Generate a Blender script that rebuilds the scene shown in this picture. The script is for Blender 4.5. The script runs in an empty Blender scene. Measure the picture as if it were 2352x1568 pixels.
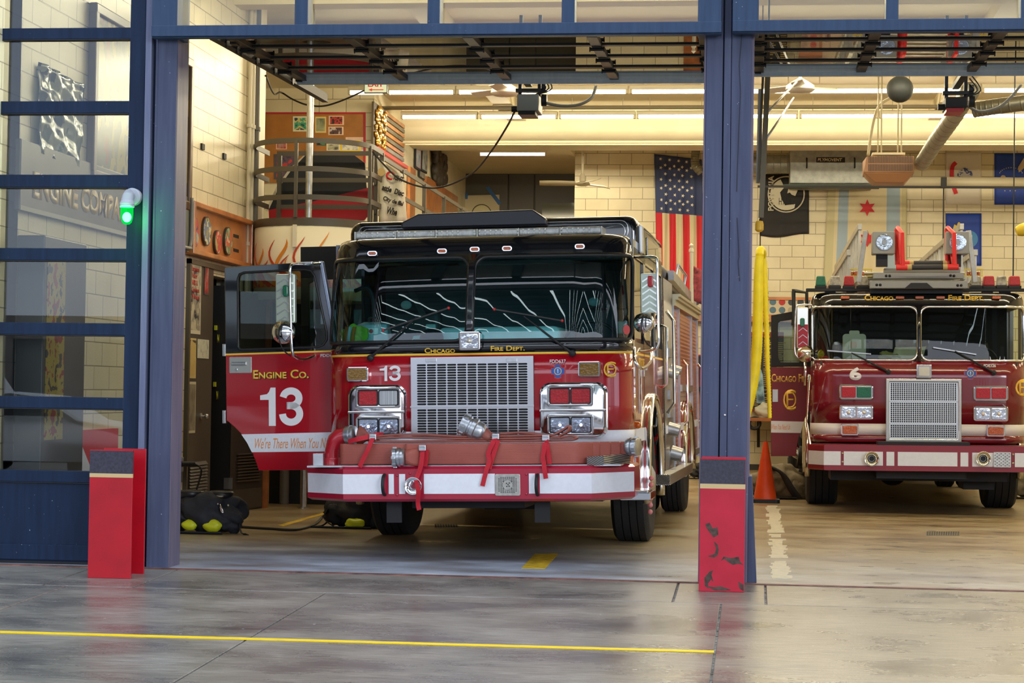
import bpy, bmesh, math, random
from mathutils import Vector, Matrix
random.seed(7)
S = bpy.context.scene
COL = S.collection
PI = math.pi
# ------------------------------------------------------------------ camera
FPX, HC = 4600.0, 1.33            # focal length in pixels of a 2352 wide frame, eye height over the bay floor
_dy = Vector((557, -121, -FPX)).normalized()
_dx = Vector((1, -0.0117, 0)); _dx.z = -(_dx.x*_dy.x+_dx.y*_dy.y)/_dy.z; _dx.normalize()
_dz = _dx.cross(_dy)
R3 = Matrix((_dx, _dy, _dz))
CO = Vector((0, 0, HC))
cam = bpy.data.cameras.new('camera'); camo = bpy.data.objects.new('camera', cam); COL.objects.link(camo)
cam.sensor_width = 36; cam.lens = 36*FPX/2352; cam.clip_start = .1; cam.clip_end = 400
camo.matrix_world = Matrix.Translation(CO) @ R3.to_4x4()
S.camera = camo
# ------------------------------------------------------------------ light
S.view_settings.view_transform = 'Standard'; S.view_settings.look = 'None'
S.view_settings.gamma = 1; S.view_settings.use_curve_mapping = False
S.view_settings.exposure = 0.5
W = bpy.data.worlds.new('overcast'); S.world = W; W.use_nodes = True
nt = W.node_tree; nt.nodes.clear()
out = nt.nodes.new('ShaderNodeOutputWorld'); bg = nt.nodes.new('ShaderNodeBackground')
tc = nt.nodes.new('ShaderNodeTexCoord'); nz = nt.nodes.new('ShaderNodeTexNoise'); cr = nt.nodes.new('ShaderNodeValToRGB')
nz.inputs['Scale'].default_value = 2.2; nz.inputs['Detail'].default_value = 5
cr.color_ramp.elements[0].position = .3; cr.color_ramp.elements[0].color = (.50, .60, .80, 1)
cr.color_ramp.elements[1].position = .72; cr.color_ramp.elements[1].color = (1.0, 1.03, 1.1, 1)
nt.links.new(tc.outputs['Generated'], nz.inputs['Vector']); nt.links.new(nz.outputs['Fac'], cr.inputs['Fac'])
nt.links.new(cr.outputs['Color'], bg.inputs['Color']); nt.links.new(bg.outputs[0], out.inputs[0])
bg.inputs['Strength'].default_value = 1.75
def area(name, loc, size, size_y, power, color, rot=(0, 0, 0)):
    l = bpy.data.lights.new(name, 'AREA'); l.shape = 'RECTANGLE'; l.size = size; l.size_y = size_y
    l.energy = power; l.color = color
    o = bpy.data.objects.new(name, l); o.location = loc; o.rotation_euler = rot; COL.objects.link(o); return o
sn_ = bpy.data.lights.new('front_fill_sun', 'SUN'); sn_.energy = .9; sn_.angle = .38; sn_.color = (.93, .96, 1.0)  # soft low sun added to brighten the vehicle fronts
so_ = bpy.data.objects.new('front_fill_sun', sn_); so_.rotation_euler = (math.radians(81), 0, math.radians(35)); COL.objects.link(so_)
WARM = (1.0, .86, .58)
# rows of strip lamps under the ceiling of the bays (the tubes themselves are built further down)
for yy, zz, pw in ((19.5, 5.24, 205), (24.0, 5.26, 195), (27.1, 5.32, 180), (29.95, 5.38, 200)):
    for tilt in (-1, 1): area('tube_light_row', (1.4, yy, zz), 13.5, .10, pw*.56, WARM, (tilt*.9, 0, 0))
area('room_tube', (-3.2, 34.4, 5.32), 1.3, .12, 26, WARM)
# ------------------------------------------------------------------ picture <-> place
def ray(px, py): return R3 @ Vector((px-1176, 784-py, -FPX))
def at(px, py, X=None, Y=None, Z=None):
    d = ray(px, py)
    if X is not None: t = (X-CO.x)/d.x
    elif Y is not None: t = (Y-CO.y)/d.y
    else: t = (Z-CO.z)/d.z
    return CO+d*t
AS = .027                                # fall of the apron towards the street
def ap(px, py):                          # a point on the apron
    d = ray(px, py); t = (-AS*14.2-HC)/(d.z-AS*d.y); return CO+d*t
class Frame:                             # a vehicle's own axes: x to the image right, y backwards, z up
    def __init__(s, loc, yaw, roll):
        s.m = Matrix.Translation(loc) @ Matrix.Rotation(yaw, 4, 'Z') @ Matrix.Rotation(roll, 4, 'Y'); s.i = s.m.inverted()
        s.o = s.i @ CO
    def d(s, px, py): return s.i.to_3x3() @ ray(px, py)
    def y(s, px, py, y): d = s.d(px, py); return s.o+d*((y-s.o.y)/d.y)
    def x(s, px, py, x): d = s.d(px, py); return s.o+d*((x-s.o.x)/d.x)
# ------------------------------------------------------------------ materials
MATS = {}
def mat(name, col, rough=.5, metal=0., emis=None, es=0., var=0., vs=6., bump=0., bs=30., coat=0., spec=.5, tr=0., alpha=1.):
    if name in MATS: return MATS[name]
    m = bpy.data.materials.new(name); m.use_nodes = True; n = m.node_tree; b = n.nodes['Principled BSDF']
    b.inputs['Base Color'].default_value = (*col, 1); b.inputs['Roughness'].default_value = rough
    b.inputs['Metallic'].default_value = metal; b.inputs['Specular IOR Level'].default_value = spec
    if coat: b.inputs['Coat Weight'].default_value = coat; b.inputs['Coat Roughness'].default_value = .04
    if emis: b.inputs['Emission Color'].default_value = (*emis, 1); b.inputs['Emission Strength'].default_value = es
    if tr: b.inputs['Transmission Weight'].default_value = tr
    if var or bump:
        t = n.nodes.new('ShaderNodeTexCoord'); z = n.nodes.new('ShaderNodeTexNoise'); z.inputs['Scale'].default_value = vs
        z.inputs['Detail'].default_value = 6; n.links.new(t.outputs['Object'], z.inputs['Vector'])
        if var:
            c = n.nodes.new('ShaderNodeValToRGB'); c.color_ramp.elements[0].position = .3; c.color_ramp.elements[1].position = .7
            c.color_ramp.elements[0].color = (*[max(0, v*(1-var)) for v in col], 1); c.color_ramp.elements[1].color = (*[min(1, v*(1+var)) for v in col], 1)
            n.links.new(z.outputs['Fac'], c.inputs['Fac']); n.links.new(c.outputs['Color'], b.inputs['Base Color'])
        if bump:
            z2 = n.nodes.new('ShaderNodeTexNoise'); z2.inputs['Scale'].default_value = bs; n.links.new(t.outputs['Object'], z2.inputs['Vector'])
            bb = n.nodes.new('ShaderNodeBump'); bb.inputs['Strength'].default_value = bump; bb.inputs['Distance'].default_value = .01
            n.links.new(z2.outputs['Fac'], bb.inputs['Height']); n.links.new(bb.outputs['Normal'], b.inputs['Normal'])
    MATS[name] = m; return m
def glass(name, tint=(.9, .95, 1), ior=1.5, rough=0., gl=1.):
    if name in MATS: return MATS[name]
    m = bpy.data.materials.new(name); m.use_nodes = True; n = m.node_tree; n.nodes.clear()
    o = n.nodes.new('ShaderNodeOutputMaterial'); mx = n.nodes.new('ShaderNodeMixShader'); f = n.nodes.new('ShaderNodeFresnel')
    t = n.nodes.new('ShaderNodeBsdfTransparent'); g = n.nodes.new('ShaderNodeBsdfGlossy')
    f.inputs['IOR'].default_value = ior; t.inputs['Color'].default_value = (*tint, 1); g.inputs['Roughness'].default_value = rough
    g.inputs['Color'].default_value = (gl, gl, gl, 1)
    n.links.new(f.outputs[0], mx.inputs[0]); n.links.new(t.outputs[0], mx.inputs[1]); n.links.new(g.outputs[0], mx.inputs[2]); n.links.new(mx.outputs[0], o.inputs[0])
    MATS[name] = m; return m
def nodes_of(name, rough=.5, **k):
    m = mat(name, (.5, .5, .5), rough, **k); n = m.node_tree
    return m, n, n.nodes['Principled BSDF'], n.nodes, n.links
def ramp(N, pts):
    c = N.new('ShaderNodeValToRGB'); e = c.color_ramp.elements
    while len(e) < len(pts): e.new(.5)
    for i, (p, col) in enumerate(pts): e[i].position = p; e[i].color = (*col, 1) if len(col) == 3 else col
    return c
def block_mat(name, axis, c1, c2, mortar, off=(0, 0), bw=.406, bh=.203):
    """painted concrete block, courses along `axis` ('x' or 'y')"""
    m, n, b, N, L = nodes_of(name, .38)
    t = N.new('ShaderNodeTexCoord'); s = N.new('ShaderNodeSeparateXYZ'); c = N.new('ShaderNodeCombineXYZ'); L.new(t.outputs['Object'], s.inputs[0])
    ax = N.new('ShaderNodeMath'); ax.operation = 'ADD'; ax.inputs[1].default_value = off[0]; L.new(s.outputs[axis.upper()], ax.inputs[0])
    az = N.new('ShaderNodeMath'); az.operation = 'ADD'; az.inputs[1].default_value = off[1]; L.new(s.outputs['Z'], az.inputs[0])
    L.new(ax.outputs[0], c.inputs[0]); L.new(az.outputs[0], c.inputs[1])
    br = N.new('ShaderNodeTexBrick'); br.inputs['Scale'].default_value = 1; br.inputs['Brick Width'].default_value = bw; br.inputs['Row Height'].default_value = bh
    br.inputs['Mortar Size'].default_value = .0055; br.inputs['Mortar Smooth'].default_value = .3
    br.inputs['Color1'].default_value = (*c1, 1); br.inputs['Color2'].default_value = (*c2, 1); br.inputs['Mortar'].default_value = (*mortar, 1)
    L.new(c.outputs[0], br.inputs['Vector'])
    z = N.new('ShaderNodeTexNoise'); z.inputs['Scale'].default_value = 2.5; z.inputs['Detail'].default_value = 6; L.new(t.outputs['Object'], z.inputs['Vector'])
    r = ramp(N, [(.3, (.86, .84, .78)), (.7, (1, 1, 1))]); L.new(z.outputs['Fac'], r.inputs[0])
    mx = N.new('ShaderNodeMixRGB'); mx.blend_type = 'MULTIPLY'; mx.inputs[0].default_value = .8; L.new(br.outputs['Color'], mx.inputs[1]); L.new(r.outputs[0], mx.inputs[2])
    L.new(mx.outputs[0], b.inputs['Base Color'])
    z2 = N.new('ShaderNodeTexNoise'); z2.inputs['Scale'].default_value = 55; L.new(t.outputs['Object'], z2.inputs['Vector'])
    sm = N.new('ShaderNodeMath'); sm.operation = 'MULTIPLY_ADD'; sm.inputs[1].default_value = -6; L.new(br.outputs['Fac'], sm.inputs[0]); L.new(z2.outputs['Fac'], sm.inputs[2])
    bp = N.new('ShaderNodeBump'); bp.inputs['Strength'].default_value = .35; bp.inputs['Distance'].default_value = .004
    L.new(sm.outputs[0], bp.inputs['Height']); L.new(bp.outputs[0], b.inputs['Normal'])
    return m
# ------------------------------------------------------------------ mesh builder
class MB:
    def __init__(s): s.b = bmesh.new(); s.mi = 0
    def face(s, vs):
        try: f = s.b.faces.new(vs); f.material_index = s.mi; return f
        except ValueError: return None
    def pts(s, ps): return [s.b.verts.new(p) for p in ps]
    def poly(s, ps): return s.face(s.pts(ps))
    def hexa(s, p):          # 8 points: bottom 0-3, top 4-7
        v = s.pts(p)
        for q in ((3, 2, 1, 0), (4, 5, 6, 7), (0, 1, 5, 4), (1, 2, 6, 5), (2, 3, 7, 6), (3, 0, 4, 7)): s.face([v[i] for i in q])
        return s
    def box(s, a, c, m=None):
        x0, y0, z0 = [min(a[i], c[i]) for i in range(3)]; x1, y1, z1 = [max(a[i], c[i]) for i in range(3)]
        p = [Vector(q) for q in ((x0, y0, z0), (x1, y0, z0), (x1, y1, z0), (x0, y1, z0), (x0, y0, z1), (x1, y0, z1), (x1, y1, z1), (x0, y1, z1))]
        if m is not None: p = [m @ q for q in p]
        return s.hexa(p)
    def cbox(s, c, d, m=None): return s.box([c[i]-d[i]/2 for i in range(3)], [c[i]+d[i]/2 for i in range(3)], m)
    def bar(s, p0, p1, w, h, up=(0, 0, 1)):      # rectangular bar from p0 to p1, w sideways, h along up
        p0 = Vector(p0); p1 = Vector(p1); d = (p1-p0).normalized(); up = Vector(up)
        if abs(d.dot(up)) > .98: up = Vector((0, 1, 0))
        x = d.cross(up).normalized()*w/2; z = x.normalized().cross(d).normalized()*h/2
        return s.hexa([p0-x-z, p0+x-z, p1+x-z, p1-x-z, p0-x+z, p0+x+z, p1+x+z, p1-x+z])
    def loft(s, rings, cap=True, closed=True):
        R = [s.pts(r) for r in rings]; n = len(R[0])
        for a, c in zip(R, R[1:]):
            for i in range(n if closed else n-1): s.face([a[i], a[(i+1) % n], c[(i+1) % n], c[i]])
        if cap and closed: s.face(R[0][::-1]); s.face(R[-1])
        return s
    def tube(s, P, r, n=10, cap=True, closed=False):
        P = [Vector(p) for p in P]; rr = r if isinstance(r, (list, tuple)) else [r]*len(P); rings = []; x = None
        for i, p in enumerate(P):
            a = P[i-1] if i else (P[-1] if closed else P[0]); c = P[(i+1) % len(P)] if (i < len(P)-1 or closed) else P[-1]
            d = (c-a); d = d.normalized() if d.length > 1e-9 else Vector((0, 0, 1))
            if x is None: x = d.orthogonal().normalized()
            x = (x-d*x.dot(d)); x = x.normalized() if x.length > 1e-6 else d.orthogonal().normalized()
            y = d.cross(x)
            rings.append([p+(x*math.cos(2*PI*k/n)+y*math.sin(2*PI*k/n))*rr[i] for k in range(n)])
        if closed: rings.append(rings[0]); cap = False
        return s.loft(rings, cap)
    def cyl(s, p0, p1, r0, r1=None, n=20): return s.tube([p0, p1], [r0, r0 if r1 is None else r1], n)
    def lathe(s, c, prof, axis='z', n=28):       # prof: (radius, height) along axis
        c = Vector(c); A = {'z': (Vector((1, 0, 0)), Vector((0, 1, 0)), Vector((0, 0, 1))), 'y': (Vector((1, 0, 0)), Vector((0, 0, 1)), Vector((0, -1, 0))),
                            'x': (Vector((0, 1, 0)), Vector((0, 0, 1)), Vector((1, 0, 0)))}[axis] if isinstance(axis, str) else None
        if A is None:
            w = Vector(axis).normalized(); u = w.orthogonal().normalized(); A = (u, w.cross(u), w)
        return s.loft([[c+A[0]*r*math.cos(2*PI*k/n)+A[1]*r*math.sin(2*PI*k/n)+A[2]*h for k in range(n)] for r, h in prof])
    def prism(s, P, d):                          # polygon of 3D points pushed by vector d
        P = [Vector(p) for p in P]; d = Vector(d); return s.loft([P, [p+d for p in P]])
    def ring(s, P, Q, d):                        # flat ring between loops P (outer) and Q (inner) pushed by d
        P = [Vector(p) for p in P]; Q = [Vector(p) for p in Q]; d = Vector(d); n = len(P)
        a, c, e, g = s.pts(P), s.pts(Q), s.pts([p+d for p in P]), s.pts([p+d for p in Q])
        for i in range(n):
            j = (i+1) % n
            s.face([a[i], a[j], c[j], c[i]]); s.face([e[i], g[i], g[j], e[j]]); s.face([a[i], e[i], e[j], a[j]]); s.face([c[i], c[j], g[j], g[i]])
        return s
    def grid(s, G):                              # open sheet from a table of points
        V = [s.pts(r) for r in G]
        for a, c in zip(V, V[1:]):
            for i in range(len(a)-1): s.face([a[i], a[i+1], c[i+1], c[i]])
        return s
    def sweep(s, P, prof, bn=(0, 0, 1), cap=True):    # profile (u along the side normal, v along bn) swept along P
        P = [Vector(p) for p in P]; bn = Vector(bn); R = []
        for i, p in enumerate(P):
            d = (P[min(i+1, len(P)-1)]-P[max(i-1, 0)]).normalized(); sd = d.cross(bn)
            sd = sd.normalized() if sd.length > 1e-6 else Vector((1, 0, 0)); q = prof(i/(len(P)-1)) if callable(prof) else prof
            R.append([p+sd*u+bn*v for u, v in q])
        return s.loft(R, cap)
    def sphere(s, c, r, sc=(1, 1, 1), u=20, v=12):
        m = Matrix.Translation(Vector(c)) @ Matrix.Diagonal((r*sc[0], r*sc[1], r*sc[2], 1))
        f0 = len(s.b.faces); bmesh.ops.create_uvsphere(s.b, u_segments=u, v_segments=v, radius=1, matrix=m)
        s.b.faces.ensure_lookup_table()
        for f in s.b.faces[f0:]: f.material_index = s.mi
        return s
    def build(s, name, mats, parent=None, smooth=False, bevel=0, seg=2, solid=0, sub=0, fix=True, split=False):
        if split:                                # every separate piece becomes an object of its own
            left = set(s.b.faces); out = []
            while left:
                st = [left.pop()]; isl = list(st)
                while st:
                    f = st.pop()
                    for v in f.verts:
                        for g in v.link_faces:
                            if g in left: left.discard(g); st.append(g); isl.append(g)
                m = MB(); mp = {}
                for f in sorted(isl, key=lambda f: f.index):
                    for v in f.verts:
                        if v not in mp: mp[v] = m.b.verts.new(v.co)
                    m.mi = f.material_index; m.face([mp[v] for v in f.verts])
                out.append(m)
            out.sort(key=lambda m: tuple(round(q, 4) for q in next(iter(m.b.verts)).co))
            s.b.free(); r = [m.build(name, mats, parent, smooth, bevel, seg, solid, sub, fix) for m in out]; return r[0]
        if fix: bmesh.ops.recalc_face_normals(s.b, faces=s.b.faces)
        me = bpy.data.meshes.new(name); s.b.to_mesh(me); s.b.free()
        for m in (mats if isinstance(mats, (list, tuple)) else [mats]): me.materials.append(m)
        if smooth:
            for p in me.polygons: p.use_smooth = True
        o = bpy.data.objects.new(name, me); COL.objects.link(o)
        if parent is not None: o.parent = parent
        if solid: md = o.modifiers.new('thick', 'SOLIDIFY'); md.thickness = solid; md.offset = 0
        if bevel: md = o.modifiers.new('edge', 'BEVEL'); md.width = bevel; md.segments = seg; md.limit_method = 'ANGLE'; md.angle_limit = .6; md.harden_normals = False
        if sub: md = o.modifiers.new('sub', 'SUBSURF'); md.levels = sub; md.render_levels = sub
        if smooth == 'auto':
            try: me.set_sharp_from_angle(angle=.7)
            except Exception: pass
        return o
def rrect(w, h, r, n=5):             # rounded rectangle outline, centred, ccw
    r = min(r, w/2-1e-5, h/2-1e-5); o = []
    for cx, cz, a0 in ((w/2-r, h/2-r, 0), (-w/2+r, h/2-r, PI/2), (-w/2+r, -h/2+r, PI), (w/2-r, -h/2+r, 1.5*PI)):
        for k in range(n+1): a = a0+PI/2*k/n; o.append((cx+r*math.cos(a), cz+r*math.sin(a)))
    return o
def panel(mb, c, w, h, r, y0, y1, n=5):          # rounded slab facing -y at centre c=(x,z)
    P = [Vector((c[0]+x, y0, c[1]+z)) for x, z in rrect(w, h, r, n)]; return mb.prism(P, (0, y1-y0, 0))
def tag(o, label=None, cat=None, group=None, kind=None):
    if label: o['label'] = label
    if cat: o['category'] = cat
    if group: o['group'] = group
    if kind: o['kind'] = kind
    return o
def thing(name, label, cat, loc=(0, 0, 0), group=None, m=None):
    o = bpy.data.objects.new(name, None); COL.objects.link(o); o.empty_display_size = .1
    if m is not None: o.matrix_world = m
    else: o.location = loc
    return tag(o, label, cat, group)
def struct(o): o['kind'] = 'structure'; return o
def text(body, mats, parent=None, name='lettering', w=None, h=None, bold=0., shear=0., caps=None, m=None, ext=.001, spacing=1., align='l'):
    """letters as a mesh lying in local xz facing -y, scaled to w x h, left-bottom at the origin of m"""
    c = bpy.data.curves.new(name, 'FONT'); c.body = ''.join(q.lower() if caps and i in caps else q for i, q in enumerate(body)); c.offset = bold; c.shear = shear; c.space_character = spacing; c.extrude = 0
    c.resolution_u = 4
    if caps:
        c.small_caps_scale = .74
        for i in caps: c.body_format[i].use_small_caps = True
    t = bpy.data.objects.new('tmp', c); COL.objects.link(t); dg = bpy.context.evaluated_depsgraph_get(); dg.update()
    me = bpy.data.meshes.new_from_object(t.evaluated_get(dg)); bpy.data.objects.remove(t); bpy.data.curves.remove(c)
    xs = [v.co.x for v in me.vertices]; ys = [v.co.y for v in me.vertices]
    x0, x1, y0, y1 = min(xs), max(xs), min(ys), max(ys)
    sy = (h/(y1-y0)) if h else None; sx = (w/(x1-x0)) if w else sy; sy = sy or sx
    for v in me.vertices:
        x, y = (v.co.x-x0)*sx, (v.co.y-y0)*sy
        if align == 'c': x -= (x1-x0)*sx/2; y -= (y1-y0)*sy/2
        v.co = (x, 0, y)
    b = bmesh.new(); b.from_mesh(me); g = bmesh.ops.extrude_face_region(b, geom=b.faces[:])
    bmesh.ops.translate(b, vec=(0, -ext, 0), verts=[v for v in g['geom'] if isinstance(v, bmesh.types.BMVert)])
    bmesh.ops.recalc_face_normals(b, faces=b.faces[:]); b.to_mesh(me); b.free()
    me.materials.clear(); me.materials.append(mats)
    if m is not None: me.transform(m)
    o = bpy.data.objects.new(name, me); COL.objects.link(o)
    if parent is not None: o.parent = parent
    return o
def copy_tree(o, parent=None):
    c = o.copy(); COL.objects.link(c)
    if parent is not None: c.parent = parent
    for ch in list(o.children): copy_tree(ch, c)
    return c
def plane_m(p, xdir, up=(0, 0, 1)):       # matrix whose x runs along xdir, z along up, -y towards the viewer
    x = Vector(xdir).normalized(); z = Vector(up).normalized(); y = z.cross(x).normalized(); z = x.cross(y)
    m = Matrix((x, y, z)).transposed().to_4x4(); m.translation = Vector(p); return m

def thirteen(parent, c0, w, h, y, m_, name='numeral', th=.0012):
    """bold 13, bottom left at c0=(x, z)"""
    b = MB(); x, z = c0; s = .185*h; a = x+w*.36
    b.prism([(a-s, y, z), (a, y, z), (a, y, z+h), (a-s*.72, y, z+h), (a-s*.95, y, z+h*.89), (a-s*1.25, y, z+h*.83), (a-w*.36, y, z+h*.80), (a-w*.36, y, z+h*.68), (a-s, y, z+h*.68)], (0, -th, 0))
    o = b.build(name, m_, parent); cx = x+w*.72; rx = w*.28-s/2; P = []
    for k in range(13): t = math.radians(172-262*k/12); P.append((cx+rx*.93*math.cos(t), y-th/2, z+h*.716+h*.191*math.sin(t)))
    P.append((cx-w*.10, y-th/2, z+h*.525)); Q = [(cx-w*.10, y-th/2, z+h*.525)]
    for k in range(14): t = math.radians(90-270*k/13); Q.append((cx+rx*math.cos(t), y-th/2, z+h*.309+h*.216*math.sin(t)))
    for R in (P, Q): b = MB(); b.sweep(smoothpath(R, 3), [(-s/2, -th/2), (s/2, -th/2), (s/2, th/2), (-s/2, th/2)], bn=(0, 1, 0)); b.build(name, m_, parent)
    return o
def smoothpath(P, n=6):              # Catmull-Rom through the points
    P = [Vector(p) for p in P]; o = []
    for i in range(len(P)-1):
        a, b, c, d = P[max(i-1, 0)], P[i], P[i+1], P[min(i+2, len(P)-1)]
        for k in range(n):
            t = k/n; o.append(.5*((2*b)+(c-a)*t+(2*a-5*b+4*c-d)*t*t+(3*b-a-3*c+d)*t**3))
    return o+[P[-1]]
# ------------------------------------------------------------------ shared materials
CHROME = mat('chrome', (.82, .83, .85), .08, 1.)
STEEL = mat('brushed_steel', (.62, .62, .60), .32, 1., var=.1, vs=20)
ALU = mat('aluminium', (.55, .56, .58), .38, 1., var=.15, vs=12)
GREYM = mat('grey_metal_paint', (.28, .29, .29), .45, .3)
BLACKP = mat('black_gloss_paint', (.006, .007, .010), .12, 0, coat=1.)
BLACKM = mat('matt_black', (.012, .012, .014), .6)
RUBBER = mat('tyre_rubber', (.014, .015, .018), .72, bump=.3, bs=60)
DARKM = mat('dark_metal', (.03, .03, .032), .5, .6)
REDP = mat('engine_red', (.42, .003, .012), .18, 0, coat=1.)
REDT = mat('truck_red', (.19, .005, .014), .2, 0, coat=1.)
WHITEP = mat('white_reflective', (.78, .80, .86), .45, var=.03, vs=40)
GOLD = mat('gold_leaf', (1.0, .62, .07), .4)
WHITEL = mat('white_letter', (.86, .86, .88), .4)
BLUEF = None
def blue_steel(name, a, b, sc=3.):
    m, n, p, N, L = nodes_of(name, .45, spec=.22)
    t = N.new('ShaderNodeTexCoord'); mp = N.new('ShaderNodeMapping'); mp.inputs['Scale'].default_value = (9, 9, .7); L.new(t.outputs['Object'], mp.inputs[0])
    z = N.new('ShaderNodeTexNoise'); z.inputs['Scale'].default_value = sc; z.inputs['Detail'].default_value = 7; L.new(mp.outputs[0], z.inputs['Vector'])
    r = ramp(N, [(.3, a), (.72, b)]); L.new(z.outputs['Fac'], r.inputs[0])
    v = N.new('ShaderNodeTexNoise'); v.inputs['Scale'].default_value = 55; v.inputs['Detail'].default_value = 2; L.new(t.outputs['Object'], v.inputs['Vector'])
    r2 = ramp(N, [(.755, (0, 0, 0)), (.775, (1, 1, 1))]); L.new(v.outputs['Fac'], r2.inputs[0])
    mx = N.new('ShaderNodeMixRGB'); mx.inputs[2].default_value = (.45, .47, .52, 1); L.new(r2.outputs[0], mx.inputs[0]); L.new(r.outputs[0], mx.inputs[1])
    L.new(mx.outputs[0], p.inputs['Base Color']); return m
BLUE = blue_steel('blue_grey_steel', (.056, .067, .124), (.082, .097, .166))
BLUED = blue_steel('navy_steel', (.006, .016, .045), (.011, .027, .070))
BLUEH = blue_steel('header_blue', (.029, .055, .112), (.045, .077, .145))
DOORF = mat('door_frame_dark', (.020, .022, .026), .42, .3)
PANE = glass('door_glass', (.90, .92, .90), 1.45)
PANE2 = glass('closed_door_glass', (.84, .87, .85), 1.52)
# ------------------------------------------------------------------ the building
XL, YF, YB = -5.6, 14.3, 35.5
XR = 9.5
ZC = 5.75
CREAM1, CREAM2, MORT = (.80, .73, .52), (.77, .70, .49), (.30, .25, .15)
def fine_streaks(p, N, L, t, lo, hi):
    mp = N.new('ShaderNodeMapping'); mp.inputs['Scale'].default_value = (2.2, 13, 1); L.new(t.outputs['Object'], mp.inputs[0])
    z = N.new('ShaderNodeTexNoise'); z.inputs['Scale'].default_value = 2.4; z.inputs['Detail'].default_value = 8; z.inputs['Roughness'].default_value = .7; L.new(mp.outputs[0], z.inputs['Vector'])
    r = ramp(N, [(.36, (lo,)*3), (.62, (hi,)*3)]); L.new(z.outputs['Fac'], r.inputs[0])
    g = N.new('ShaderNodeTexNoise'); g.inputs['Scale'].default_value = 130; L.new(t.outputs['Object'], g.inputs['Vector']); rg = ramp(N, [(.3, (.82,)*3), (.7, (1.12,)*3)]); L.new(g.outputs['Fac'], rg.inputs[0])
    old = p.inputs['Base Color'].links[0].from_socket
    for c in (r, rg):
        m = N.new('ShaderNodeMixRGB'); m.blend_type = 'MULTIPLY'; m.inputs[0].default_value = 1; L.new(old, m.inputs[1]); L.new(c.outputs[0], m.inputs[2]); old = m.outputs[0]
    L.new(old, p.inputs['Base Color'])
# --- bay floor
m_floor, n, p, N, L = nodes_of('bay_floor_paint', .3)
t = N.new('ShaderNodeTexCoord'); s = N.new('ShaderNodeSeparateXYZ'); L.new(t.outputs['Object'], s.inputs[0])
mp = N.new('ShaderNodeMapping'); mp.inputs['Scale'].default_value = (.7, 1.25, 1); L.new(t.outputs['Object'], mp.inputs[0])
z = N.new('ShaderNodeTexNoise'); z.inputs['Scale'].default_value = 1.3; z.inputs['Detail'].default_value = 9; z.inputs['Roughness'].default_value = .62; L.new(mp.outputs[0], z.inputs['Vector'])
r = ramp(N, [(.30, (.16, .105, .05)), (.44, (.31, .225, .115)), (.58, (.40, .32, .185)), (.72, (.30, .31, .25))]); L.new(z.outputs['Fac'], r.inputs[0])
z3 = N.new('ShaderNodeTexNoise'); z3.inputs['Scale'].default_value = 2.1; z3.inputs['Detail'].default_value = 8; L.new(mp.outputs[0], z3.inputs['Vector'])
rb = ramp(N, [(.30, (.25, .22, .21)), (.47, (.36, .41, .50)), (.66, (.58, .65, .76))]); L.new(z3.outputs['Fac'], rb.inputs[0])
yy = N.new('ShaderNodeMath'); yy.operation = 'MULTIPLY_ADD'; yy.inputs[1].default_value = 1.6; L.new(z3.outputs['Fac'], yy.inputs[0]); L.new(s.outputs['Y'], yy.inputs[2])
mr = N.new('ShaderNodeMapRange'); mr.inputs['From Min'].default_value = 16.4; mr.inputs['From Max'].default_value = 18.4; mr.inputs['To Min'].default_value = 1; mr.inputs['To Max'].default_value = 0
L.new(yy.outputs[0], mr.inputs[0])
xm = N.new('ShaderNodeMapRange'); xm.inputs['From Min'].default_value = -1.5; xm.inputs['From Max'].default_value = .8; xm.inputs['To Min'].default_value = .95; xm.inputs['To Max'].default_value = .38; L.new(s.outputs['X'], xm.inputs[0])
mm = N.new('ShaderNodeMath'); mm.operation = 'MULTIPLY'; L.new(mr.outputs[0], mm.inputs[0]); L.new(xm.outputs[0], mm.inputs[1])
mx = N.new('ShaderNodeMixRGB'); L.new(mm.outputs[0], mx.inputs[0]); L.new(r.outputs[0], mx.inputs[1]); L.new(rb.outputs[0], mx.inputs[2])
# worn dark patches in the right bay
mp2 = N.new('ShaderNodeMapping'); mp2.inputs['Scale'].default_value = (1.0, 1.9, 1); L.new(t.outputs['Object'], mp2.inputs[0])
z4 = N.new('ShaderNodeTexNoise'); z4.inputs['Scale'].default_value = 2.6; z4.inputs['Detail'].default_value = 8; z4.inputs['Roughness'].default_value = .6; L.new(mp2.outputs[0], z4.inputs['Vector'])
r4 = ramp(N, [(.61, (0, 0, 0)), (.625, (1, 1, 1))]); L.new(z4.outputs['Fac'], r4.inputs[0])
ym = N.new('ShaderNodeMapRange'); ym.inputs['From Min'].default_value = .3; ym.inputs['From Max'].default_value = .9; L.new(s.outputs['X'], ym.inputs[0])
m4 = N.new('ShaderNodeMath'); m4.operation = 'MULTIPLY'; L.new(r4.outputs[0], m4.inputs[0]); L.new(ym.outputs[0], m4.inputs[1])
mx2 = N.new('ShaderNodeMixRGB'); mx2.inputs[2].default_value = (.065, .042, .028, 1); L.new(m4.outputs[0], mx2.inputs[0]); L.new(mx.outputs[0], mx2.inputs[1])
L.new(mx2.outputs[0], p.inputs['Base Color'])
rr = ramp(N, [(.3, (.27, .27, .27)), (.7, (.50, .50, .50))]); L.new(z.outputs['Fac'], rr.inputs[0]); L.new(rr.outputs[0], p.inputs['Roughness'])
fine_streaks(p, N, L, t, .70, 1.1)
b = MB(); b.box((XL-3.5, YF-.12, -.3), (XR, 39.2, 0)); struct(b.build('floor', m_floor))
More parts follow.
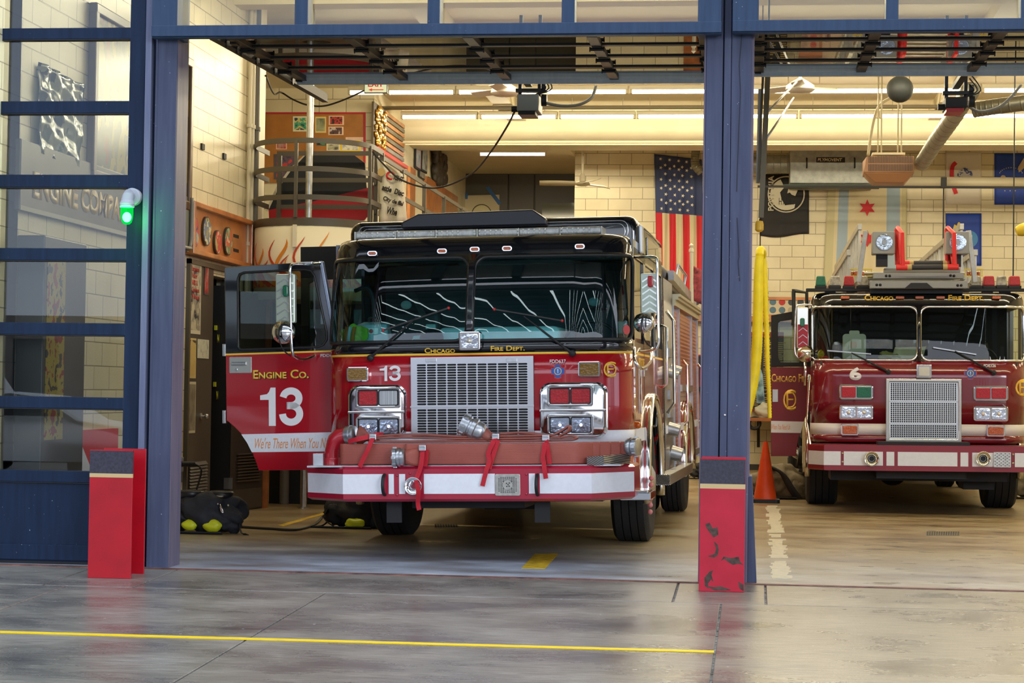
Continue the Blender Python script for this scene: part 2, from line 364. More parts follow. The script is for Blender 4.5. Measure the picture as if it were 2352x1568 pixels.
# --- apron
m_ap, n, p, N, L = nodes_of('apron_concrete', .4)
t = N.new('ShaderNodeTexCoord'); mp = N.new('ShaderNodeMapping'); mp.inputs['Scale'].default_value = (.75, 1.25, 1); L.new(t.outputs['Object'], mp.inputs[0])
z = N.new('ShaderNodeTexNoise'); z.inputs['Scale'].default_value = 1.3; z.inputs['Detail'].default_value = 10; z.inputs['Roughness'].default_value = .6; L.new(mp.outputs[0], z.inputs['Vector'])
r = ramp(N, [(.30, (.105, .10, .095)), (.44, (.19, .18, .165)), (.56, (.255, .24, .215)), (.70, (.31, .295, .275))]); L.new(z.outputs['Fac'], r.inputs[0])
s = N.new('ShaderNodeSeparateXYZ'); L.new(t.outputs['Object'], s.inputs[0])
xm = N.new('ShaderNodeMapRange'); xm.inputs['From Min'].default_value = -1.2; xm.inputs['From Max'].default_value = 1.2; L.new(s.outputs['X'], xm.inputs[0])
tn = N.new('ShaderNodeMixRGB'); tn.blend_type = 'MULTIPLY'; tn.inputs[2].default_value = (1.0, .92, .74, 1); L.new(xm.outputs[0], tn.inputs[0]); L.new(r.outputs[0], tn.inputs[1])
v = N.new('ShaderNodeTexVoronoi'); v.inputs['Scale'].default_value = 4.5; L.new(t.outputs['Object'], v.inputs['Vector'])
r2 = ramp(N, [(.032, (1, 1, 1)), (.042, (0, 0, 0))]); L.new(v.outputs['Distance'], r2.inputs[0])
mx = N.new('ShaderNodeMixRGB'); mx.inputs[2].default_value = (.62, .62, .62, 1); L.new(r2.outputs[0], mx.inputs[0]); L.new(tn.outputs[0], mx.inputs[1])
L.new(mx.outputs[0], p.inputs['Base Color'])
rr = ramp(N, [(.25, (.17, .17, .17)), (.75, (.42, .42, .42))]); L.new(z.outputs['Fac'], rr.inputs[0]); L.new(rr.outputs[0], p.inputs['Roughness'])
fine_streaks(p, N, L, t, .62, 1.12)
z5 = N.new('ShaderNodeTexNoise'); z5.inputs['Scale'].default_value = 60; L.new(t.outputs['Object'], z5.inputs['Vector'])
bp = N.new('ShaderNodeBump'); bp.inputs['Strength'].default_value = .12; bp.inputs['Distance'].default_value = .01; L.new(z5.outputs['Fac'], bp.inputs['Height']); L.new(bp.outputs[0], p.inputs['Normal'])
def azz(Y): return -AS*(14.2-Y)
def slab(b, x0, x1, y0, y1, dz=0, th=.25):
    b.hexa([(x0, y0, azz(y0)+dz-th), (x1, y0, azz(y0)+dz-th), (x1, y1, azz(y1)+dz-th), (x0, y1, azz(y1)+dz-th), (x0, y0, azz(y0)+dz), (x1, y0, azz(y0)+dz), (x1, y1, azz(y1)+dz), (x0, y1, azz(y1)+dz)])
b = MB()
jy = ap(1900, 1392).y; gx = [-30, at(90, 1352, Z=0).x, ap(600, 1448).x, ap(1646, 1460).x, 30]
g = .012
for y0, y1 in ((6.0, jy), (jy, YF-.12)):
    X = gx if y0 == 6.0 else [-30, ap(165, 1320).x, ap(352, 1330).x, ap(1552, 1360).x, ap(1758, 1360).x, 30]
    for a, c in zip(X, X[1:]): slab(b, a+g/2, c-g/2, y0+g/2, y1-g/2)
b.mi = 1; slab(b, -30, 30, 6, YF-.12, -.012, .2)
struct(b.build('apron_floor', [m_ap, mat('joint_sand', (.26, .25, .23), .8, var=.95, vs=22, bump=.6, bs=80)], bevel=.004, seg=1))
b = MB(); b.box((-45, -40, azz(6)-.12), (45, 6, azz(6)-.02))
struct(b.build('street_floor', mat('street_asphalt', (.10, .10, .105), .55, var=.3, vs=3)))
# threshold angle between apron and bay floor
b = MB(); b.box((-9, YF-.16, -.02), (XR, YF-.10, .006)); struct(b.build('threshold_trim', mat('rusty_angle', (.20, .10, .085), .5, .4, var=.7, vs=7)))
YEL = mat('yellow_line_paint', (.93, .66, .0), .45, var=.08, vs=12)
b = MB(); Pa, Pb = ap(-60, 1450), ap(1640, 1497); Pa.z = Pb.z = 0
w_ = .034
for i in range(40):
    q0 = Pa.lerp(Pb, i/40); q1 = Pa.lerp(Pb, (i+1)/40)
    q0.y += random.uniform(-.004, .004) if i else 0
    b.hexa([Vector((q.x, q.y+d, azz(q.y+d)+h)) for h in (.0005, .004) for q, d in ((q0, -w_), (q1, -w_), (q1, w_), (q0, w_))])
struct(b.build('yellow_floor_line', YEL))
# floor markings in the bays
def ragged_strip(name, Pl, m, seed):      # Pl: list of (left point, right point)
    rnd = random.Random(seed); b = MB()
    for (a, c), (d, e) in zip(Pl, Pl[1:]):
        if rnd.random() < .16: continue
        k0, k1 = rnd.uniform(0, .25), rnd.uniform(.72, 1)
        q = [a.lerp(c, k0), a.lerp(c, k1), d.lerp(e, k1*rnd.uniform(.9, 1)), d.lerp(e, k0)]
        b.hexa([Vector((v.x, v.y, .0005)) for v in q]+[Vector((v.x, v.y, .003)) for v in q])
    return struct(b.build(name, m))
N_ = 46
ragged_strip('worn_floor_stripe', [(at(1757+12*k/N_, 1161+168*k/N_, Z=0), at(1792+32*k/N_, 1161+168*k/N_, Z=0)) for k in range(N_+1)], mat('worn_white_paint', (.62, .58, .45), .5, var=.15, vs=15), 3)
b = MB(); q = [at(1198, 1305, Z=0), at(1252, 1306, Z=0), at(1283, 1271, Z=0), at(1228, 1272, Z=0)]
b.hexa([v+Vector((0, 0, .0005)) for v in q]+[v+Vector((0, 0, .003)) for v in q]); struct(b.build('yellow_floor_dash', mat('worn_yellow_paint', (.68, .46, .03), .5, var=.35, vs=14)))
b = MB(); q = [at(640, 1206, Z=0), at(650, 1209, Z=0), at(775, 1172, Z=0), at(765, 1171, Z=0)]
b.hexa([v+Vector((0, 0, .0005)) for v in q]+[v+Vector((0, 0, .003)) for v in q]); struct(b.build('yellow_floor_dash', MATS['worn_yellow_paint']))
# --- walls
ml = block_mat('block_wall_left', 'y', CREAM1, CREAM2, MORT, off=(.1, at(431, 188.6, X=XL).z*-1))
mbk = block_mat('block_wall_back', 'x', CREAM1, CREAM2, MORT, off=(at(1372, 380, Y=YB).x*-1, at(1372, 378, Y=YB).z*-1))
mpl = mat('cream_plaster', (.78, .71, .50), .5, var=.06, vs=3)
YE = at(590, 600, X=XL).y                 # end of the block part of the left wall
YBB = 28.9
dy0, dy1 = at(434, 1100, X=XL).y, at(527, 1100, X=XL).y; dz1 = 2.42
b = MB(); b.box((XL-.2, YF-.1, 0), (XL, dy0-.06, ZC)); b.box((XL-.2, dy0-.06, dz1+.06), (XL, dy1+.06, ZC)); b.box((XL-.2, dy1+.06, 0), (XL, YE, ZC)); struct(b.build('wall_left', ml))
b = MB(); b.box((XL-.2, YE, 0), (XL, YBB, 2.55)); struct(b.build('wall_left_lower', mpl))
b = MB(); b.box((XL-.2, YE, 2.55), (XL-.02, YE+.35, ZC)); b.box((XL-3.4, YE+.2, 2.55), (XL-.2, YE+.35, ZC)); struct(b.build('wall_left_return', mpl))
bbk = block_mat('block_wall_landing', 'x', CREAM1, CREAM2, MORT, off=(-at(672, 200, Y=YBB).x, -at(700, 228, Y=YBB).z))
b = MB(); b.box((XL-3.4, YBB, 0), (XL, YBB+.2, ZC)); struct(b.build('wall_landing', bbk))
b = MB(); b.box((XL-3.4, YE+.35, 2.45), (XL, YBB, 2.6)); struct(b.build('landing_floor', mat('grey_floor', (.2, .19, .17), .6)))
b = MB(); b.box((XL-3.5, YE+.2, 2.5), (XL-3.4, YBB+.2, ZC)); struct(b.build('wall_landing_side', mpl))
b = MB(); b.box((XL-.2, YBB+.2, 0), (XL, 39, ZC)); struct(b.build('wall_left_rear', mpl))
xk = at(1320, 430, Y=YB).x
b = MB(); b.box((xk, YB, 0), (XR+.2, YB+.2, ZC)); b.box((XL, YB, 0), (xk, YB+.15, 1.0)); struct(b.build('wall_back', mbk))
b = MB(); b.box((xk, YB+.2, 0), (xk+.15, 39.2, ZC)); struct(b.build('wall_recess_right', mpl))
b = MB(); b.box((XL-.2, 39.0, 0), (xk+.2, 39.2, ZC)); struct(b.build('wall_recess_back', mpl))
b = MB(); b.box((XR, YF-.1, 0), (XR+.2, YB+.2, ZC)); struct(b.build('wall_right', mpl))
mce = mat('ceiling_paint', (.74, .66, .44), .6, var=.05, vs=2)
b = MB(); b.box((XL-3.5, YF+.35, ZC), (XR+.2, 39.2, ZC+.2)); struct(b.build('ceiling', mce))
zr = at(1200, 352, Y=35.0).z
b = MB(); b.box((XL, 33.2, zr), (xk, 39, zr+.12)); struct(b.build('recess_ceiling', mce))
zb0 = at(1200, 321, Y=31.2).z
# main concrete beam with rounded soffit, and cross beams
b = MB(); P = [Vector((XL, 31.2+.5-.5*math.cos(a), zb0+.28-.28*math.sin(a))) for a in [PI/2*k/8 for k in range(9)]]
P = [Vector((XL, 31.2, ZC))]+P+[Vector((XL, 32.6, zb0)), Vector((XL, 32.6, ZC))]
b.prism(P, (XR-XL, 0, 0)); struct(b.build('beam_trim', mpl, smooth='auto'))
b = MB()
for x in (-3.9, -.55, 2.6, 5.8): b.box((x, YF+.5, ZC-.18), (x+.28, 31.2, ZC))
for y in (20.9, 25.2): b.box((XL, y, ZC-.32), (XR, y+.3, ZC))
struct(b.build('ceiling_beams_trim', mce))
bz = at(1640, 1085, Y=YB)
b = MB(); b.box((xk, YB-.02, 0), (XR, YB, .10)); struct(b.build('baseboard_back', mat('dark_base', (.05, .045, .04), .6)))
b = MB(); b.box((XL, YF+.3, .38), (XL+.006, dy0-.12, .60)); struct(b.build('wall_band_trim', mat('grey_band', (.12, .115, .09), .6)))
# grey steel cabinets wall in the recess
gz = at(1180, 371, Y=38.3).z
b = MB()
xs = [at(q, 430, Y=38.3).x for q in (1049, 1168, 1228, 1325)]
for a, c in zip(xs, xs[1:]): b.box((a+.01, 38.3, 0), (c-.01, 38.35, gz))
b.box((XL, 38.36, 0), (xk, 38.42, gz+.02))
struct(b.build('door_4', mat('dark_grey_door', (.085, .08, .062), .42), bevel=.01))

# --- unseen ribbed deck, added and sized for windscreens to reflect, glowing strips below
b = MB(); b.box((-40, -6, 9.0), (40, 7.2, 9.5))
for k in range(14): y = 7.0-k*1.0; b.box((-40, y-.09, 8.8), (40, y+.09, 9.0))
struct(b.build('added_deck_ceiling', mat('deck_soffit', (.020, .026, .030), .7, var=.4, vs=1.5)))
b = MB()
for k in range(30): x = -18+k*.95; b.cyl((x, -5.9, 8.7), (x, 7.1, 8.7), .035, n=6)
struct(b.build('deck_glow_strips_trim', mat('deck_strip_glow', (.72, .78, .80), .5, emis=(.7, .85, .9), es=4.5)))  # glowing strips added to draw pale streaks in the windscreen reflection
b = MB()
for x in (-19, 15):
    for y in (-5.5, 6.5): b.box((x-.4, y-.4, -.6), (x+.4, y+.4, 9))
struct(b.build('added_deck_columns_trim', mat('deck_column', (.20, .20, .20), .7, var=.2, vs=2)))
# buildings across the street, unseen, added for glass and chrome to reflect
rnd = random.Random(11); x = -60; k = 0
while x < 55:
    w_ = rnd.uniform(9, 17); h_ = rnd.uniform(2.5, 5); c_ = rnd.choice([(.30, .27, .25), (.42, .42, .42), (.26, .28, .30), (.36, .31, .27)])
    b = MB(); b.box((x, -34, -.7), (x+w_-.3, -26, h_)); b.mi = 1
    for i in range(int(w_/2.4)):
        for j in range(int(h_/3)): b.box((x+1+i*2.4, -26.0, 1+j*3), (x+2.3+i*2.4, -25.97, 2.6+j*3))
    struct(b.build('street_wall', [mat('street_front_%d' % k, c_, .8, var=.2, vs=2), mat('street_window', (.03, .04, .05), .1)])); x += w_; k += 1
# ------------------------------------------------------------------ facade of steel columns, headers and glazed overhead doors
YC = 14.25
def fbox(b, x0, y0, x1, y1, Y0, Y1):      # box whose front face, at depth Y0, spans two picture corners
    p = at(x0, y0, Y=Y0); q = at(x1, y1, Y=Y0); b.box((p.x, Y0, min(p.z, q.z)), (q.x, Y1, max(p.z, q.z))); return b
def vpost(b, xa, xb, py, z0, z1, Y0, Y1):
    b.box((at(xa, py, Y=Y0).x, Y0, z0), (at(xb, py, Y=Y0).x, Y1, z1)); return b
ZT = 5.0
zh = at(1000, 83, Y=YC).z
b = MB(); vpost(b, 349, 398, 600, -.03, ZT, YC, YC+.30); b.mi = 1; vpost(b, 396, 400.5, 600, 0, ZT, YC+.02, YC+.30)
b.mi = 2; vpost(b, 339, 349, 600, -.03, ZT, YC+.06, YC+.26); b.mi = 3; vpost(b, 325, 339, 600, -.03, ZT, YC-.01, YC+.26)
b.mi = 0; vpost(b, 352.5, 354, 600, -.02, ZT, YC-.004, YC)
BLM = blue_steel('mauve_edge', (.13, .12, .18), (.20, .17, .23))
BLL = blue_steel('pale_blue_strip', (.13, .15, .25), (.20, .22, .33))
struct(b.build('trim_1', [BLUE, BLM, BLUED, BLL], bevel=.004))
b = MB(); vpost(b, 1617, 1655, 600, -.02, ZT, YC, YC+.34); b.mi = 1; vpost(b, 1612, 1617, 600, 0, ZT, YC+.01, YC+.34); vpost(b, 1719, 1727, 600, 0, ZT, YC+.02, YC+.34)
b.mi = 2; vpost(b, 1654, 1659, 600, 0, ZT, YC+.05, YC+.30); vpost(b, 1673, 1676, 600, 0, ZT, YC+.05, YC+.30)
b.mi = 0; vpost(b, 1658, 1674, 600, -.02, ZT, YC-.006, YC+.3); vpost(b, 1675, 1720, 600, -.02, ZT, YC-.002, YC+.34)
# flared foot on the right side
x0, x1 = at(1719, 1000, Y=YC+.1).x, at(1738, 1320, Y=YC+.1).x
b.hexa([(x0, YC+.02, 0), (x1, YC+.02, 0), (x1, YC+.34, 0), (x0, YC+.34, 0), (x0, YC+.02, .75), (x0+.03, YC+.02, .75), (x0+.03, YC+.34, .75), (x0, YC+.34, .75)])
o = struct(b.build('trim_2', [BLUE, BLM, BLUED], bevel=.004))
# hairline split in the column paint and a bolt
b = MB(); q = [(1706, 20), (1708, 80), (1702, 150), (1704, 210), (1700, 300), (1697, 380), (1695, 440)]
PP = [at(x-4+1*(y > 200), y, Y=YC-.004) for x, y in q]
q2 = [(1693, 500), (1696, 560), (1698, 590), (1695, 600), (1699, 645)]
for Q in (PP, [at(x, y, Y=YC-.004) for x, y in q2]):
    for a, c in zip(Q, Q[1:]): b.bar(a, c, .004, .004, up=(0, 1, 0))
struct(b.build('column_crack_trim', BLACKM, parent=o))
b = MB(); c = at(1665, 953, Y=YC-.005); b.lathe(c, [(.0, .012), (.006, .011), (.009, .006), (.010, 0)], 'y', 14); struct(b.build('column_bolt_trim', STEEL, parent=o, smooth=True))
# headers with transoms above
def header(name, xa, ya, xb, yb, yt, Y0, mull, posts, mt):
    b = MB(); zb = (at(xa, ya, Y=Y0).z+at(xb, yb, Y=Y0).z)/2; zt = zb+(ya-yt)/FPX*14.6
    b.box((at(xa, ya, Y=Y0).x, Y0, zb), (at(xb, yb, Y=Y0).x, Y0+.10, zt))
    for u, v in posts: b.box((at(u, 20, Y=Y0).x, Y0+.004, zb+.003), (at(v, 20, Y=Y0).x, Y0+.3, ZT))
    b.mi = 1
    for u, v in mull: b.box((at(u, 20, Y=Y0+.03).x, Y0+.03, zt-.01), (at(v, 20, Y=Y0+.03).x, Y0+.2, ZT))
    b.box((at(xa, ya, Y=Y0).x, Y0+.02, zb-.008), (at(xb, yb, Y=Y0).x, Y0+.09, zb))
    struct(b.build(name, [BLUEH, mt], bevel=.004))
    return zb, zt
z2b, z2t = header('trim_3', 347, 83, 1657, 75, 58, YC-.14, [(677, 707), (982, 1010), (1290, 1320)], [(349, 407), (1603, 1657)], BLUEH)
z3b, z3t = header('trim_4', 1683, 71, 2700, 66, 46, YC-.14, [(2035, 2064), (2345, 2375)], [(1683, 1743)], BLUEH)
tg = glass('transom_glass', (.80, .82, .80), 1.5, rough=.12)
for nm, xs_, zt_ in (('window_1', (407, 677, 982, 1290, 1603), z2t), ('window_2', (1743, 2035, 2345, 2700), z3t)):
    b = MB()
    for a, c in zip(xs_, xs_[1:]): b.box((at(a, 20, Y=YC).x, YC, zt_-.005), (at(c, 20, Y=YC).x, YC+.01, ZT))
    struct(b.build(nm, tg))
b = MB(); b.box((-14, YC-.1, ZT), (XR+2, YC+.35, ZC+.7)); struct(b.build('wall_front_upper', BLUED))
b = MB(); b.box((XR-1.2, YC-.1, -.3), (XR+2, YC+.35, ZT)); b.box((-14, YC-.1, -.3), (-8.6, YC+.35, ZT)); struct(b.build('wall_front', BLUED))
# --- closed glazed door on the left
YD = YC+.10
b = MB(); b.box((-8.4, YD-.03, .0), (at(293, 600, Y=YD-.03).x, YD+.06, .02)) if False else None
xs0, xs1 = at(289, 600, Y=YD-.04).x, at(325, 600, Y=YD-.04).x
b.box((xs0-.0, YD-.04, .03), (xs1, YD+.04, ZT))
bars = [(64, 90), (232, 260), (401, 430), (570, 598), (741, 769), (911, 938), (1081, 1108)]
for i, (a, c) in enumerate(bars):
    za, zc_ = at(150, a, Y=YD-.04).z, at(150, c, Y=YD-.04).z
    b.box((-8.5, YD-.04, zc_), (xs0+.002, YD+.04, za))
    b.mi = 1; b.box((-8.5, YD-.043, zc_-.008), (xs0, YD+.03, zc_)); b.mi = 0
za = at(150, -80, Y=YD-.04).z; b.box((-8.5, YD-.04, za), (xs0, YD+.04, za+.09))
zp0 = at(100, 1288, Y=YD-.03).z; zp1 = at(150, 1108, Y=YD-.03).z
b.box((-8.5, YD-.03, zp0), (xs0+.002, YD+.03, zp1))
zl = at(100, 1250, Y=YD-.04).z; b.box((-8.5, YD-.05, zp0+.01), (xs0+.002, YD-.025, zl)); b.mi = 1
b.box((-8.5, YD-.02, zp0-.03), (xs1, YD+.02, zp0+.003))
o = struct(b.build('door_1', [BLUED, DOORF], bevel=.004))
b = MB(); tops = [a for a, c in bars]+[1108]
ys_ = [-80]+[v for ac in bars for v in ac]
for c, a in zip([-80]+[c for a, c in bars[:-1]], [a for a, c in bars]): b.box((-8.5, YD-.004, at(150, a, Y=YD).z), (xs0, YD+.004, at(150, c, Y=YD).z))
struct(b.build('door_pane', PANE2, parent=o))
# cream pier just behind it
b = MB(); b.box((XL, YD+.12, 0), (at(38, 500, Y=YD+.35).x, YD+.35, ZC)); struct(b.build('wall_pier', mpl))
b = MB(); b.box((-8.6, YD+.1, 0), (XL, YD+.35, ZC)); struct(b.build('wall_pier_side', mpl))
# --- raised overhead doors
SL = .025
def dplane(z0):
    def f(px, py):
        d = ray(px, py); t = (z0-SL*14.6-HC)/(d.z-SL*d.y); return CO+d*t
    return f
def opendoor(name, z0, stiles, rows, y0p, end, xl, xr, ref):
    f = dplane(z0); zz = lambda Y: z0+SL*(Y-14.6)
    Yr = [f(ref, r).y for r in rows]; Ye0, Ye1 = f(ref, end[0]).y, f(ref, end[1]).y
    Yf = 14.75; th = .045
    fr = MB()
    def bx(m, x0, x1, y0, y1, dz0, dz1): m.hexa([(x0, y0, zz(y0)+dz0), (x1, y0, zz(y0)+dz0), (x1, y1, zz(y1)+dz0), (x0, y1, zz(y1)+dz0), (x0, y0, zz(y0)+dz1), (x1, y0, zz(y0)+dz1), (x1, y1, zz(y1)+dz1), (x0, y1, zz(y1)+dz1)])
    for Y in [Yf+.03]+Yr:
        bx(fr, xl, xr, Y-.040, Y-.004, .008, th-.01); bx(fr, xl, xr, Y+.004, Y+.040, .008, th-.01)
    for X in stiles: bx(fr, X-.040, X+.040, Yf, Ye0, -.004, th)
    o = struct(fr.build(name, DOORF, bevel=.003))
    e = MB(); bx(e, xl, xr, Ye0, Ye0+.035, -.035, .03); bx(e, xl, xr, Ye0-.03, Ye0+.01, .0, th); struct(e.build('door_bottom_rail', blue_steel('skylit_door_rail', (.50, .60, .70), (.60, .70, .78)), parent=o, bevel=.004))  # pale blue of the rail is sky light painted into its colour
    g = MB(); X = [xl]+list(stiles)+[xr]; Y = [Yf]+Yr+[Ye0]
    for a, c in zip(Y, Y[1:]): bx(g, xl, xr, a+.038, c-.038, .018, .024)
    struct(g.build('door_pane', PANE, parent=o))
    for X in stiles:           # section hinges
        for Y in Yr:
            h = MB(); h.cyl((X-.055, Y, zz(Y)-.018), (X+.055, Y, zz(Y)-.018), .014, n=10)
            for s in (-1, 1): bx(h, X-.035, X+.035, Y+s*.045-.03, Y+s*.045+.03, -.010, -.002); h.cyl((X+s*.05, Y, zz(Y)-.020), (X+s*.058, Y, zz(Y)-.020), .02, n=10)
            struct(h.build('door_hinge', DARKM, parent=o))
    return o, zz, Yr, Ye0
f2 = dplane(at(1000, 85, Y=14.7).z)
z0 = at(1000, 85, Y=14.7).z
stx = [f2((800+925)/2, 135).x, f2((1075+1160)/2, 133).x, f2((1350+1410)/2, 124).x]
xlD = f2(595, 135).x; xrD = at(1622, 120, Y=16).x+.06
d2, zz2, Yr2, Ye2 = opendoor('door_2', z0, [xlD+.05]+stx+[xrD-.05], [109, 135, 159], 85, (183, 199), xlD, xrD, 1150)
z03 = at(2000, 72, Y=14.7).z; f3 = dplane(z03)
st3 = [f3((2015+1975)/2, 120).x, f3((2300+2225)/2, 125).x]
st3.append(2*st3[1]-st3[0])
d3, zz3, Yr3, Ye3 = opendoor('door_3', z03, [at(1735, 120, Y=16).x+.03]+st3+[st3[-1]+1.0], [95, 119, 143], 75, (165, 186), at(1735, 120, Y=16).x-.03, st3[-1]+1.05, 2000)
# tracks with rollers
def track(x, zz, Y0, Y1, nm, rollers):
    b = MB(); n = 14; P = [(x, YC+.42, .03)]
    P = [Vector((x, YC+.42, z0+.03)), Vector((x, YC+.7, zz(YC+.7)+.03)), Vector((x, Y1, zz(Y1)+.03))]
    for a, c in zip(P, P[1:]): b.bar(a, c, .035, .075); b.bar(a+Vector((-.02, 0, .04)), c+Vector((-.02, 0, .04)), .06, .01)
    for a, c in zip(P, P[1:]): b.bar(a+Vector((.0, 0, -.04)), c+Vector((.0, 0, -.04)), .06, .008)
    o = struct(b.build(nm, mat('track_steel', (.05, .045, .035), .6, .2)))
    for Y in rollers:
        r = MB(); r.cyl((x+.02, Y, zz(Y)+.03), (x+.10, Y, zz(Y)+.03), .012, n=8); r.cyl((x+.02, Y, zz(Y)-.005), (x+.035, Y, zz(Y)-.005), .03, n=12); r.cbox((x+.09, Y, zz(Y)+.0), (.05, .10, .03))
        struct(r.build('roller_trim', DARKM, parent=o))
    return o
tY = [14.95, 15.4]+Yr2+[Ye2]
track(f2(580, 137).x, zz2, YC, dplane(z0)(698, 232).y, 'door_track_trim', tY)
track(xrD+.03, zz2, YC, 18.6, 'door_track_trim', tY)
track(at(1733, 120, Y=16).x-.06, zz3, YC, 18.3, 'door_track_trim', [14.95, 15.4]+Yr3+[Ye3])
# --- steel protector posts painted red
def paint_wear(name):
    m, n, p, N, L = nodes_of(name, .38)
    t = N.new('ShaderNodeTexCoord'); z = N.new('ShaderNodeTexNoise'); z.inputs['Scale'].default_value = 7; z.inputs['Detail'].default_value = 6; L.new(t.outputs['Object'], z.inputs['Vector'])
    r = ramp(N, [(.3, (.46, .008, .028)), (.7, (.56, .010, .040))]); L.new(z.outputs['Fac'], r.inputs[0]); L.new(r.outputs[0], p.inputs['Base Color'])
    return m
WEAR = paint_wear('worn_red_paint'); RED2 = mat('bollard_red', (.44, .003, .014), .35, var=.12, vs=6)
NAVYB = mat('bollard_navy', (.035, .032, .055), .5, var=.3, vs=60); GOLDB = mat('bollard_gold_band', (.62, .46, .22), .5)
def hpost(label, xa, xb, yt, yb, ybd0, ybd1, redm, cap, chips):
    base = ap((xa+xb)/2, yb); Yp = base.y
    x0, x1 = at(xa, yb, Y=Yp).x, at(xb, yb, Y=Yp).x; zt = at((xa+xb)/2, yt, Y=Yp).z; z1, z2 = at(xa, ybd0, Y=Yp).z, at(xa, ybd1, Y=Yp).z
    T = thing('protector_post', label, 'bollard', (0, 0, 0))
    xc = (x0+x1)/2
    b = MB(); zb = azz(Yp)+.001
    b.box((x0, Yp, zb), (x1, Yp+.016, z2)); b.box((x0+.0, Yp+.30, zb), (x1, Yp+.316, zt+.008)); b.box((xc-.008, Yp+.016, zb), (xc+.008, Yp+.30, zt))
    b.build('steel_beam', redm, T, bevel=.002)
    b = MB(); b.box((x0, Yp, z1), (x1, Yp+.016, zt)); b.build('dark_top', NAVYB, T)
    b = MB(); b.box((x0, Yp, z2), (x1, Yp+.016, z1)); b.build('gold_band', GOLDB, T)
    b = MB(); b.box((x0-.001, Yp-.001, zt), (x1+.001, Yp+.018, zt+.006)); b.build('top_edge', RED2, T)
    if chips:
        rnd = random.Random(5); b = MB()
        for pts in chips:
            Q = [at(x, y, Y=Yp-.0015) for x, y in pts]; b.prism(Q, (0, .002, 0))
        b.build('paint_chips', mat('bare_rusty_steel', (.075, .045, .035), .7, var=.6, vs=30), T)
    return T
hpost('smooth red H-shaped steel bollard below the green lamp, navy top with a gold band', 201, 300, 1035, 1328, 1086, 1095, RED2, 0, None)
ch = [[(1620, 1203), (1630, 1200), (1637, 1213), (1648, 1210), (1650, 1228), (1639, 1234), (1630, 1222), (1623, 1212)],
      [(1640, 1243), (1648, 1250), (1651, 1262), (1648, 1276), (1640, 1280), (1625, 1277), (1641, 1272), (1645, 1260)],
      [(1655, 1288), (1662, 1278), (1680, 1281), (1697, 1278), (1700, 1290), (1708, 1297), (1695, 1294), (1683, 1297), (1672, 1290), (1664, 1283)],
      [(1630, 1312), (1638, 1309), (1634, 1320), (1639, 1337), (1633, 1330), (1626, 1340), (1628, 1352), (1619, 1345), (1618, 1326)],
      [(1622, 1345), (1640, 1348), (1655, 1346), (1668, 1350), (1680, 1355), (1662, 1356), (1640, 1355)], [(1696, 1335), (1708, 1342), (1708, 1358), (1698, 1350)]]
hpost('chipped red steel bollard with rust spots before the middle column, navy top', 1605, 1709, 1055, 1359, 1110, 1121, WEAR, 0, ch)
# --- green lamp on the left column
T = thing('signal_lamp', 'glowing green jar lamp on a grey bracket, fixed to the column by the closed door', 'lamp')
Yl = YC-.12
c = at(292, 470, Y=Yl); k = 14.3/FPX
b = MB(); d0 = at(305, 452, Y=YC-.012); b.lathe(d0, [(0, .03), (.055, .03), (.064, .02), (.064, -.03), (0, -.03)], 'y', 28)
b.tube([d0+Vector((0, -.01, 0)), d0+Vector((-.01, -.07, .012)), Vector((c.x+.005, Yl, d0.z-.005)), Vector((c.x, Yl, d0.z-.04))], [.032, .038, .04, .045], 16)
GPL = mat('grey_cast', (.42, .46, .52), .45)
b.build('bracket', GPL, T, smooth='auto')
b = MB(); b.lathe((c.x, Yl, d0.z-.085), [(0, .06), (.03, .06), (.044, .05), (.050, .035), (.054, .03), (.054, .018), (.050, .016), (.054, .012), (.054, .0), (.048, -.004), (0, -.004)]); b.build('lamp_cap', GPL, T, smooth='auto')
b = MB(); zt = d0.z-.088; zb = at(288, 516, Y=Yl).z; h = zt-zb
b.lathe((c.x, Yl, zb), [(0, 0), (.02, .003), (.036, .018), (.044, .05), (.046, h*.6), (.046, h), (0, h)])
gm = bpy.data.materials.new('green_glass'); gm.use_nodes = True; n = gm.node_tree; n.nodes.clear(); o_ = n.nodes.new('ShaderNodeOutputMaterial')
mx = n.nodes.new('ShaderNodeMixShader'); tr_ = n.nodes.new('ShaderNodeBsdfTransparent'); tr_.inputs[0].default_value = (.05, 1, .25, 1); gl = n.nodes.new('ShaderNodeEmission'); gl.inputs[0].default_value = (0, 1, .12, 1); gl.inputs[1].default_value = .75
mx.inputs[0].default_value = .45; n.links.new(tr_.outputs[0], mx.inputs[1]); n.links.new(gl.outputs[0], mx.inputs[2]); n.links.new(mx.outputs[0], o_.inputs[0])
b.build('green_globe', gm, T, smooth=True)
b = MB(); b.sphere((c.x, Yl, zb+.055), .032, (1, 1, 1.15)); b.build('bulb', mat('lit_bulb', (.2, 1, .4), .5, emis=(.45, 1, .5), es=34), T, smooth=True)
lp = bpy.data.lights.new('lamp_glow', 'POINT'); lp.energy = 3.2; lp.color = (.05, 1, .25); lp.shadow_soft_size = .04; lo = bpy.data.objects.new('lamp_glow', lp); lo.location = (c.x, Yl-.07, zb+.055); COL.objects.link(lo); lo.parent = T
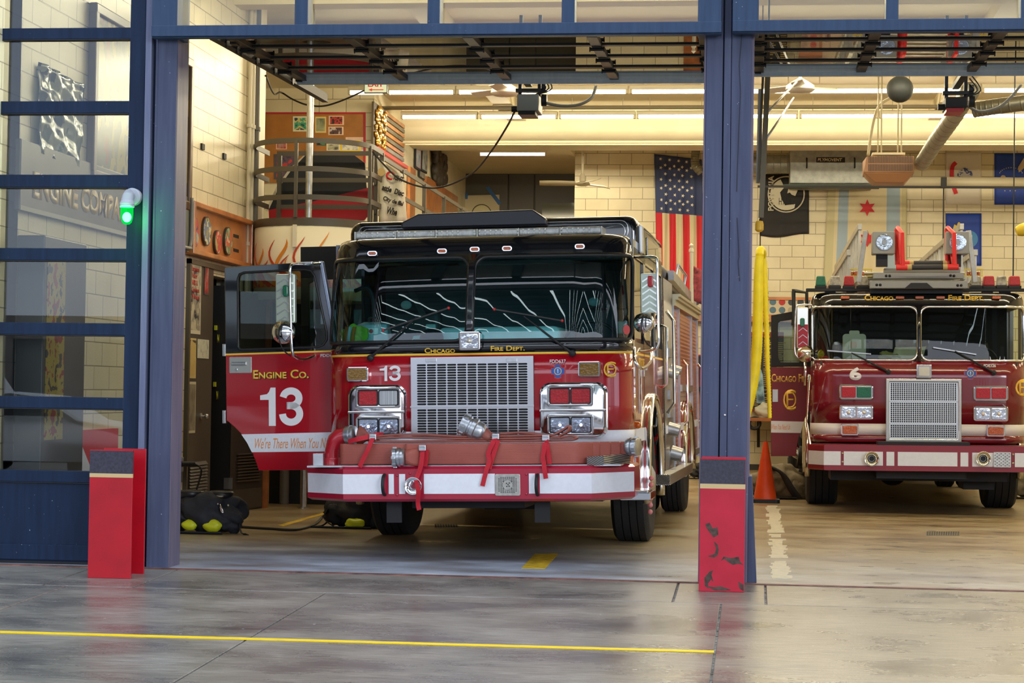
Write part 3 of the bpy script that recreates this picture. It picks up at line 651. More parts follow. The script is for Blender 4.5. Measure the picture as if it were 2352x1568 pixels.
# ------------------------------------------------------------------ vehicle helpers
def ray_poly(c, a, P):       # distance from c along angle a to polygon P (2D)
    dx, dy = math.cos(a), math.sin(a); best = None
    for (x0, y0), (x1, y1) in zip(P, P[1:]+P[:1]):
        ex, ey = x1-x0, y1-y0; den = dx*ey-dy*ex
        if abs(den) < 1e-12: continue
        t = ((x0-c[0])*ey-(y0-c[1])*ex)/den; u = ((x0-c[0])*dy-(y0-c[1])*dx)/den
        if t > 0 and -1e-9 <= u <= 1+1e-9 and (best is None or t < best): best = t
    return best
def holed(mb, O, I, y0, y1, n=48, ax='y'):     # panel with outline O and hole I (2D x,z), thickness y0..y1
    c = (sum(p[0] for p in I)/len(I), sum(p[1] for p in I)/len(I))
    A = sorted(set([round(2*PI*k/n, 5) for k in range(n)]+[round(math.atan2(p[1]-c[1], p[0]-c[0]) % (2*PI), 5) for p in O]))
    f = (lambda x, z: Vector((x, y0, z))) if ax == 'y' else (lambda x, z: Vector((y0, x, z)))
    d = (0, y1-y0, 0) if ax == 'y' else (y1-y0, 0, 0)
    po, pi = [], []
    for a in A:
        to, ti = ray_poly(c, a, O), ray_poly(c, a, I)
        po.append(f(c[0]+to*math.cos(a), c[1]+to*math.sin(a))); pi.append(f(c[0]+ti*math.cos(a), c[1]+ti*math.sin(a)))
    return mb.ring(po, pi, d)
def shift(P, c): return [(x+c[0], z+c[1]) for x, z in P]
def perforate(mb, x0, x1, z0, z1, nx, nz, hw, hh, r, y0, th, n=3, ang=0., mirror=False):
    """plate with a table of rounded slots cut through"""
    cw, ch = (x1-x0)/nx, (z1-z0)/nz
    for i in range(nx):
        for j in range(nz):
            cx, cz = x0+(i+.5)*cw, z0+(j+.5)*ch
            a = ang if (not mirror or i < nx/2) else -ang
            I = [(x*math.cos(a)-z*math.sin(a), x*math.sin(a)+z*math.cos(a)) for x, z in rrect(cw*hw, ch*hh, r, n)]
            O = []
            for x, z in I:
                k = max(abs(x)/(cw/2), abs(z)/(ch/2)); O.append((x/k, z/k))
            a0 = mb.pts([(cx+x, y0, cz+z) for x, z in O]); b0 = mb.pts([(cx+x, y0, cz+z) for x, z in I]); b1 = mb.pts([(cx+x, y0+th, cz+z) for x, z in I])
            m = len(I)
            for k in range(m):
                l = (k+1) % m
                mb.face([a0[k], a0[l], b0[l], b0[k]]); mb.face([b0[k], b0[l], b1[l], b1[k]])
            for sx, sz in ((1, 1), (-1, 1), (-1, -1), (1, -1)):      # corner fillers
                q = [k for k in range(m) if O[k][0]*sx > 0 and O[k][1]*sz > 0]
                for k in range(m):
                    l = (k+1) % m
                    ok = abs(abs(O[k][0])-cw/2) < 1e-7; ol = abs(abs(O[l][0])-cw/2) < 1e-7
                    if ok != ol and O[k][0]*sx > 0 and O[l][0]*sx > 0 and O[k][1]*sz > 0 and O[l][1]*sz > 0:
                        mb.poly([(cx+O[k][0], y0, cz+O[k][1]), (cx+O[l][0], y0, cz+O[l][1]), (cx+sx*cw/2, y0, cz+sz*ch/2)])
def wheel(parent, x, y, R=.53, w=.30, side=1, zc=None, duo=False):
    """tyre with tread grooves, hub and nuts; axis along x"""
    zc = R if zc is None else zc
    b = MB(); P = [(R*.60, -w/2+.02), (R*.80, -w/2), (R*.93, -w/2+.005), (R*.985, -w/2+.03)]
    for k in range(4):
        u = -w/2+.03+(w-.06)*(k+.5)/4.0; g = (w-.06)/8
        P += [(R, u-g+.006), (R, u+g-.006)] + ([(R-.014, u+g-.003), (R-.014, u+g+.003)] if k < 3 else [])
    P += [(R*.985, w/2-.03), (R*.93, w/2-.005), (R*.80, w/2), (R*.60, w/2-.02)]
    b.lathe((x, y, zc), P, 'x', 48); t = b.build('tyre', RUBBER, parent, smooth='auto')
    b = MB(); s = side; q = x+s*w/2
    b.lathe((q-s*.03, y, zc), [(0, s*-.03), (R*.60, s*-.03), (R*.62, s*.0), (R*.58, s*.0), (R*.52, s*-.05), (R*.30, s*-.06), (R*.27, s*.03), (R*.16, s*.06), (0, s*.065)], 'x', 36)
    h = b.build('wheel_hub', ALU, parent, smooth='auto')
    b = MB()
    for k in range(10):
        a = 2*PI*k/10; c = (q-s*.09, y+R*.41*math.cos(a), zc+R*.41*math.sin(a)); b.cyl(c, (c[0]+s*.05, c[1], c[2]), .017, .012, 6)
    b.build('wheel_nuts', CHROME, h); return t
def lamp_lens(name, col, em=0., pat=0, rough=.15):
    m, n, p, N, L = nodes_of(name, rough)
    t = N.new('ShaderNodeTexCoord'); v = N.new('ShaderNodeTexVoronoi' if pat == 0 else 'ShaderNodeTexBrick')
    if pat: v.inputs['Scale'].default_value = 60; v.inputs['Color1'].default_value = (*col, 1); v.inputs['Color2'].default_value = (*[c*.7 for c in col], 1); v.inputs['Mortar'].default_value = (*[c*.25 for c in col], 1); v.offset = 0
    else: v.inputs['Scale'].default_value = 60
    L.new(t.outputs['Object'], v.inputs['Vector'])
    if pat: L.new(v.outputs['Color'], p.inputs['Base Color'])
    else:
        r = ramp(N, [(.0, [c*1.0 for c in col]), (1, [c*.6 for c in col])]); L.new(v.outputs['Distance'], r.inputs[0]); L.new(r.outputs[0], p.inputs['Base Color'])
        bp = N.new('ShaderNodeBump'); bp.inputs['Strength'].default_value = .3; bp.inputs['Distance'].default_value = .005; L.new(v.outputs['Distance'], bp.inputs['Height']); L.new(bp.outputs[0], p.inputs['Normal'])
    p.inputs['Coat Weight'].default_value = .35; p.inputs['Coat Roughness'].default_value = .03
    if em: p.inputs['Emission Color'].default_value = (*col, 1); p.inputs['Emission Strength'].default_value = em
    return m
LRED = lamp_lens('red_lens', (.50, .004, .012), .05, rough=.4); LWHITE = lamp_lens('clear_led_lens', (.62, .66, .70), 0, 1); LAMB = lamp_lens('amber_lens', (.30, .15, .008)); LGRN = lamp_lens('green_lens', (.0, .15, .07), .05, rough=.4)
LORG = lamp_lens('orange_lens', (.62, .12, .004), .02); LHEAD = mat('headlamp_reflector', (.75, .80, .88), .12, .9, bump=.35, bs=22)
CABGL = glass('windscreen_glass', (.46, .86, .88), 1.75)
CABGL6 = glass('windscreen_glass_clear', (.60, .70, .62), 1.55)
SIDEGL = glass('side_window_glass', (.50, .58, .54), 1.5)
STRAPM = mat('red_webbing', (.50, .006, .02), .65, bump=.4, bs=160)
def emblem(parent, c, r, y):            # round blue and red cross badge
    b = MB(); n = 64; P = []
    for k in range(n):
        a = 2*PI*k/n; d = abs(((a+PI/4) % (PI/2))-PI/4); q = r*(1.0 if d < PI/4-.22 else .72); P.append((c[0]+q*math.cos(a), c[1]+q*math.sin(a)))
    b.prism([(x, y, z) for x, z in P], (0, -.0012, 0))
    b.mi = 1; b.prism([(c[0]+(x-c[0])*.86, y-.0012, c[1]+(z-c[1])*.86) for x, z in P], (0, -.0006, 0))
    b.mi = 2; b.lathe((c[0], y-.0018, c[1]), [(0, 0), (r*.50, 0), (r*.50, .0006), (0, .0006)], 'y', 28)
    b.mi = 3; b.lathe((c[0], y-.0024, c[1]), [(0, 0), (r*.40, 0), (r*.40, .0006), (0, .0006)], 'y', 28)
    o = b.build('cross_badge', [mat('badge_red', (.55, .04, .03), .4), mat('badge_blue', (.02, .10, .42), .4), mat('badge_yellow', (.75, .55, .25), .4), mat('badge_pale_blue', (.05, .16, .50), .4)], parent)
    m = Matrix.Translation((c[0], y-.0032, c[1])); text('1', WHITEL, o, 'badge_numeral', h=r*.55, bold=.02, m=m, align='c', ext=.0006); return o
def monogram(parent, c, h, y, xs=1.):       # interlaced C F D
    k = 0
    for ch, dx, hh, w in (('D', .10, .78, .62), ('C', -.02, 1.0, .80), ('F', .02, .72, .42)):
        m = Matrix.Translation((c[0]+dx*h*xs, y-.0006*k, c[1])); k += 1
        text(ch, GOLD, parent, 'monogram_letter', w=h*w*xs, h=h*hh, bold=-.012, m=m, align='c', ext=.0008)
def capsule(b, c, w, h, y0, y1, n=6): panel(b, c, w, h, h/2, y0, y1, n)
# ------------------------------------------------------------------ fire engine 13
F = Frame((at(1089, 900, Y=15.95).x+.03, 15.95, 0), math.radians(-1.95), -.025)
E13 = thing('fire_engine', 'red and black fire engine numbered 13 in the middle bay, its front door swung open', 'fire engine', m=F.m)
def e(px, py, y): return F.y(px, py, y)
WE = 1.25
def rake(z):
    u = (z-1.68)/.77; return .0 if z < 1.68 else (z-1.68)*.27-(.15*u*(1-u) if u < 1 else 0)
def upath(z, inset=0., yb=.5, r=.30, n=10, bow=.05):
    """front of the cab in plan: left side, rounded corner, front, corner, right side"""
    w = WE-inset; y0 = rake(z)+inset; r = max(.02, r-inset); P = [Vector((-w, yb, z))]
    for k in range(n+1):
        a = PI+PI/2*k/n; P.append(Vector((-w+r+r*math.cos(a), y0+bow+r+r*math.sin(a), z)))
    m = 14
    for k in range(1, m): x = -w+r+(2*w-2*r)*k/m; P.append(Vector((x, y0+bow*(x/w)**2, z)))
    for k in range(n+1):
        a = 1.5*PI+PI/2*k/n; P.append(Vector((w-r+r*math.cos(a), y0+bow+r+r*math.sin(a), z)))
    P.append(Vector((w, yb, z)))
    for p in P[1:-1]: p.y = min(p.y, yb)
    return P
zg0, zg1 = 1.612, 1.630
zwb, zwt = 1.715, 2.435
def sheet(name, zs, m, solid=.012, **k):
    b = MB(); b.grid([upath(z) for z in zs]); return b.build(name, m, E13, smooth='auto', solid=solid, **k)
sheet('lower_front_panel', [.52, .70, .89], REDP); sheet('white_band', [.89, 1.0], WHITEP); sheet('front_panel', [1.0, 1.2, 1.45, zg0], REDP)
sheet('gold_pinstripe', [zg0, zg1], GOLD); sheet('black_cowl', [zg1, 1.68, zwb+.012], BLACKP)
# roof with rounded brow
b = MB(); rings = []
for z, i in ((zwt-.01, 0), (2.50, 0), (2.545, .012), (2.575, .035), (2.592, .07)): rings.append(upath(z, i, yb=1.4))
G = b.grid(rings); top = upath(2.592, .07, yb=1.4)
b.poly([p+Vector((0, 0, .0)) for p in top]); b.box((-WE, 1.38, zwt), (WE, 3.45, 2.56))
b.build('cab_roof', BLACKP, E13, smooth='auto', bevel=0)
# windscreen: two panes wrapping to the corners, rounded border
def wpath(z, n=160):
    P = upath(z, n=12); P = P[2:-2]; L = [0]
    for a, c in zip(P, P[1:]): L.append(L[-1]+(c-a).length)
    def f(s):
        t = s*L[-1]
        for i in range(len(P)-1):
            if t <= L[i+1]+1e-9: return P[i].lerp(P[i+1], (t-L[i])/(L[i+1]-L[i]))
        return P[-1]
    return f, L[-1]
def ws(s, z, off=0.):
    f, T = wpath(z); p = f(s); q = f(min(1, s+.002)); r_ = f(max(0, s-.002)); d = (q-r_).normalized(); nn = Vector((d.y, -d.x, 0)).normalized()
    return p+nn*off
f_, TL = wpath(2.0)
def pane(s0, s1, name):
    n = 44; rc = .10; cols = []
    for k in range(n+1):
        u = .5-.5*math.cos(PI*k/n); s = s0+(s1-s0)*u; d = min(s-s0, s1-s)*TL
        c = rc-math.sqrt(max(0, rc*rc-(rc-min(d, rc))**2)) if d < rc else 0
        cols.append((s, zwb+.012+c, zwt-.02-c))
    b = MB(); b.grid([[ws(s, a+(c-a)*j/8, -.004) for j in range(9)] for s, a, c in cols]); g = b.build(name, CABGL, E13, smooth=True)
    loop = [(s, a) for s, a, c in cols]+[(s, c) for s, a, c in cols[::-1]]
    b = MB(); b.tube([ws(s, z, .004) for s, z in loop], .014, 8, closed=True); b.build('windscreen_gasket', mat('gasket_rubber', (.02, .021, .022), .35), g, smooth=True)
    b = MB()                                   # painted frame outside the rounded corners
    b.grid([[ws(s, zwb, 0), ws(s, a, .0)] for s, a, c in cols]); b.grid([[ws(s, zwt, 0), ws(s, c, 0)] for s, a, c in cols]); b.build('windscreen_surround', BLACKP, g, smooth=True, solid=.012)
mc = .5-.012
pane(.0, mc-.009, 'windscreen'); pane(mc+.009, 1.0, 'windscreen')
b = MB(); b.grid([[ws(mc+d, z, .008) for z in (zwb, 1.9, 2.1, 2.3, zwt)] for d in (-.011, -.006, 0, .006, .011)]); b.build('centre_post', BLACKP, E13, smooth=True, solid=.03)
# side pillars right behind the wrapped glass
b = MB()
for s in (-1, 1):
    b.hexa([(s*WE-.03*s, .50, zwb), (s*WE, .50, zwb), (s*WE, .60, zwb), (s*WE-.03*s, .60, zwb), (s*WE-.03*s, .46, zwt), (s*WE, .46, zwt), (s*WE, .60, zwt), (s*WE-.03*s, .60, zwt)])
b.build('corner_post', BLACKP, E13, split=True)
# sides of the cab (right side closed; the left front door hangs open)
def arc(cy, cz, r, a0, a1, n=14): return [(cy+r*math.cos(a0+(a1-a0)*k/n), cz+r*math.sin(a0+(a1-a0)*k/n)) for k in range(n+1)]
AX, AR = 2.10, .72
for s in (1, -1):
    yA = .50 if s == 1 else 1.42
    b = MB()
    arch = arc(AX, .53, AR, PI, 0)
    b.prism([(s*WE, y, z) for y, z in [(yA, .42), (AX-AR, .42)]+arch+[(AX+AR, .42), (3.45, .42), (3.45, .89), (AX+AR, .89), (AX, 1.21), (yA, .89)]], (-s*.03, 0, 0)) if False else None
    lo = [(yA, .42)]+[p for p in [(AX-AR, .42)]+arch+[(AX+AR, .42)]]+[(3.45, .42)]
    def strip(z0, z1, mt, nm):
        bb = MB(); ys_ = [yA]+[y for y, z in arch]+[3.45]
        ys_ = sorted(set(ys_))
        for a, c in zip(ys_, ys_[1:]):
            def zl(y): return .53+math.sqrt(max(0, AR*AR-(y-AX)**2)) if abs(y-AX) < AR else -1
            q0, q1 = (max(z0, zl(a)), max(z0, zl(c))) if (abs((a+c)/2-AX) < AR) else (z0, z0)
            if min(q0, q1) >= z1: continue
            q0, q1 = min(q0, z1), min(q1, z1)
            bb.hexa([(s*(WE-.03), a, q0), (s*WE, a, q0), (s*WE, c, q1), (s*(WE-.03), c, q1), (s*(WE-.03), a, z1), (s*WE, a, z1), (s*WE, c, z1), (s*(WE-.03), c, z1)])
        bb.build(nm, mt, E13, split=True)
    strip(.42, .89, REDP, 'side_skirt'); strip(.89, 1.0, WHITEP, 'white_side_band'); strip(1.0, zg0, REDP, 'side_panel'); strip(zg0, zg1, GOLD, 'gold_side_stripe'); strip(zg1, zwb, BLACKP, 'black_belt')
    b = MB()
    for a, c in ((1.42, 1.62), (2.45, 2.62), (3.35, 3.45)): b.box((s*(WE-.03), a, zwb), (s*WE, c, 2.56))
    b.box((s*(WE-.03), .5, zwt-.02), (s*WE, 3.45, 2.56)); b.build('window_pillars', BLACKP, E13, split=True)
    b = MB(); b.box((s*(WE-.018), 1.62, zwb), (s*(WE-.012), 2.45, zwt)); b.box((s*(WE-.018), 2.62, zwb), (s*(WE-.012), 3.35, zwt))
    if s == 1: b.box((s*(WE-.018), .6, zwb), (s*(WE-.012), 1.42, zwt))
    b.build('side_window', SIDEGL, E13, split=True)
    b = MB(); b.tube([(s*(WE+.015), y, z) for y, z in arc(AX, .53, AR+.01, PI*1.08, -PI*.08, 24)], .04, 10); b.build('wheel_arch', CHROME, E13, smooth=True)
    b = MB(); b.tube([(s*(WE-.30), y, z) for y, z in arc(AX, .53, AR, PI, 0, 20)], .01, 4); b.grid([[(s*(WE-.02), y, z), (s*(WE-.55), y, z)] for y, z in arc(AX, .53, AR, PI*1.05, -PI*.05, 20)]); b.build('wheel_well', DARKM, E13, smooth=True)
# door handle strips, grab rails and details on the right side
b = MB()
b.tube([(WE+.0, 3.2, 1.35), (WE+.06, 3.2, 1.38), (WE+.06, 3.2, 1.92), (WE, 3.2, 1.95)], .014, 8)
b.build('grab_rail', CHROME, E13, smooth=True, split=True)
b = MB(); b.cbox((WE+.008, 1.30, 1.48), (.02, .14, .09)); b.cbox((WE+.03, 1.30, 1.50), (.02, .10, .025)); b.build('door_latch', CHROME, E13, bevel=.004, split=True)
b = MB()
for y0 in (.52, 1.40, 2.50, 3.36): b.box((WE, y0, .80), (WE+.002, y0+.008, zwt))
b.build('door_shut_line', BLACKM, E13, split=True)
m = plane_m((WE+.002, .85, 1.12), (0, 1, 0)); text('13', WHITEL, E13, 'side_numeral', w=.30, h=.40, bold=.03, m=m)
m = plane_m((WE+.002, .85, 1.52), (0, 1, 0)); text('CHICAGO FIRE', GOLD, E13, 'side_lettering', w=.55, h=.07, bold=.02, m=m)
b = MB(); c = e(1450, 975, .52); b.sphere((WE+.01, .62, 1.03), .03, (1, 1.2, 1)); b.build('side_marker_lamp', LORG, E13, smooth=True)
# raised rear roof, cab rear wall
ybx = .98; zbx = e(1440, 494, ybx).z
b = MB(); rings = []
prof = [(0, 0), (0, .0)]
def rbox_ring(x0, x1, z0, z1, r, y, n=5): return [Vector(((x0+x1)/2+x, y, (z0+z1)/2+z)) for x, z in rrect(x1-x0, z1-z0, r, n)]
for y, i in ((ybx, .05), (ybx+.012, .022), (ybx+.04, .004), (ybx+.08, 0), (3.45, 0)): rings.append(rbox_ring(-WE+i, WE-i, 2.40+i, zbx-i, .10, y))
b.loft(rings); b.build('raised_roof', BLACKP, E13, smooth='auto')
b = MB()
for i in (.085, .11): b.tube([p for p in rbox_ring(-WE+i, WE-i, 2.60, zbx-i+.04, .06, ybx-.004)], .004, 6, closed=True)
b.build('roof_seam', CHROME, E13, smooth=True)
b = MB(); b.box((WE-.002, 1.25, zbx-.30), (WE+.012, 1.55, zbx-.10)); b.box((WE-.002, 1.75, zbx-.30), (WE+.012, 2.9, zbx-.13)); b.build('roof_side_window', SIDEGL, E13, bevel=.01, split=True)
b = MB(); b.box((WE-.002, 1.02, zbx-.32), (WE+.03, 1.17, zbx-.08)); b.build('scene_light', mat('scene_light_lens', (.8, .85, .9), .2), E13, bevel=.02)
b = MB(); b.box((-WE+.02, 3.40, .5), (WE-.02, 3.45, 2.5)); b.build('cab_rear_wall', BLACKM, E13)
# roof unit on the raised roof
q = [e(x, y, ybx+.12) for x, y in ((932, 530), (935, 516), (972, 497), (1232, 487), (1262, 508), (1264, 522))]
b = MB(); b.prism([(p.x, ybx-.10, p.z+.004) for p in q], (0, .85, 0)); b.build('roof_unit', mat('roof_unit_black', (.014, .015, .022), .35), E13, bevel=.012)
# light bar
p0, p1 = e(821, 545, .62), e(1386, 530, .62); zl = (p0.z+p1.z)/2
b = MB(); panel(b, ((p0.x+p1.x)/2, zl-.038), p1.x-p0.x-.10, .03, .012, .52, .80); b.box((p0.x+.25, .55, 2.58), (p0.x+.32, .78, zl-.04)); b.box((p1.x-.32, .55, 2.58), (p1.x-.25, .78, zl-.04)); LB = b.build('light_bar_base', BLACKM, E13)
b = MB(); r = []
for i, k in ((0, .03), (.02, .004), (.05, 0)): pass
n_ = 6; Lw = p1.x-p0.x
for k in range(n_):
    a, c = p0.x+Lw*k/n_+.004, p0.x+Lw*(k+1)/n_-.004
    b.cbox(((a+c)/2, .66, zl+.004), (c-a, .30, .062))
b.build('light_bar_lens', mat('smoky_lens', (.46, .47, .43), .10, 0, coat=1, var=.3, vs=24), LB, bevel=.016, seg=3, split=True)
b = MB()
for k in range(44):
    x = p0.x+.06+(Lw-.12)*k/43
    if (k*7//11) % 5 == 2: continue
    for z in (-.010, .014): b.lathe((x, .508, zl+z+.002), [(0, .006), (.008, .005), (.010, 0)], 'y', 8)
b.build('light_bar_diodes', mat('diode_white', (.75, .78, .76), .2), LB, split=True)
b = MB()
for k in range(n_+1): b.cbox((p0.x+Lw*min(max(k/n_, .002), .998), .66, zl+.0), (.012, .306, .068))
b.build('light_bar_joints', mat('clear_plastic', (.55, .56, .52), .25), LB, bevel=.003, split=True)
# marker lamps on the brow
for x, y in ((856, 582), (1017, 577), (1092, 573), (1166, 571), (1332, 566)):
    c = e(x, y, rake(2.48)+.02); b = MB(); yy_ = rake(c.z)+.05*(c.x/WE)**2
    capsule(b, (c.x, c.z), .082, .040, yy_-.018, yy_+.02); o = b.build('marker_lamp', CHROME, E13, bevel=.004); b = MB(); capsule(b, (c.x, c.z), .062, .026, yy_-.026, yy_-.01); b.build('marker_lens', LORG, o, bevel=.003)
# wipers
for piv, elbow, b0, b1 in (((857, 822), (962, 730), (886, 759), (1034, 708)), ((1318, 812), (1207, 727), (1139, 711), (1294, 737))):
    def on(x, y, off): c = e(x, y, .1); z = c.z; return Vector((c.x, rake(z)+.05*(c.x/WE)**2-off, z))
    pv, el, a, c = on(*piv, .03), on(*elbow, .035), on(*b0, .022), on(*b1, .022)
    b = MB(); b.tube([pv, pv.lerp(el, .45)+Vector((0, -.012, 0)), el], [.013, .009, .006], 8); b.lathe(pv+Vector((0, .03, 0)), [(.028, 0), (.026, .035), (.012, .045), (0, .046)], 'y', 14); w = b.build('wiper_arm', BLACKM, E13, smooth='auto')
    b = MB(); b.bar(a, c, .012, .02, up=(0, 1, 0)); b.bar(a.lerp(c, .2)+Vector((0, -.012, 0)), a.lerp(c, .8)+Vector((0, -.012, 0)), .008, .012, up=(0, 1, 0)); b.build('wiper_blade', mat('blade_rubber', (.03, .025, .025), .5), w)
    b = MB()
    for p in (a, c): b.sphere(p, .012)
    b.build('blade_tip', mat('red_tip', (.7, .02, .02), .5), w, smooth=True)
# grille
g0, g1 = e(945, 1001, -.03), e(1225, 817, -.03); gx0, gx1, gz0, gz1 = g0.x, g1.x, g0.z, g1.z
b = MB(); zs_ = e(1080, 933, -.03).z; x0_, x1_ = e(957, 880, -.03).x, e(1213, 880, -.03).x
za1, za0 = e(1085, 834, -.03).z, e(1085, 930, -.03).z; zb1, zb0 = e(1085, 938, -.03).z, e(1085, 999, -.03).z
GRM = mat('mirror_steel', (.80, .81, .84), .2, 1.)
perforate(b, x0_, x1_, za0, za1, 11, 16, .90, .72, .011, -.035, .02); perforate(b, x0_, x1_, zb0, zb1, 11, 10, .90, .72, .011, -.035, .02)
for r in ((gx0, gx1, za1, gz1), (gx0, x0_, za0, za1), (x1_, gx1, za0, za1), (gx0, x0_, zb0, zb1), (x1_, gx1, zb0, zb1), (gx0, gx1, zb1, za0), (gx0, gx1, gz0, zb0)):
    b.box((r[0], -.035, r[2]), (r[1], -.020, r[3]))
b.box((gx0-.004, -.05, zs_-.006), (gx1+.004, -.035, zs_+.006))
GR = b.build('grille', GRM, E13)
b = MB(); b.box((gx0+.0, -.012, gz0), (gx1, -.002, gz1)); b.build('grille_backing', mat('radiator_black', (.004, .005, .006), .6), GR)
b = MB()
for x in (990, 1175):
    c = e(x, 827, -.04); panel(b, (c.x, c.z), .09, .030, .004, -.042, -.034)
b.build('grille_tab', ALU, GR, bevel=.002)
# headlamp clusters
def cluster(xa, ya, xb, yb, L1, L2, s):
    p, q = e(xa, yb, -.02), e(xb, ya, -.02); cx, cz, w, h = (p.x+q.x)/2, (p.z+q.z)/2, q.x-p.x, q.z-p.z
    b = MB(); R = []
    for yy_, i in ((.10, -.010), (-.01, -.010), (-.018, 0), (-.055, .006), (-.062, .022)): R.append([Vector((cx+x+(.0 if (x*s < w*.3) else 0), yy_, cz+z)) for x, z in rrect(w-2*i, h-2*i, .09-max(0, i), 7)])
    b.loft(R); o = b.build('lamp_housing', CHROME, E13, smooth='auto')
    b = MB(); b.box((p.x-.004, -.068, cz-.010), (q.x+.004, -.05, cz+.010)); b.build('housing_trim', CHROME, o, bevel=.004)
    xx = cx-s*.02
    for zz_, ls, nm in ((cz+.115, (L1, L2), 'warning_lamp'), (cz-.115, (LHEAD, LHEAD), 'headlamp')):
        b = MB(); holed(b, shift(rrect(.37, .165, .022), (xx, zz_)), shift(rrect(.335, .130, .014), (xx, zz_)), -.082, -.058); b.build('lamp_bezel', CHROME, o, bevel=.004)
        for k, lm in ((-1, ls[0]), (1, ls[1])):
            c = (xx+k*.084, zz_); b = MB(); panel(b, c, .158, .122, .014, -.070, -.055); l = b.build(nm, lm, o, bevel=.006)
            b = MB(); holed(b, shift(rrect(.164, .128, .016), c), shift(rrect(.150, .114, .012), c), -.076, -.060); b.build('lamp_gasket', BLACKM, l)
            if nm == 'headlamp': b = MB(); panel(b, c, .150, .114, .012, -.074, -.071); b.build('headlamp_glass', glass('headlamp_glass', (.95, .97, 1), 1.5), l); b = MB(); b.lathe((c[0], -.071, c[1]), [(0, .0), (.02, -.002), (.035, -.010), (.036, -.012)], 'y', 16); b.sphere((c[0], -.066, c[1]), .014); b.build('headlamp_bulb', mat('bulb_glow', (.9, .9, .9), .1, emis=(1, 1, 1), es=.8), l, smooth=True)
cluster(803, 886, 930, 1006, LRED, LWHITE, -1); cluster(1243, 880, 1392, 1004, LRED, LRED, 1)
for xa, ya, xb, yb in ((796, 842, 846, 876), (1328, 829, 1379, 866)):
    p, q = e(xa, yb, -.01), e(xb, ya, -.01); c = ((p.x+q.x)/2, (p.z+q.z)/2); yo = .05*(c[0]/WE)**2+.0
    b = MB(); panel(b, c, q.x-p.x, q.z-p.z, .018, yo-.045, yo+.04); o = b.build('arrow_lamp', CHROME, E13, bevel=.006); b = MB(); panel(b, c, q.x-p.x-.028, q.z-p.z-.028, .010, yo-.052, yo-.04); b.build('arrow_lens', LAMB, o)
# lettering on the front
def front_text(s, xa, ya, xb, yb, m_, y=-.013, bold=.02, caps=None, par=None, **k):
    p, q = F.y(xa, yb, y), F.y(xb, ya, y); yo = .05*(max(abs(p.x), abs(q.x))/WE)**2
    p, q = F.y(xa, yb, y), F.y(xb, ya, y)
    return text(s, m_, par or E13, 'lettering', w=q.x-p.x, h=q.z-p.z, bold=bold, caps=caps, m=Matrix.Translation((p.x, y+.05*((p.x+q.x)/2/WE)**2, p.z)), **k)
p, q = F.y(872, 875, -.004), F.y(920, 839, -.004); thirteen(E13, (p.x, p.z), q.x-p.x, q.z-p.z, -.011+.05*(q.x/WE)**2, WHITEL)
front_text('CHICAGO', 975, 798, 1045, 811, GOLD, y=-.016, bold=.02, caps=range(1, 7)); front_text('FIRE DEPT.', 1127, 793, 1205, 806, GOLD, y=-.016, bold=.02, caps=[1, 2, 3, 6, 7, 8, 9])
front_text('FDD637', 1262, 825, 1299, 834, WHITEL, bold=.015, y=-.014)
c = e(1281, 852, -.0); emblem(E13, (c.x, c.z), .062, .008)
c = e(1401, 848, .02); monogram(E13, (c.x, c.z), .125, .030)
b = MB(); c = e(1429, 757, .20); b.lathe((WE-.035, .22, c.z), [(0, .002), (.04, .002), (.04, 0), (0, 0)], Vector((.75, -.6, 0)), 20); b.build('round_sticker', mat('sticker_red', (.7, .1, .1), .4), E13)
# centre flood lamp on the cowl
p, q = e(1057, 805, -.06), e(1106, 761, -.06); c = ((p.x+q.x)/2, (p.z+q.z)/2)
b = MB(); panel(b, c, q.x-p.x, q.z-p.z, .02, -.13, -.03); b.box((c[0]-.05, -.05, c[1]-.06), (c[0]+.05, .05, c[1]+.0)); o = b.build('flood_lamp', CHROME, E13, bevel=.008); b = MB(); panel(b, c, q.x-p.x-.04, q.z-p.z-.04, .01, -.134, -.12); b.build('flood_lens', LHEAD, o); b = MB(); b.sphere((c[0], -.128, c[1]), .022); b.build('flood_bulb', mat('warm_lens', (.8, .75, .6), .1, .4), o, smooth=True)
# bumper
bz0, bz1 = .475, .745; yF = -.75; ch = [(-1.27, -.42), (-.90, yF), (1.03, yF), (1.33, -.42), (1.33, .0), (-1.27, .0)]
def hull(z0, z1, grow=0.): return [[Vector((x*(1+grow/1.3), y-(grow if y < -.1 else 0), z)) for x, y in ch] for z in (z0, z1)]
b = MB(); R = hull(bz0+.012, bz0+.05, .0)
rings = [hull(bz0, 0, -.03)[0], hull(bz0+.02, 0, 0)[0], hull(bz1-.02, 0, 0)[0], hull(bz1, 0, -.02)[0]]
b.loft(rings); BU = b.build('bumper', mat('bumper_red', (.38, .008, .035), .3, coat=.6), E13)
def on_bumper(x0, x1, z0, z1, off=.003):       # strip following the front and corners
    segs = [(-1.27, -.42), (-.90, yF), (1.03, yF), (1.33, -.42)]; P = []
    for (xa, ya), (xb, yb) in zip(segs, segs[1:]):
        a, c = max(x0, xa), min(x1, xb)
        if a >= c: continue
        nn = Vector((yb-ya, -(xb-xa), 0)).normalized()*off
        for x in (a, c): t = (x-xa)/(xb-xa); P.append(Vector((x+nn.x, ya+(yb-ya)*t+nn.y, 0)))
    return P
zst0, zst1 = .535, .688
WHITEB = mat('bumper_white_tape', (.80, .82, .88), .35, var=.03, vs=30)
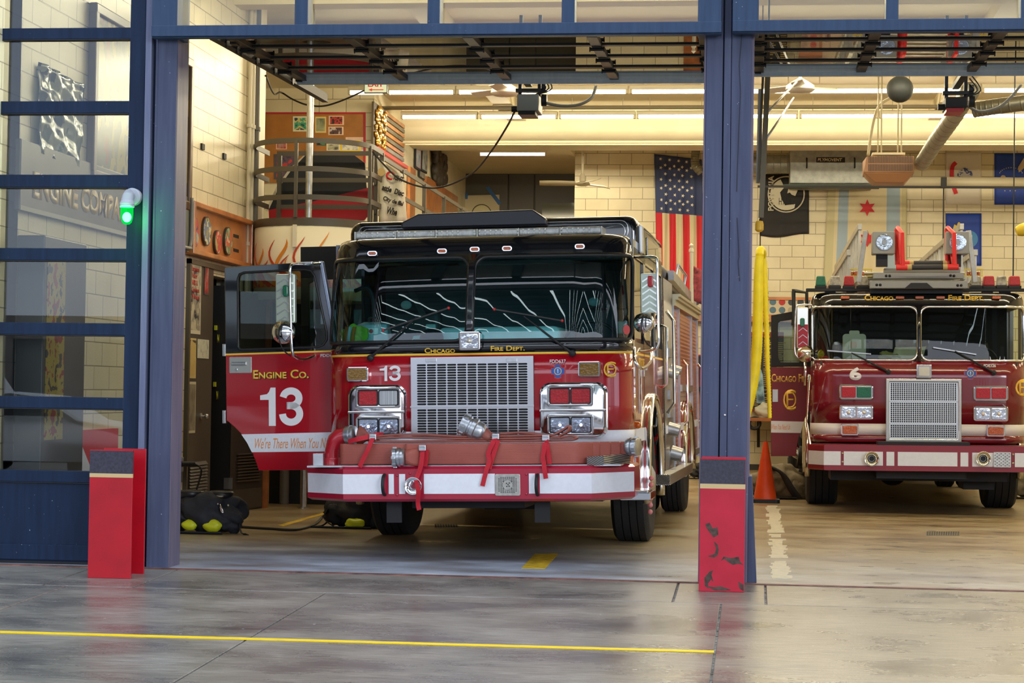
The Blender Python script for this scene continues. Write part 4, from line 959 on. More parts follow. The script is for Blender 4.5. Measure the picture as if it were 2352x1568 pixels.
for xa, xb in ((700, 882), (893, 905), (917, 931), (974, 1137), (1215, 1229), (1240, 1480)):
    x0 = max(-1.27, e(xa, 1115, yF).x) if xa > 750 else -1.262; x1 = e(xb, 1115, yF).x if xb < 1400 else 1.322
    P = on_bumper(x0, x1, 0, 0); b = MB(); b.grid([[p+Vector((0, 0, zst0)), p+Vector((0, 0, zst1))] for p in P]); b.build('white_tape', WHITEB, BU, solid=.002)
# chrome strip + tray
b = MB(); b.box((-1.20, -.70, bz1-.005), (1.25, -.02, bz1+.008)); b.build('bumper_deck', ALU, BU)
b = MB(); p, q = e(1349, 1060, -.70), e(1450, 1050, -.60)
b.hexa([(p.x, -.73, bz1), (1.12, -.70, bz1), (1.30, -.42, bz1), (p.x, -.5, bz1), (p.x, -.73, bz1+.065), (1.12, -.70, bz1+.075), (1.30, -.42, bz1+.08), (p.x, -.5, bz1+.06)])
dp, n, pp, N, L = nodes_of('diamond_plate', .28); pp.inputs['Metallic'].default_value = 1; pp.inputs['Base Color'].default_value = (.55, .56, .57, 1)
t = N.new('ShaderNodeTexCoord'); mp = N.new('ShaderNodeMapping'); mp.inputs['Rotation'].default_value = (.6, .8, .7); mp.inputs['Scale'].default_value = (28, 28, 28); v = N.new('ShaderNodeTexWave'); v.inputs['Scale'].default_value = 1.0; v.inputs['Distortion'].default_value = 1.0
L.new(t.outputs['Object'], mp.inputs[0]); L.new(mp.outputs[0], v.inputs['Vector']); bp = N.new('ShaderNodeBump'); bp.inputs['Strength'].default_value = .8; bp.inputs['Distance'].default_value = .006; L.new(v.outputs['Fac'], bp.inputs['Height']); L.new(bp.outputs[0], pp.inputs['Normal'])
r = ramp(N, [(.4, (.12, .12, .12)), (.7, (.42, .42, .43))]); L.new(v.outputs['Fac'], r.inputs[0]); L.new(r.outputs[0], pp.inputs['Base Color'])
b.build('tread_plate', dp, BU, bevel=.004)
c = e(958, 1020, -.7)
b = MB(); p = e(723, 1067, -.55); b.box((p.x, -.60, bz1), (p.x+.08, -.45, bz1+.10)); b.build('corner_bracket', ALU, BU)
# tow hooks, horn, speaker plate, bolts
for x in (884, 1235):
    c = e(x, 1113, yF); b = MB(); b.tube([(c.x, yF-.005+.075*math.sin(a)*-1, c.z+.075*math.cos(a)) for a in [PI*k/12 for k in range(13)]], .014, 10); b.build('tow_hook', DARKM, BU, smooth=True)
c = e(952, 1115, yF); b = MB(); b.lathe((c.x, yF-.0, c.z), [(.020, -.05), (.022, .0), (.030, .03), (.046, .05), (.066, .062), (.068, .066), (.064, .066), (.044, .055), (.025, .03), (.016, -.05)], 'y', 32); b.build('air_horn', CHROME, BU, smooth=True)
p, q = e(1138, 1138, yF), e(1195, 1088, yF); c = ((p.x+q.x)/2, (p.z+q.z)/2); b = MB(); panel(b, c, q.x-p.x, q.z-p.z, .012, yF-.014, yF-.002); SP = b.build('siren_speaker', mat('worn_steel_plate', (.55, .53, .48), .3, .9, var=.2, vs=25), BU, bevel=.002)
b = MB()
for j in range(12):
    for i in range(9):
        x, z = (i-4)*.0165, (j-5.5)*.0105
        if x*x+z*z < .042**2 or abs(x)+abs(z) > .12: continue
        b.cbox((c[0]+x, yF-.0148, c[1]+z), (.012, .002, .0045))
for k in range(22): a = 2*PI*k/22; b.cbox((c[0]+.040*math.cos(a), yF-.0148, c[1]+.040*math.sin(a)), (.005, .002, .005))
for dx, dz in ((-.008, .012), (.004, .002), (.012, -.010), (-.006, -.012), (.014, .014)): b.cbox((c[0]+dx, yF-.0148, c[1]+dz), (.010, .002, .008))
b.build('speaker_slots', BLACKM, SP)
b = MB()
for x, y in ((912, 1091), (912, 1136), (1209, 1089), (1209, 1134), (942, 1087)): c = e(x, y, yF); b.lathe((c.x, yF, c.z), [(.011, 0), (.010, .005), (.005, .009), (0, .010)], 'y', 12)
b.build('bumper_bolts', MATS['bumper_red'], BU, smooth=True, split=True)
# red intake elbow on the left of the bumper
px_ = lambda x, y, yy_=-.5: F.y(x, y, yy_)
b = MB(); a0, a1, a2, a3 = px_(764, 1068), px_(764, 1035), px_(772, 1003), px_(800, 998)
b.tube([a0, a1, a1.lerp(a2, .6), px_(770, 1012), px_(780, 1003), a3], [.062, .062, .064, .066, .066, .060], 20); b.lathe((a0.x, a0.y, a0.z), [(.062, 0), (.070, .0), (.070, .05), (.062, .06)], 'z', 24); b.cyl(px_(735, 1046), px_(748, 1046), .016)
b.build('intake_elbow', mat('elbow_red', (.42, .008, .02), .3, coat=.5), E13, smooth='auto')
b = MB(); b.lathe(px_(796, 1000), [(0, 0), (.062, 0), (.072, .005), (.072, .03), (.078, .032), (.078, .045), (.070, .048), (.070, .075), (.058, .085), (0, .085)], Vector((.95, -.25, .1)), 28)
CPL = mat('coupling_alloy', (.50, .52, .55), .3, .9, var=.15, vs=25); b.build('intake_cap', CPL, E13, smooth='auto')
# running gear, underbody
b = MB(); b.box((-1.0, .3, .42), (1.0, 3.4, .60)); b.box((-.45, -.3, .40), (.45, 8.5, .56)); b.cyl((-.95, AX, .50), (.95, AX, .50), .09); b.box((-.25, AX-.18, .27), (.25, AX+.18, .55)); b.box((-1.0, 3.6, .35), (1.0, 8.6, .7)); b.cyl((-.9, 6.75, .50), (.9, 6.75, .50), .12); b.sphere((0, 6.75, .48), .22)
for x in (-.55, .62): b.box((x-.06, -.52, .30), (x+.06, -.50, .50))
b.build('underbody', mat('underbody_black', (.010, .010, .012), .6), E13)
for s in (-1, 1):
    off = -s*.025
    wheel(E13, s*1.08, AX, .53, .33, s, zc=.53+off*1.08/1.0)
    wheel(E13, s*1.10, 6.75, .53, .28, s, zc=.53+off*1.1); wheel(E13, s*.78, 6.75, .53, .28, s, zc=.53+off*.78)
# step and rail below the right door
b = MB(); b.box((1.20, -.30, .46), (1.44, .12, .52)); b.box((1.22, -.30, .52), (1.42, .12, .535)); b.build('side_step', CHROME, E13, bevel=.008)
b = MB(); b.box((1.0, 2.75, .44), (1.36, 6.0, .54)); b.build('running_board', dp, E13, bevel=.006)
b = MB()
for k in range(6): b.sphere((1.33, .9+.03*k, .30+.055*k), .022)
b.build('lug_indicators', mat('red_white_clip', (.6, .2, .2), .5), E13, smooth=True, split=True)
# ------------------------------------------------------------------ rear body of the engine
b = MB(); b.box((-WE, 3.62, .50), (WE-.02, 8.8, 2.20)); b.build('body_box', REDP, E13)
b = MB(); b.box((WE-.02, 3.62, .50), (WE+.0, 4.75, 2.42)); b.box((-WE, 3.60, 2.2), (WE, 4.75, 2.42)); b.build('pump_panel', dp, E13)
b = MB()
for y, z, r in ((4.0, .95, .065), (4.35, .70, .075), (4.0, 1.5, .045), (4.4, 1.55, .045)): b.cyl((WE, y, z), (WE+.11, y, z-.03), r, r*.9, 18)
for z in (1.1, 1.28, 1.7): b.cbox((WE+.01, 4.2, z), (.03, .35, .09))
b.build('pump_fittings', ALU, E13, smooth='auto', split=True)
SHT, n, pp, N, L = nodes_of('roll_shutter', .22); pp.inputs['Base Color'].default_value = (.42, .075, .035, 1); pp.inputs['Metallic'].default_value = .4  # orange base colour holds the warm reflections on the shutter
t = N.new('ShaderNodeTexCoord'); s_ = N.new('ShaderNodeSeparateXYZ'); L.new(t.outputs['Object'], s_.inputs[0]); w_2 = N.new('ShaderNodeMath'); w_2.operation = 'MULTIPLY'; w_2.inputs[1].default_value = 150; L.new(s_.outputs['Z'], w_2.inputs[0]); sn = N.new('ShaderNodeMath'); sn.operation = 'SINE'; L.new(w_2.outputs[0], sn.inputs[0]); bp = N.new('ShaderNodeBump'); bp.inputs['Strength'].default_value = .4; bp.inputs['Distance'].default_value = .004; L.new(sn.outputs[0], bp.inputs['Height']); L.new(bp.outputs[0], pp.inputs['Normal'])
for y0, y1, z0_ in ((4.80, 5.55, .55), (5.62, 7.6, 1.30), (7.68, 8.75, .55)):
    b = MB(); b.box((WE-.022, y0, z0_), (WE-.004, y1, 2.16)); o = b.build('roller_shutter', SHT, E13)
    b = MB(); b.box((WE-.02, y0-.035, z0_-.02), (WE+.015, y0, 2.2)); b.box((WE-.02, y1, z0_-.02), (WE+.015, y1+.03, 2.2)); b.box((WE-.02, y0, z0_+.02), (WE+.02, y1, z0_+.09)); b.build('shutter_frame', ALU, o)
b = MB(); b.box((WE-.03, 4.78, 2.20), (WE+.03, 8.82, 2.26)); b.box((WE-.06, 4.78, 2.26), (WE+.06, 8.82, 2.29)); b.box((WE-.10, 4.78, 2.29), (WE+.08, 8.82, 2.32)); b.build('side_cornice', mat('cream_metal', (.62, .58, .42), .35, .6), E13)
b = MB(); b.tube([(WE+.0, y, z) for y, z in arc(6.75, .53, .64, PI*1.05, -PI*.05, 20)], .055, 8); b.build('rear_wheel_arch', CHROME, E13, smooth=True)
b = MB(); b.box((WE-.005, 5.6, .90), (WE+.004, 8.8, .98)); b.box((WE-.005, 3.7, .9), (WE+.004, 5.55, .98)); b.build('body_stripe', WHITEP, E13)
b = MB()
for y in (5.9, 8.5): b.tube([(WE+.02, y, .95), (WE+.07, y, 1.0), (WE+.07, y, 1.6), (WE+.02, y, 1.65)], .016, 8)
b.tube([(WE+.02, 3.70, 1.1), (WE+.09, 3.70, 1.2), (WE+.09, 3.70, 2.0), (WE+.02, 3.70, 2.1)], .018, 8); b.build('body_grab_rail', CHROME, E13, smooth=True, split=True)
# tools and hard suction hose stowed on top
b = MB(); b.cyl((WE-.18, 4.0, 2.56), (WE-.12, 8.0, 2.46), .10, n=20); b.lathe((WE-.18, 3.98, 2.56), [(.06, -.02), (.12, -.02), (.12, .06), (.08, .06)], Vector((0, 1, 0)), 24); b.build('suction_hose', mat('suction_black', (.02, .02, .022), .4), E13, smooth='auto')
b = MB(); b.bar((WE-.02, 4.9, 2.52), (WE-.02, 8.6, 2.40), .06, .10); b.tube([(WE, 5.4, 2.56), (WE+.02, 5.4, 2.66), (WE+.02, 6.6, 2.62), (WE, 6.6, 2.5)], .015, 8); b.build('ladder_rack', ALU, E13)
# flag pole at the back of the engine
b = MB(); b.cyl((WE+.02, 7.6, 2.30), (WE+.02, 7.6, 2.95), .022, n=10); b.lathe((WE+.02, 7.6, 2.95), [(.03, 0), (.03, .03), (.016, .05), (.028, .08), (.0, .11)], 'z', 14); FP = b.build('flag_staff', mat('cream_pole', (.7, .66, .5), .4), E13, smooth='auto')
b = MB(); b.grid([[(WE+.02+.03*k+.02*math.sin(j*1.3), 7.62+.03*math.sin(j+k), 2.80-.05*j-.015*k) for k in range(6)] for j in range(9)]); b.build('furled_flag', mat('furled_flag_cloth', (.35, .06, .07), .8, var=.7, vs=14), FP, smooth=True, solid=.008)
# ------------------------------------------------------------------ the swung open front door of the engine
YDR = .42
def dp2(px, py, y=YDR): p = F.y(px, py, y); return (p.x, p.z)
upper = [dp2(*q) for q in ((520, 813), (517, 614), (735, 600), (771, 797), (771, 806))]
hole = [dp2(*q) for q in ((549, 797), (548, 640), (552, 630), (562, 626), (700, 619), (716, 622), (724, 634), (752, 764), (752, 780), (744, 792), (730, 797), (560, 803), (552, 802))]
b = MB(); holed(b, upper, hole, YDR-.02, YDR+.03, 64); DR = b.build('open_front_door', BLACKP, E13, bevel=.004)
b = MB(); b.prism([(x, YDR-.004, z) for x, z in hole], (0, .008, 0)); b.build('door_window', SIDEGL, DR)
b = MB(); b.tube([(x, YDR-.022, z) for x, z in hole], .010, 8, closed=True); b.build('window_seal', MATS['gasket_rubber'], DR, smooth=True)
b = MB(); q = [dp2(*v) for v in ((735, 600), (742, 600), (778, 797), (771, 797))]; b.prism([(x, YDR-.03, z) for x, z in q], (0, .07, 0)); b.build('door_edge_strip', mat('bluish_alloy', (.32, .38, .50), .35, .5), DR, bevel=.003)
low = [dp2(*q) for q in ((520, 815), (771, 808), (771, 1078), (596, 1080), (590, 1062), (580, 1036), (568, 1014), (554, 994), (540, 980), (526, 968), (522, 966))]
b = MB(); b.prism([(x, YDR-.02, z) for x, z in low], (0, .05, 0)); b.build('door_skin', REDP, DR, bevel=.004)
q = [dp2(*v) for v in ((520, 812), (771, 804), (771, 808), (520, 816))]; b = MB(); b.prism([(x, YDR-.022, z) for x, z in q], (0, .01, 0)); b.build('door_pinstripe', GOLD, DR)
q = [dp2(*v) for v in ((556, 997), (771, 992), (771, 1036), (580, 1038), (569, 1016))]; b = MB(); b.prism([(x, YDR-.0225, z) for x, z in q], (0, .01, 0)); b.build('door_white_band', WHITEP, DR)
q = [dp2(*v) for v in ((722, 1079), (771, 1078), (771, 808), (767, 808))]
# recessed latch plate
p, q = F.y(527, 857, YDR-.02), F.y(578, 819, YDR-.02); c = ((p.x+q.x)/2, (p.z+q.z)/2)
b = MB(); panel(b, c, q.x-p.x, q.z-p.z, .008, YDR-.026, YDR-.018); b.build('latch_plate', mat('latch_plate_steel', (.52, .50, .46), .35, .8), DR, bevel=.002)
b = MB(); b.cbox((c[0]-.01, YDR-.034, c[1]+.012), (.13, .016, .028)); b.build('latch_handle', CHROME, DR, bevel=.004)
b = MB(); b.cyl((c[0]-.035, YDR-.034, c[1]-.038), (c[0]-.035, YDR-.025, c[1]-.038), .012, n=14); b.build('latch_lock', CHROME, DR, bevel=.001)
for x, ya, yb in ((519, 790, 818), (519, 942, 972)):
    p, q = F.y(x-6, yb, YDR+.0), F.y(x+1, ya, YDR+.0); b = MB(); b.box((p.x, YDR-.03, p.z), (q.x, YDR+.02, q.z)); b.build('edge_catch', ALU, DR, bevel=.003)
def dtext(s, xa, ya, xb, yb, m_, bold=.02, **k):
    y = k.pop('y', YDR-.0235); p, q = F.y(xa, yb, y), F.y(xb, ya, y)
    return text(s, m_, DR, 'door_lettering', w=q.x-p.x, h=q.z-p.z, bold=bold, m=Matrix.Translation((p.x, y, p.z)), **k)
SH = mat('letter_shadow', (.01, .01, .01), .5)
dtext('ENGINE CO.', 583, 849, 711, 871, SH, .02, caps=[1, 2, 3, 4, 5, 8]); dtext('ENGINE CO.', 581, 848, 709, 870, GOLD, .02, caps=[1, 2, 3, 4, 5, 8], y=YDR-.026)
p, q = F.y(598, 978, YDR-.0215), F.y(696, 889, YDR-.0215); thirteen(DR, (p.x, p.z), q.x-p.x, q.z-p.z, YDR-.0215, WHITEL, 'door_numeral')
dtext('FDD637', 736, 812, 775, 820, WHITEL, .03)
dtext("We're There When You Need Us", 586, 1004, 790, 1030, mat('orange_script', (.80, .30, .08), .5), .0, shear=.35, y=YDR-.0235)
# the crew door behind it, open too
yR = 2.45; q0, q1 = F.y(690, 567, yR), F.y(812, 640, yR); O_ = [(q0.x, 1.0), (-WE-.02, 1.0), (-WE-.02, q0.z), (q0.x, q0.z)]
b = MB(); holed(b, O_, [(q0.x+.08, 1.68), (-WE-.10, 1.68), (-WE-.10, q1.z), (q0.x+.08, q1.z)], yR, yR+.05, 32); RD = b.build('open_crew_door', BLACKM, E13, bevel=.004)
b = MB(); b.box((q0.x+.08, yR+.02, 1.68), (-WE-.10, yR+.026, q1.z)); b.build('door_window', SIDEGL, RD)
# mirrors
def mirror(plate, lamp, lampm, tube, rc, rr, y0, face, name):
    p, q = F.y(plate[0], plate[3], y0), F.y(plate[2], plate[1], y0); b = MB(); panel(b, ((p.x+q.x)/2, (p.z+q.z)/2), q.x-p.x, q.z-p.z, .012, y0-.02, y0+.04)
    o = b.build(name, mat('mirror_back_'+face, *((.50, .58, .49), .2, .3) if face == 'bright' else ((.30, .02, .03), .3, .2)), E13, bevel=.006)
    b = MB()
    for k in range(6):
        zc_ = p.z+(q.z-p.z)*(k+.6)/6.4; xm = (p.x+q.x)/2; w = (q.x-p.x)/2-.012
        b.bar((xm-w, y0-.023, zc_-.03), (xm, y0-.023, zc_+.01), .004, .012); b.bar((xm, y0-.023, zc_+.01), (xm+w, y0-.023, zc_-.03), .004, .012)
    b.build('mirror_chevrons', mat('chevron_silver', (.75, .80, .72), .2, .9), o)
    b = MB(); c = F.y(*lamp, y0-.03); panel(b, (c.x, c.z), .045, .095, .02, y0-.06, y0-.02); b.build('mirror_lamp', lampm, o, bevel=.008)
    b = MB(); P = [F.y(x, y, y0+d) for x, y, d in tube]; b.tube(smoothpath(P, 5), .012, 10); b.build('mirror_arm', CHROME, o, smooth=True)
    c = F.y(*rc, y0-.03); b = MB(); r_ = rr*15.8/FPX; b.lathe(c, [(0, .06), (r_*.3, .057), (r_*.7, .04), (r_*.93, .015), (r_, 0), (r_*.98, -.01), (0, -.012)], 'y', 32); rm = b.build('round_mirror', CHROME, o, smooth='auto')
    b = MB(); b.tube(smoothpath([c+Vector((0, -.05, .06)), c+Vector((-.015, -.09, -.03)), c+Vector((.01, -.07, -.14)), c+Vector((.06, 0, -.20))], 5), .006, 6); b.build('mirror_cable', BLACKM, rm, smooth=True)
    return o
mirror((635, 629, 678, 742), (657, 668), LGRN, [(735, 605, .2), (705, 607, .05), (675, 607, -.02), (667, 615, -.05), (666, 650, -.05), (668, 740, -.05), (671, 805, -.05), (680, 820, 0), (700, 825, .1), (724, 817, .25)], (651, 762), 29, .10, 'bright', 'long_mirror')
b = MB(); p = F.y(704, 604, .15); b.cbox(p, (.11, .05, .02)); b.build('mirror_clamp', ALU, E13, bevel=.004)
mirror((1473, 627, 1512, 719), (1494, 646), LRED, [(1447, 591, .4), (1475, 590, .1), (1500, 590, -.02), (1509, 598, -.05), (1510, 640, -.05), (1512, 740, -.05), (1512, 790, -.05), (1500, 803, 0), (1470, 808, .3)], (1479, 741), 25, .34, 'bright', 'long_mirror')
b = MB(); b.tube(smoothpath([F.x(1457, 800, WE+.03), F.x(1458, 828, WE+.06), F.x(1474, 846, WE+.10), F.x(1494, 830, WE+.08), F.x(1497, 800, WE+.05)], 6), .014, 10); b.build('lower_mirror_hoop', CHROME, E13, smooth=True)
# ------------------------------------------------------------------ inside the cab
GREYT = mat('cab_plastic', (.74, .82, .82), .55, var=.08, vs=5); SEAT = mat('seat_vinyl', (.03, .032, .035), .55)
b = MB(); b.grid([[ (x, y, z) for x in [-1.16+2.32*k/12 for k in range(13)]] for y, z in ((.16, 1.70), (.30, 1.722), (.62, 1.73), (.72, 1.70), (.74, 1.40))]); b.build('dashboard', GREYT, E13, smooth=True, solid=.03)
b = MB(); b.box((-.42, .62, 1.3), (.62, 2.0, 1.86)); b.build('engine_cover', GREYT, E13, bevel=.06, seg=4)
b = MB(); b.box((-1.2, .2, .8), (1.2, 3.4, .86)); b.build('cab_floor', SEAT, E13)
b = MB(); b.box((-1.18, 2.10, .86), (1.18, 2.16, 2.5)); b.build('cab_partition', SEAT, E13)
for x in (-.82, .86):
    b = MB(); b.box((x-.26, 1.10, 1.15), (x+.26, 1.65, 1.32)); st = b.build('cab_seat', SEAT, E13, bevel=.04, seg=3); b = MB(); b.box((x-.24, 1.62, 1.30), (x+.24, 1.76, 2.05)); b.build('seat_back', SEAT, st, bevel=.05, seg=3)
    b = MB(); b.bar((x-.05, 1.60, 2.28), (x+.28, 1.30, 1.75), .05, .006, up=(0, 1, 0)); b.build('seat_belt', mat('belt_webbing', (.05, .055, .055), .7), st)
    b = MB(); b.sphere((x-.06, 1.58, 2.10), .05, (1, .5, .8)); b.build('belt_anchor', mat('pale_teal_plastic', (.45, .62, .58), .4), st, smooth=True)
    b = MB(); b.cbox((x+.22, 1.28, 1.86), (.09, .03, .11)); b.build('belt_buckle', MATS['pale_teal_plastic'], st, bevel=.012)
b = MB(); b.tube([(.86+.23*math.cos(a), .80+.08*math.sin(a), 1.70+.20*math.sin(a)) for a in [2*PI*k/28 for k in range(28)]], .015, 8, closed=True); b.cyl((.86, .85, 1.66), (.86, .70, 1.45), .04); b.build('steering_wheel', BLACKM, E13, smooth='auto')
b = MB(); b.tube(smoothpath([(-1.12, .62, 2.18), (-1.0, .60, 2.20), (-.95, .60, 2.05), (-.96, .60, 1.78)], 6), .018, 8); b.build('inner_grab_rail', BLACKM, E13, smooth=True)
# things lying on the dashboard (own objects)
M13 = F.m
def loc_thing(name, label, cat, p, group=None): return thing(name, label, cat, m=M13 @ Matrix.Translation(p), group=group)
zd = 1.745
p = F.y(855, 770, .42); T = loc_thing('medical_case', 'grey plastic case with a red badge standing on the fire engine dashboard', 'case', (p.x, .46, zd))
b = MB(); b.hexa([(-.15, -.08, 0), (.15, -.08, 0), (.15, .08, 0), (-.15, .08, 0), (-.13, -.06, .14), (.13, -.06, .14), (.12, .08, .17), (-.10, .08, .17)]); b.build('case_body', mat('case_plastic', (.42, .50, .52), .45), T, bevel=.014, seg=3)
b = MB(); panel(b, (0, .085), .12, .05, .01, -.078, -.07); b.build('case_label', mat('label_white', (.85, .85, .82), .5), T); b = MB(); b.lathe((0, -.079, .085), [(0, .002), (.018, .002), (.018, 0), (0, 0)], 'y', 16); b.build('red_badge', mat('badge_red2', (.7, .03, .03), .4), T)
b = MB(); b.tube(smoothpath([(-.05, .06, .165), (-.04, .05, .20), (.04, .05, .20), (.05, .06, .165)], 5), .008, 8); b.build('case_handle', BLACKM, T, smooth=True)
p = F.y(806, 790, .25)
from mathutils import noise as _noise
def lumpy(b, c, r, sc, seed, amp=.25, u=30, v=20):
    rnd = random.Random(seed); ph = [rnd.uniform(0, 6) for _ in range(6)]; n0 = len(b.b.verts); b.sphere(c, r, sc, u, v); b.b.verts.ensure_lookup_table()
    for w in b.b.verts[n0:]:
        d = (w.co-Vector(c)); k = 1+amp*(math.sin(d.x/r*3+ph[0])*math.sin(d.y/r*4+ph[1])+.5*math.sin(d.z/r*6+ph[2]+d.x/r*3)+1.2*_noise.noise(d*(3.2/r)+Vector((seed, 0, 0)))*min(1, amp*6)); w.co = Vector(c)+d*k
T = loc_thing('safety_vest', 'crumpled lime safety vest with orange and silver bands behind the engine windscreen', 'vest', (p.x, .34, zd))
b = MB(); lumpy(b, (.0, .0, .055), .085, (1.25, .9, .85), 3, .22); b.build('vest_cloth', mat('hi_vis_lime', (.45, .85, .05), .6, emis=(.2, .5, .0), es=.0), T, smooth=True)
for x, m_ in ((-.055, mat('hi_vis_orange', (.95, .22, .02), .6)), (-.025, mat('hi_vis_silver', (.75, .80, .80), .4)), (.01, MATS['hi_vis_orange'])):
    b = MB(); b.sweep([(x+.02*k/6, -.078-.012*math.sin(PI*k/6), .0+.12*k/6) for k in range(7)], [(-.014, -.002), (.014, -.002), (.014, .002), (-.014, .002)], bn=(0, 1, 0)); b.build('vest_band', m_, T, smooth=True)
p = F.y(985, 785, .3); T = loc_thing('cap', 'dark cap lying on the fire engine dashboard behind the left wiper', 'cap', (p.x, .42, zd))
b = MB(); b.lathe((0, 0, 0), [(.10, 0), (.098, .03), (.085, .07), (.05, .095), (0, .105)], 'z', 24); b.build('cap_crown', BLACKM, T, smooth=True); b = MB(); b.lathe((-.07, -.05, .005), [(0, .0), (.075, .0), (.075, .006), (0, .010)], 'z', 20); b.build('cap_peak', mat('cap_peak_grey', (.05, .06, .07), .6), T, smooth='auto')
p = F.y(955, 775, .3); T = loc_thing('paper_tag', 'small white paper lying next to the cap on the dashboard', 'paper', (p.x, .40, zd)); b = MB(); b.hexa([(-.05, -.02, .0), (.05, -.02, .01), (.05, .05, .05), (-.05, .05, .04), (-.05, -.02, .002), (.05, -.02, .012), (.05, .05, .052), (-.05, .05, .042)]); b.build('paper_sheet', mat('paper_white', (.8, .8, .76), .7), T)
# ------------------------------------------------------------------ hoses and straps on the bumper
HOSE, n, pp, N, L = nodes_of('hose_rubber', .42)
t = N.new('ShaderNodeTexCoord'); s_ = N.new('ShaderNodeSeparateXYZ'); L.new(t.outputs['Object'], s_.inputs[0]); z = N.new('ShaderNodeTexNoise'); z.inputs['Scale'].default_value = 3; z.inputs['Detail'].default_value = 6; L.new(t.outputs['Object'], z.inputs['Vector'])
r = ramp(N, [(.3, (.30, .065, .045)), (.7, (.40, .10, .07))]); L.new(z.outputs['Fac'], r.inputs[0]); L.new(r.outputs[0], pp.inputs['Base Color'])
w_2 = N.new('ShaderNodeMath'); w_2.operation = 'MULTIPLY'; w_2.inputs[1].default_value = 900; L.new(s_.outputs['Z'], w_2.inputs[0]); sn = N.new('ShaderNodeMath'); sn.operation = 'SINE'; L.new(w_2.outputs[0], sn.inputs[0]); bp = N.new('ShaderNodeBump'); bp.inputs['Strength'].default_value = .35; bp.inputs['Distance'].default_value = .002; L.new(sn.outputs[0], bp.inputs['Height']); L.new(bp.outputs[0], pp.inputs['Normal'])
HOSE2 = mat('flat_hose_rubber', (.27, .075, .055), .5, var=.15, vs=6)
z0h = .757; hh = F.y(1100, 1017, -.70).z-z0h
TH = loc_thing('folded_hose', 'wide red-brown supply hose folded on edge along the front bumper', 'hose', (0, 0, 0))
def ribbon(P, nm, h=None, t_=.026): b = MB(); b.sweep(smoothpath(P, 6), [(x, zz_+z0h+(h or hh)/2) for x, zz_ in rrect(t_, h or hh, .012, 3)]); return b.build(nm, HOSE, TH, smooth=True)
xa, xb = F.y(905, 1045, -.70).x, F.y(783, 1045, -.66).x
w = lambda k: .006*math.sin(k*2.1)
R_ = [1.02, 1.10, 1.17, 1.24]; ye = lambda x: -.70+max(0, x-.90)*.72
L1 = [(xa+.10, -.725, 0), (xa+.25, -.722, 0), (-.1, -.73, 0), (.25, -.722, 0), (.6, -.727, 0), (.88, -.715, 0), (1.00, ye(1.0)-.0, 0), (1.02, ye(1.02)+.045, 0), (.9, -.685, 0)]
ribbon(L1, 'front_fold')
for k in range(4):
    x1 = R_[k]+.045; yb_ = -.690+.042*k; o_ = .05*k
    ribbon([(xb+.005+.01*k, yb_+w(k), 0), (-.6, yb_, 0), (0, yb_+w(k+1), 0), (.7, yb_+.003, 0), (.86, yb_+.006, 0), (x1-.05, ye(x1)-.02+.0*k, 0), (x1, ye(x1)+.012, 0), (x1-.02, ye(x1)+.05, 0), (x1-.12, ye(x1)+.02, 0)] , 'hose_fold', h=hh*(1-.006*k))
def coupling(parent, c, ax, r, L_, nm='hose_coupling', lugs=True):
    ax = Vector(ax).normalized(); b = MB(); b.lathe(c, [(0, -L_/2), (r*.86, -L_/2), (r, -L_/2+.006), (r, -L_*.18), (r*.90, -L_*.15), (r*.90, -L_*.08), (r*1.04, -L_*.05), (r*1.04, L_*.10), (r*.92, L_*.14), (r*.92, L_*.34), (r*.82, L_*.42), (r*.66, L_/2), (0, L_/2)], ax, 30)
    o = b.build(nm, CPL, parent, smooth='auto'); u = ax.orthogonal().normalized(); v = ax.cross(u)
    if lugs:
        b = MB()
        for k in range(8): a = 2*PI*k/8; q = Vector(c)+(u*math.cos(a)+v*math.sin(a))*r*1.02-ax*L_*.33; b.bar(q-ax*.016, q+ax*.016, .022, .016, up=(u*math.cos(a)+v*math.sin(a)))
        b.build('coupling_lug', CPL, o, bevel=.003, split=True)
    return o
c = F.y(917, 1050, -.76); coupling(TH, c, (1, 0, .02), .072, .10)
b = MB(); P = [c+Vector((.045, 0, 0)), c+Vector((.08, .01, 0)), c+Vector((.14, .03, 0)), Vector((xa+.22, -.722, c.z))]
b.sweep(P, lambda t: rrect(.11*(1-t)+.026*t, .11*(1-t)+hh*t, .05*(1-t)+.012, 4)); b.build('hose_neck', HOSE, TH, smooth=True)
c = F.y(1452, 1026, -.42); coupling(TH, c, (-.95, .35, 0), .070, .11)
# the flat hose laid on top
TF = loc_thing('folded_hose', 'narrow red-brown hose lying flat in layers on the wide hose', 'hose', (0, 0, 0))
zt0 = z0h+hh+.004
def flat(P, nm, wd=.13, t_=.017): b = MB(); b.sweep(smoothpath(P, 7), [(u, v) for u, v in rrect(t_, wd, .007, 3)], bn=(0, 1, 0)); return b.build(nm, HOSE2, TF, smooth=True)
gx = lambda px, py, y=-.60: F.y(px, py, y)
flat([(F.y(850, 1018, -.62).x, -.62, zt0+.012), (-.45, -.62, zt0+.008), (0, -.62, zt0+.010), (.45, -.62, zt0+.009), (gx(1300, 1000).x, -.62, zt0+.012), (gx(1320, 1000).x, -.62, zt0+.018), (gx(1325, 1000).x, -.62, zt0+.032), (gx(1312, 1000).x, -.62, zt0+.044), (gx(1290, 1000).x, -.62, zt0+.032)], 'flat_layer')
flat([(gx(852, 1010).x, -.62, zt0+.032), (-.5, -.62, zt0+.042), (-.25, -.62, zt0+.036), (.1, -.62, zt0+.027), (.5, -.62, zt0+.028), (gx(1290, 1000).x, -.62, zt0+.034)], 'flat_layer')
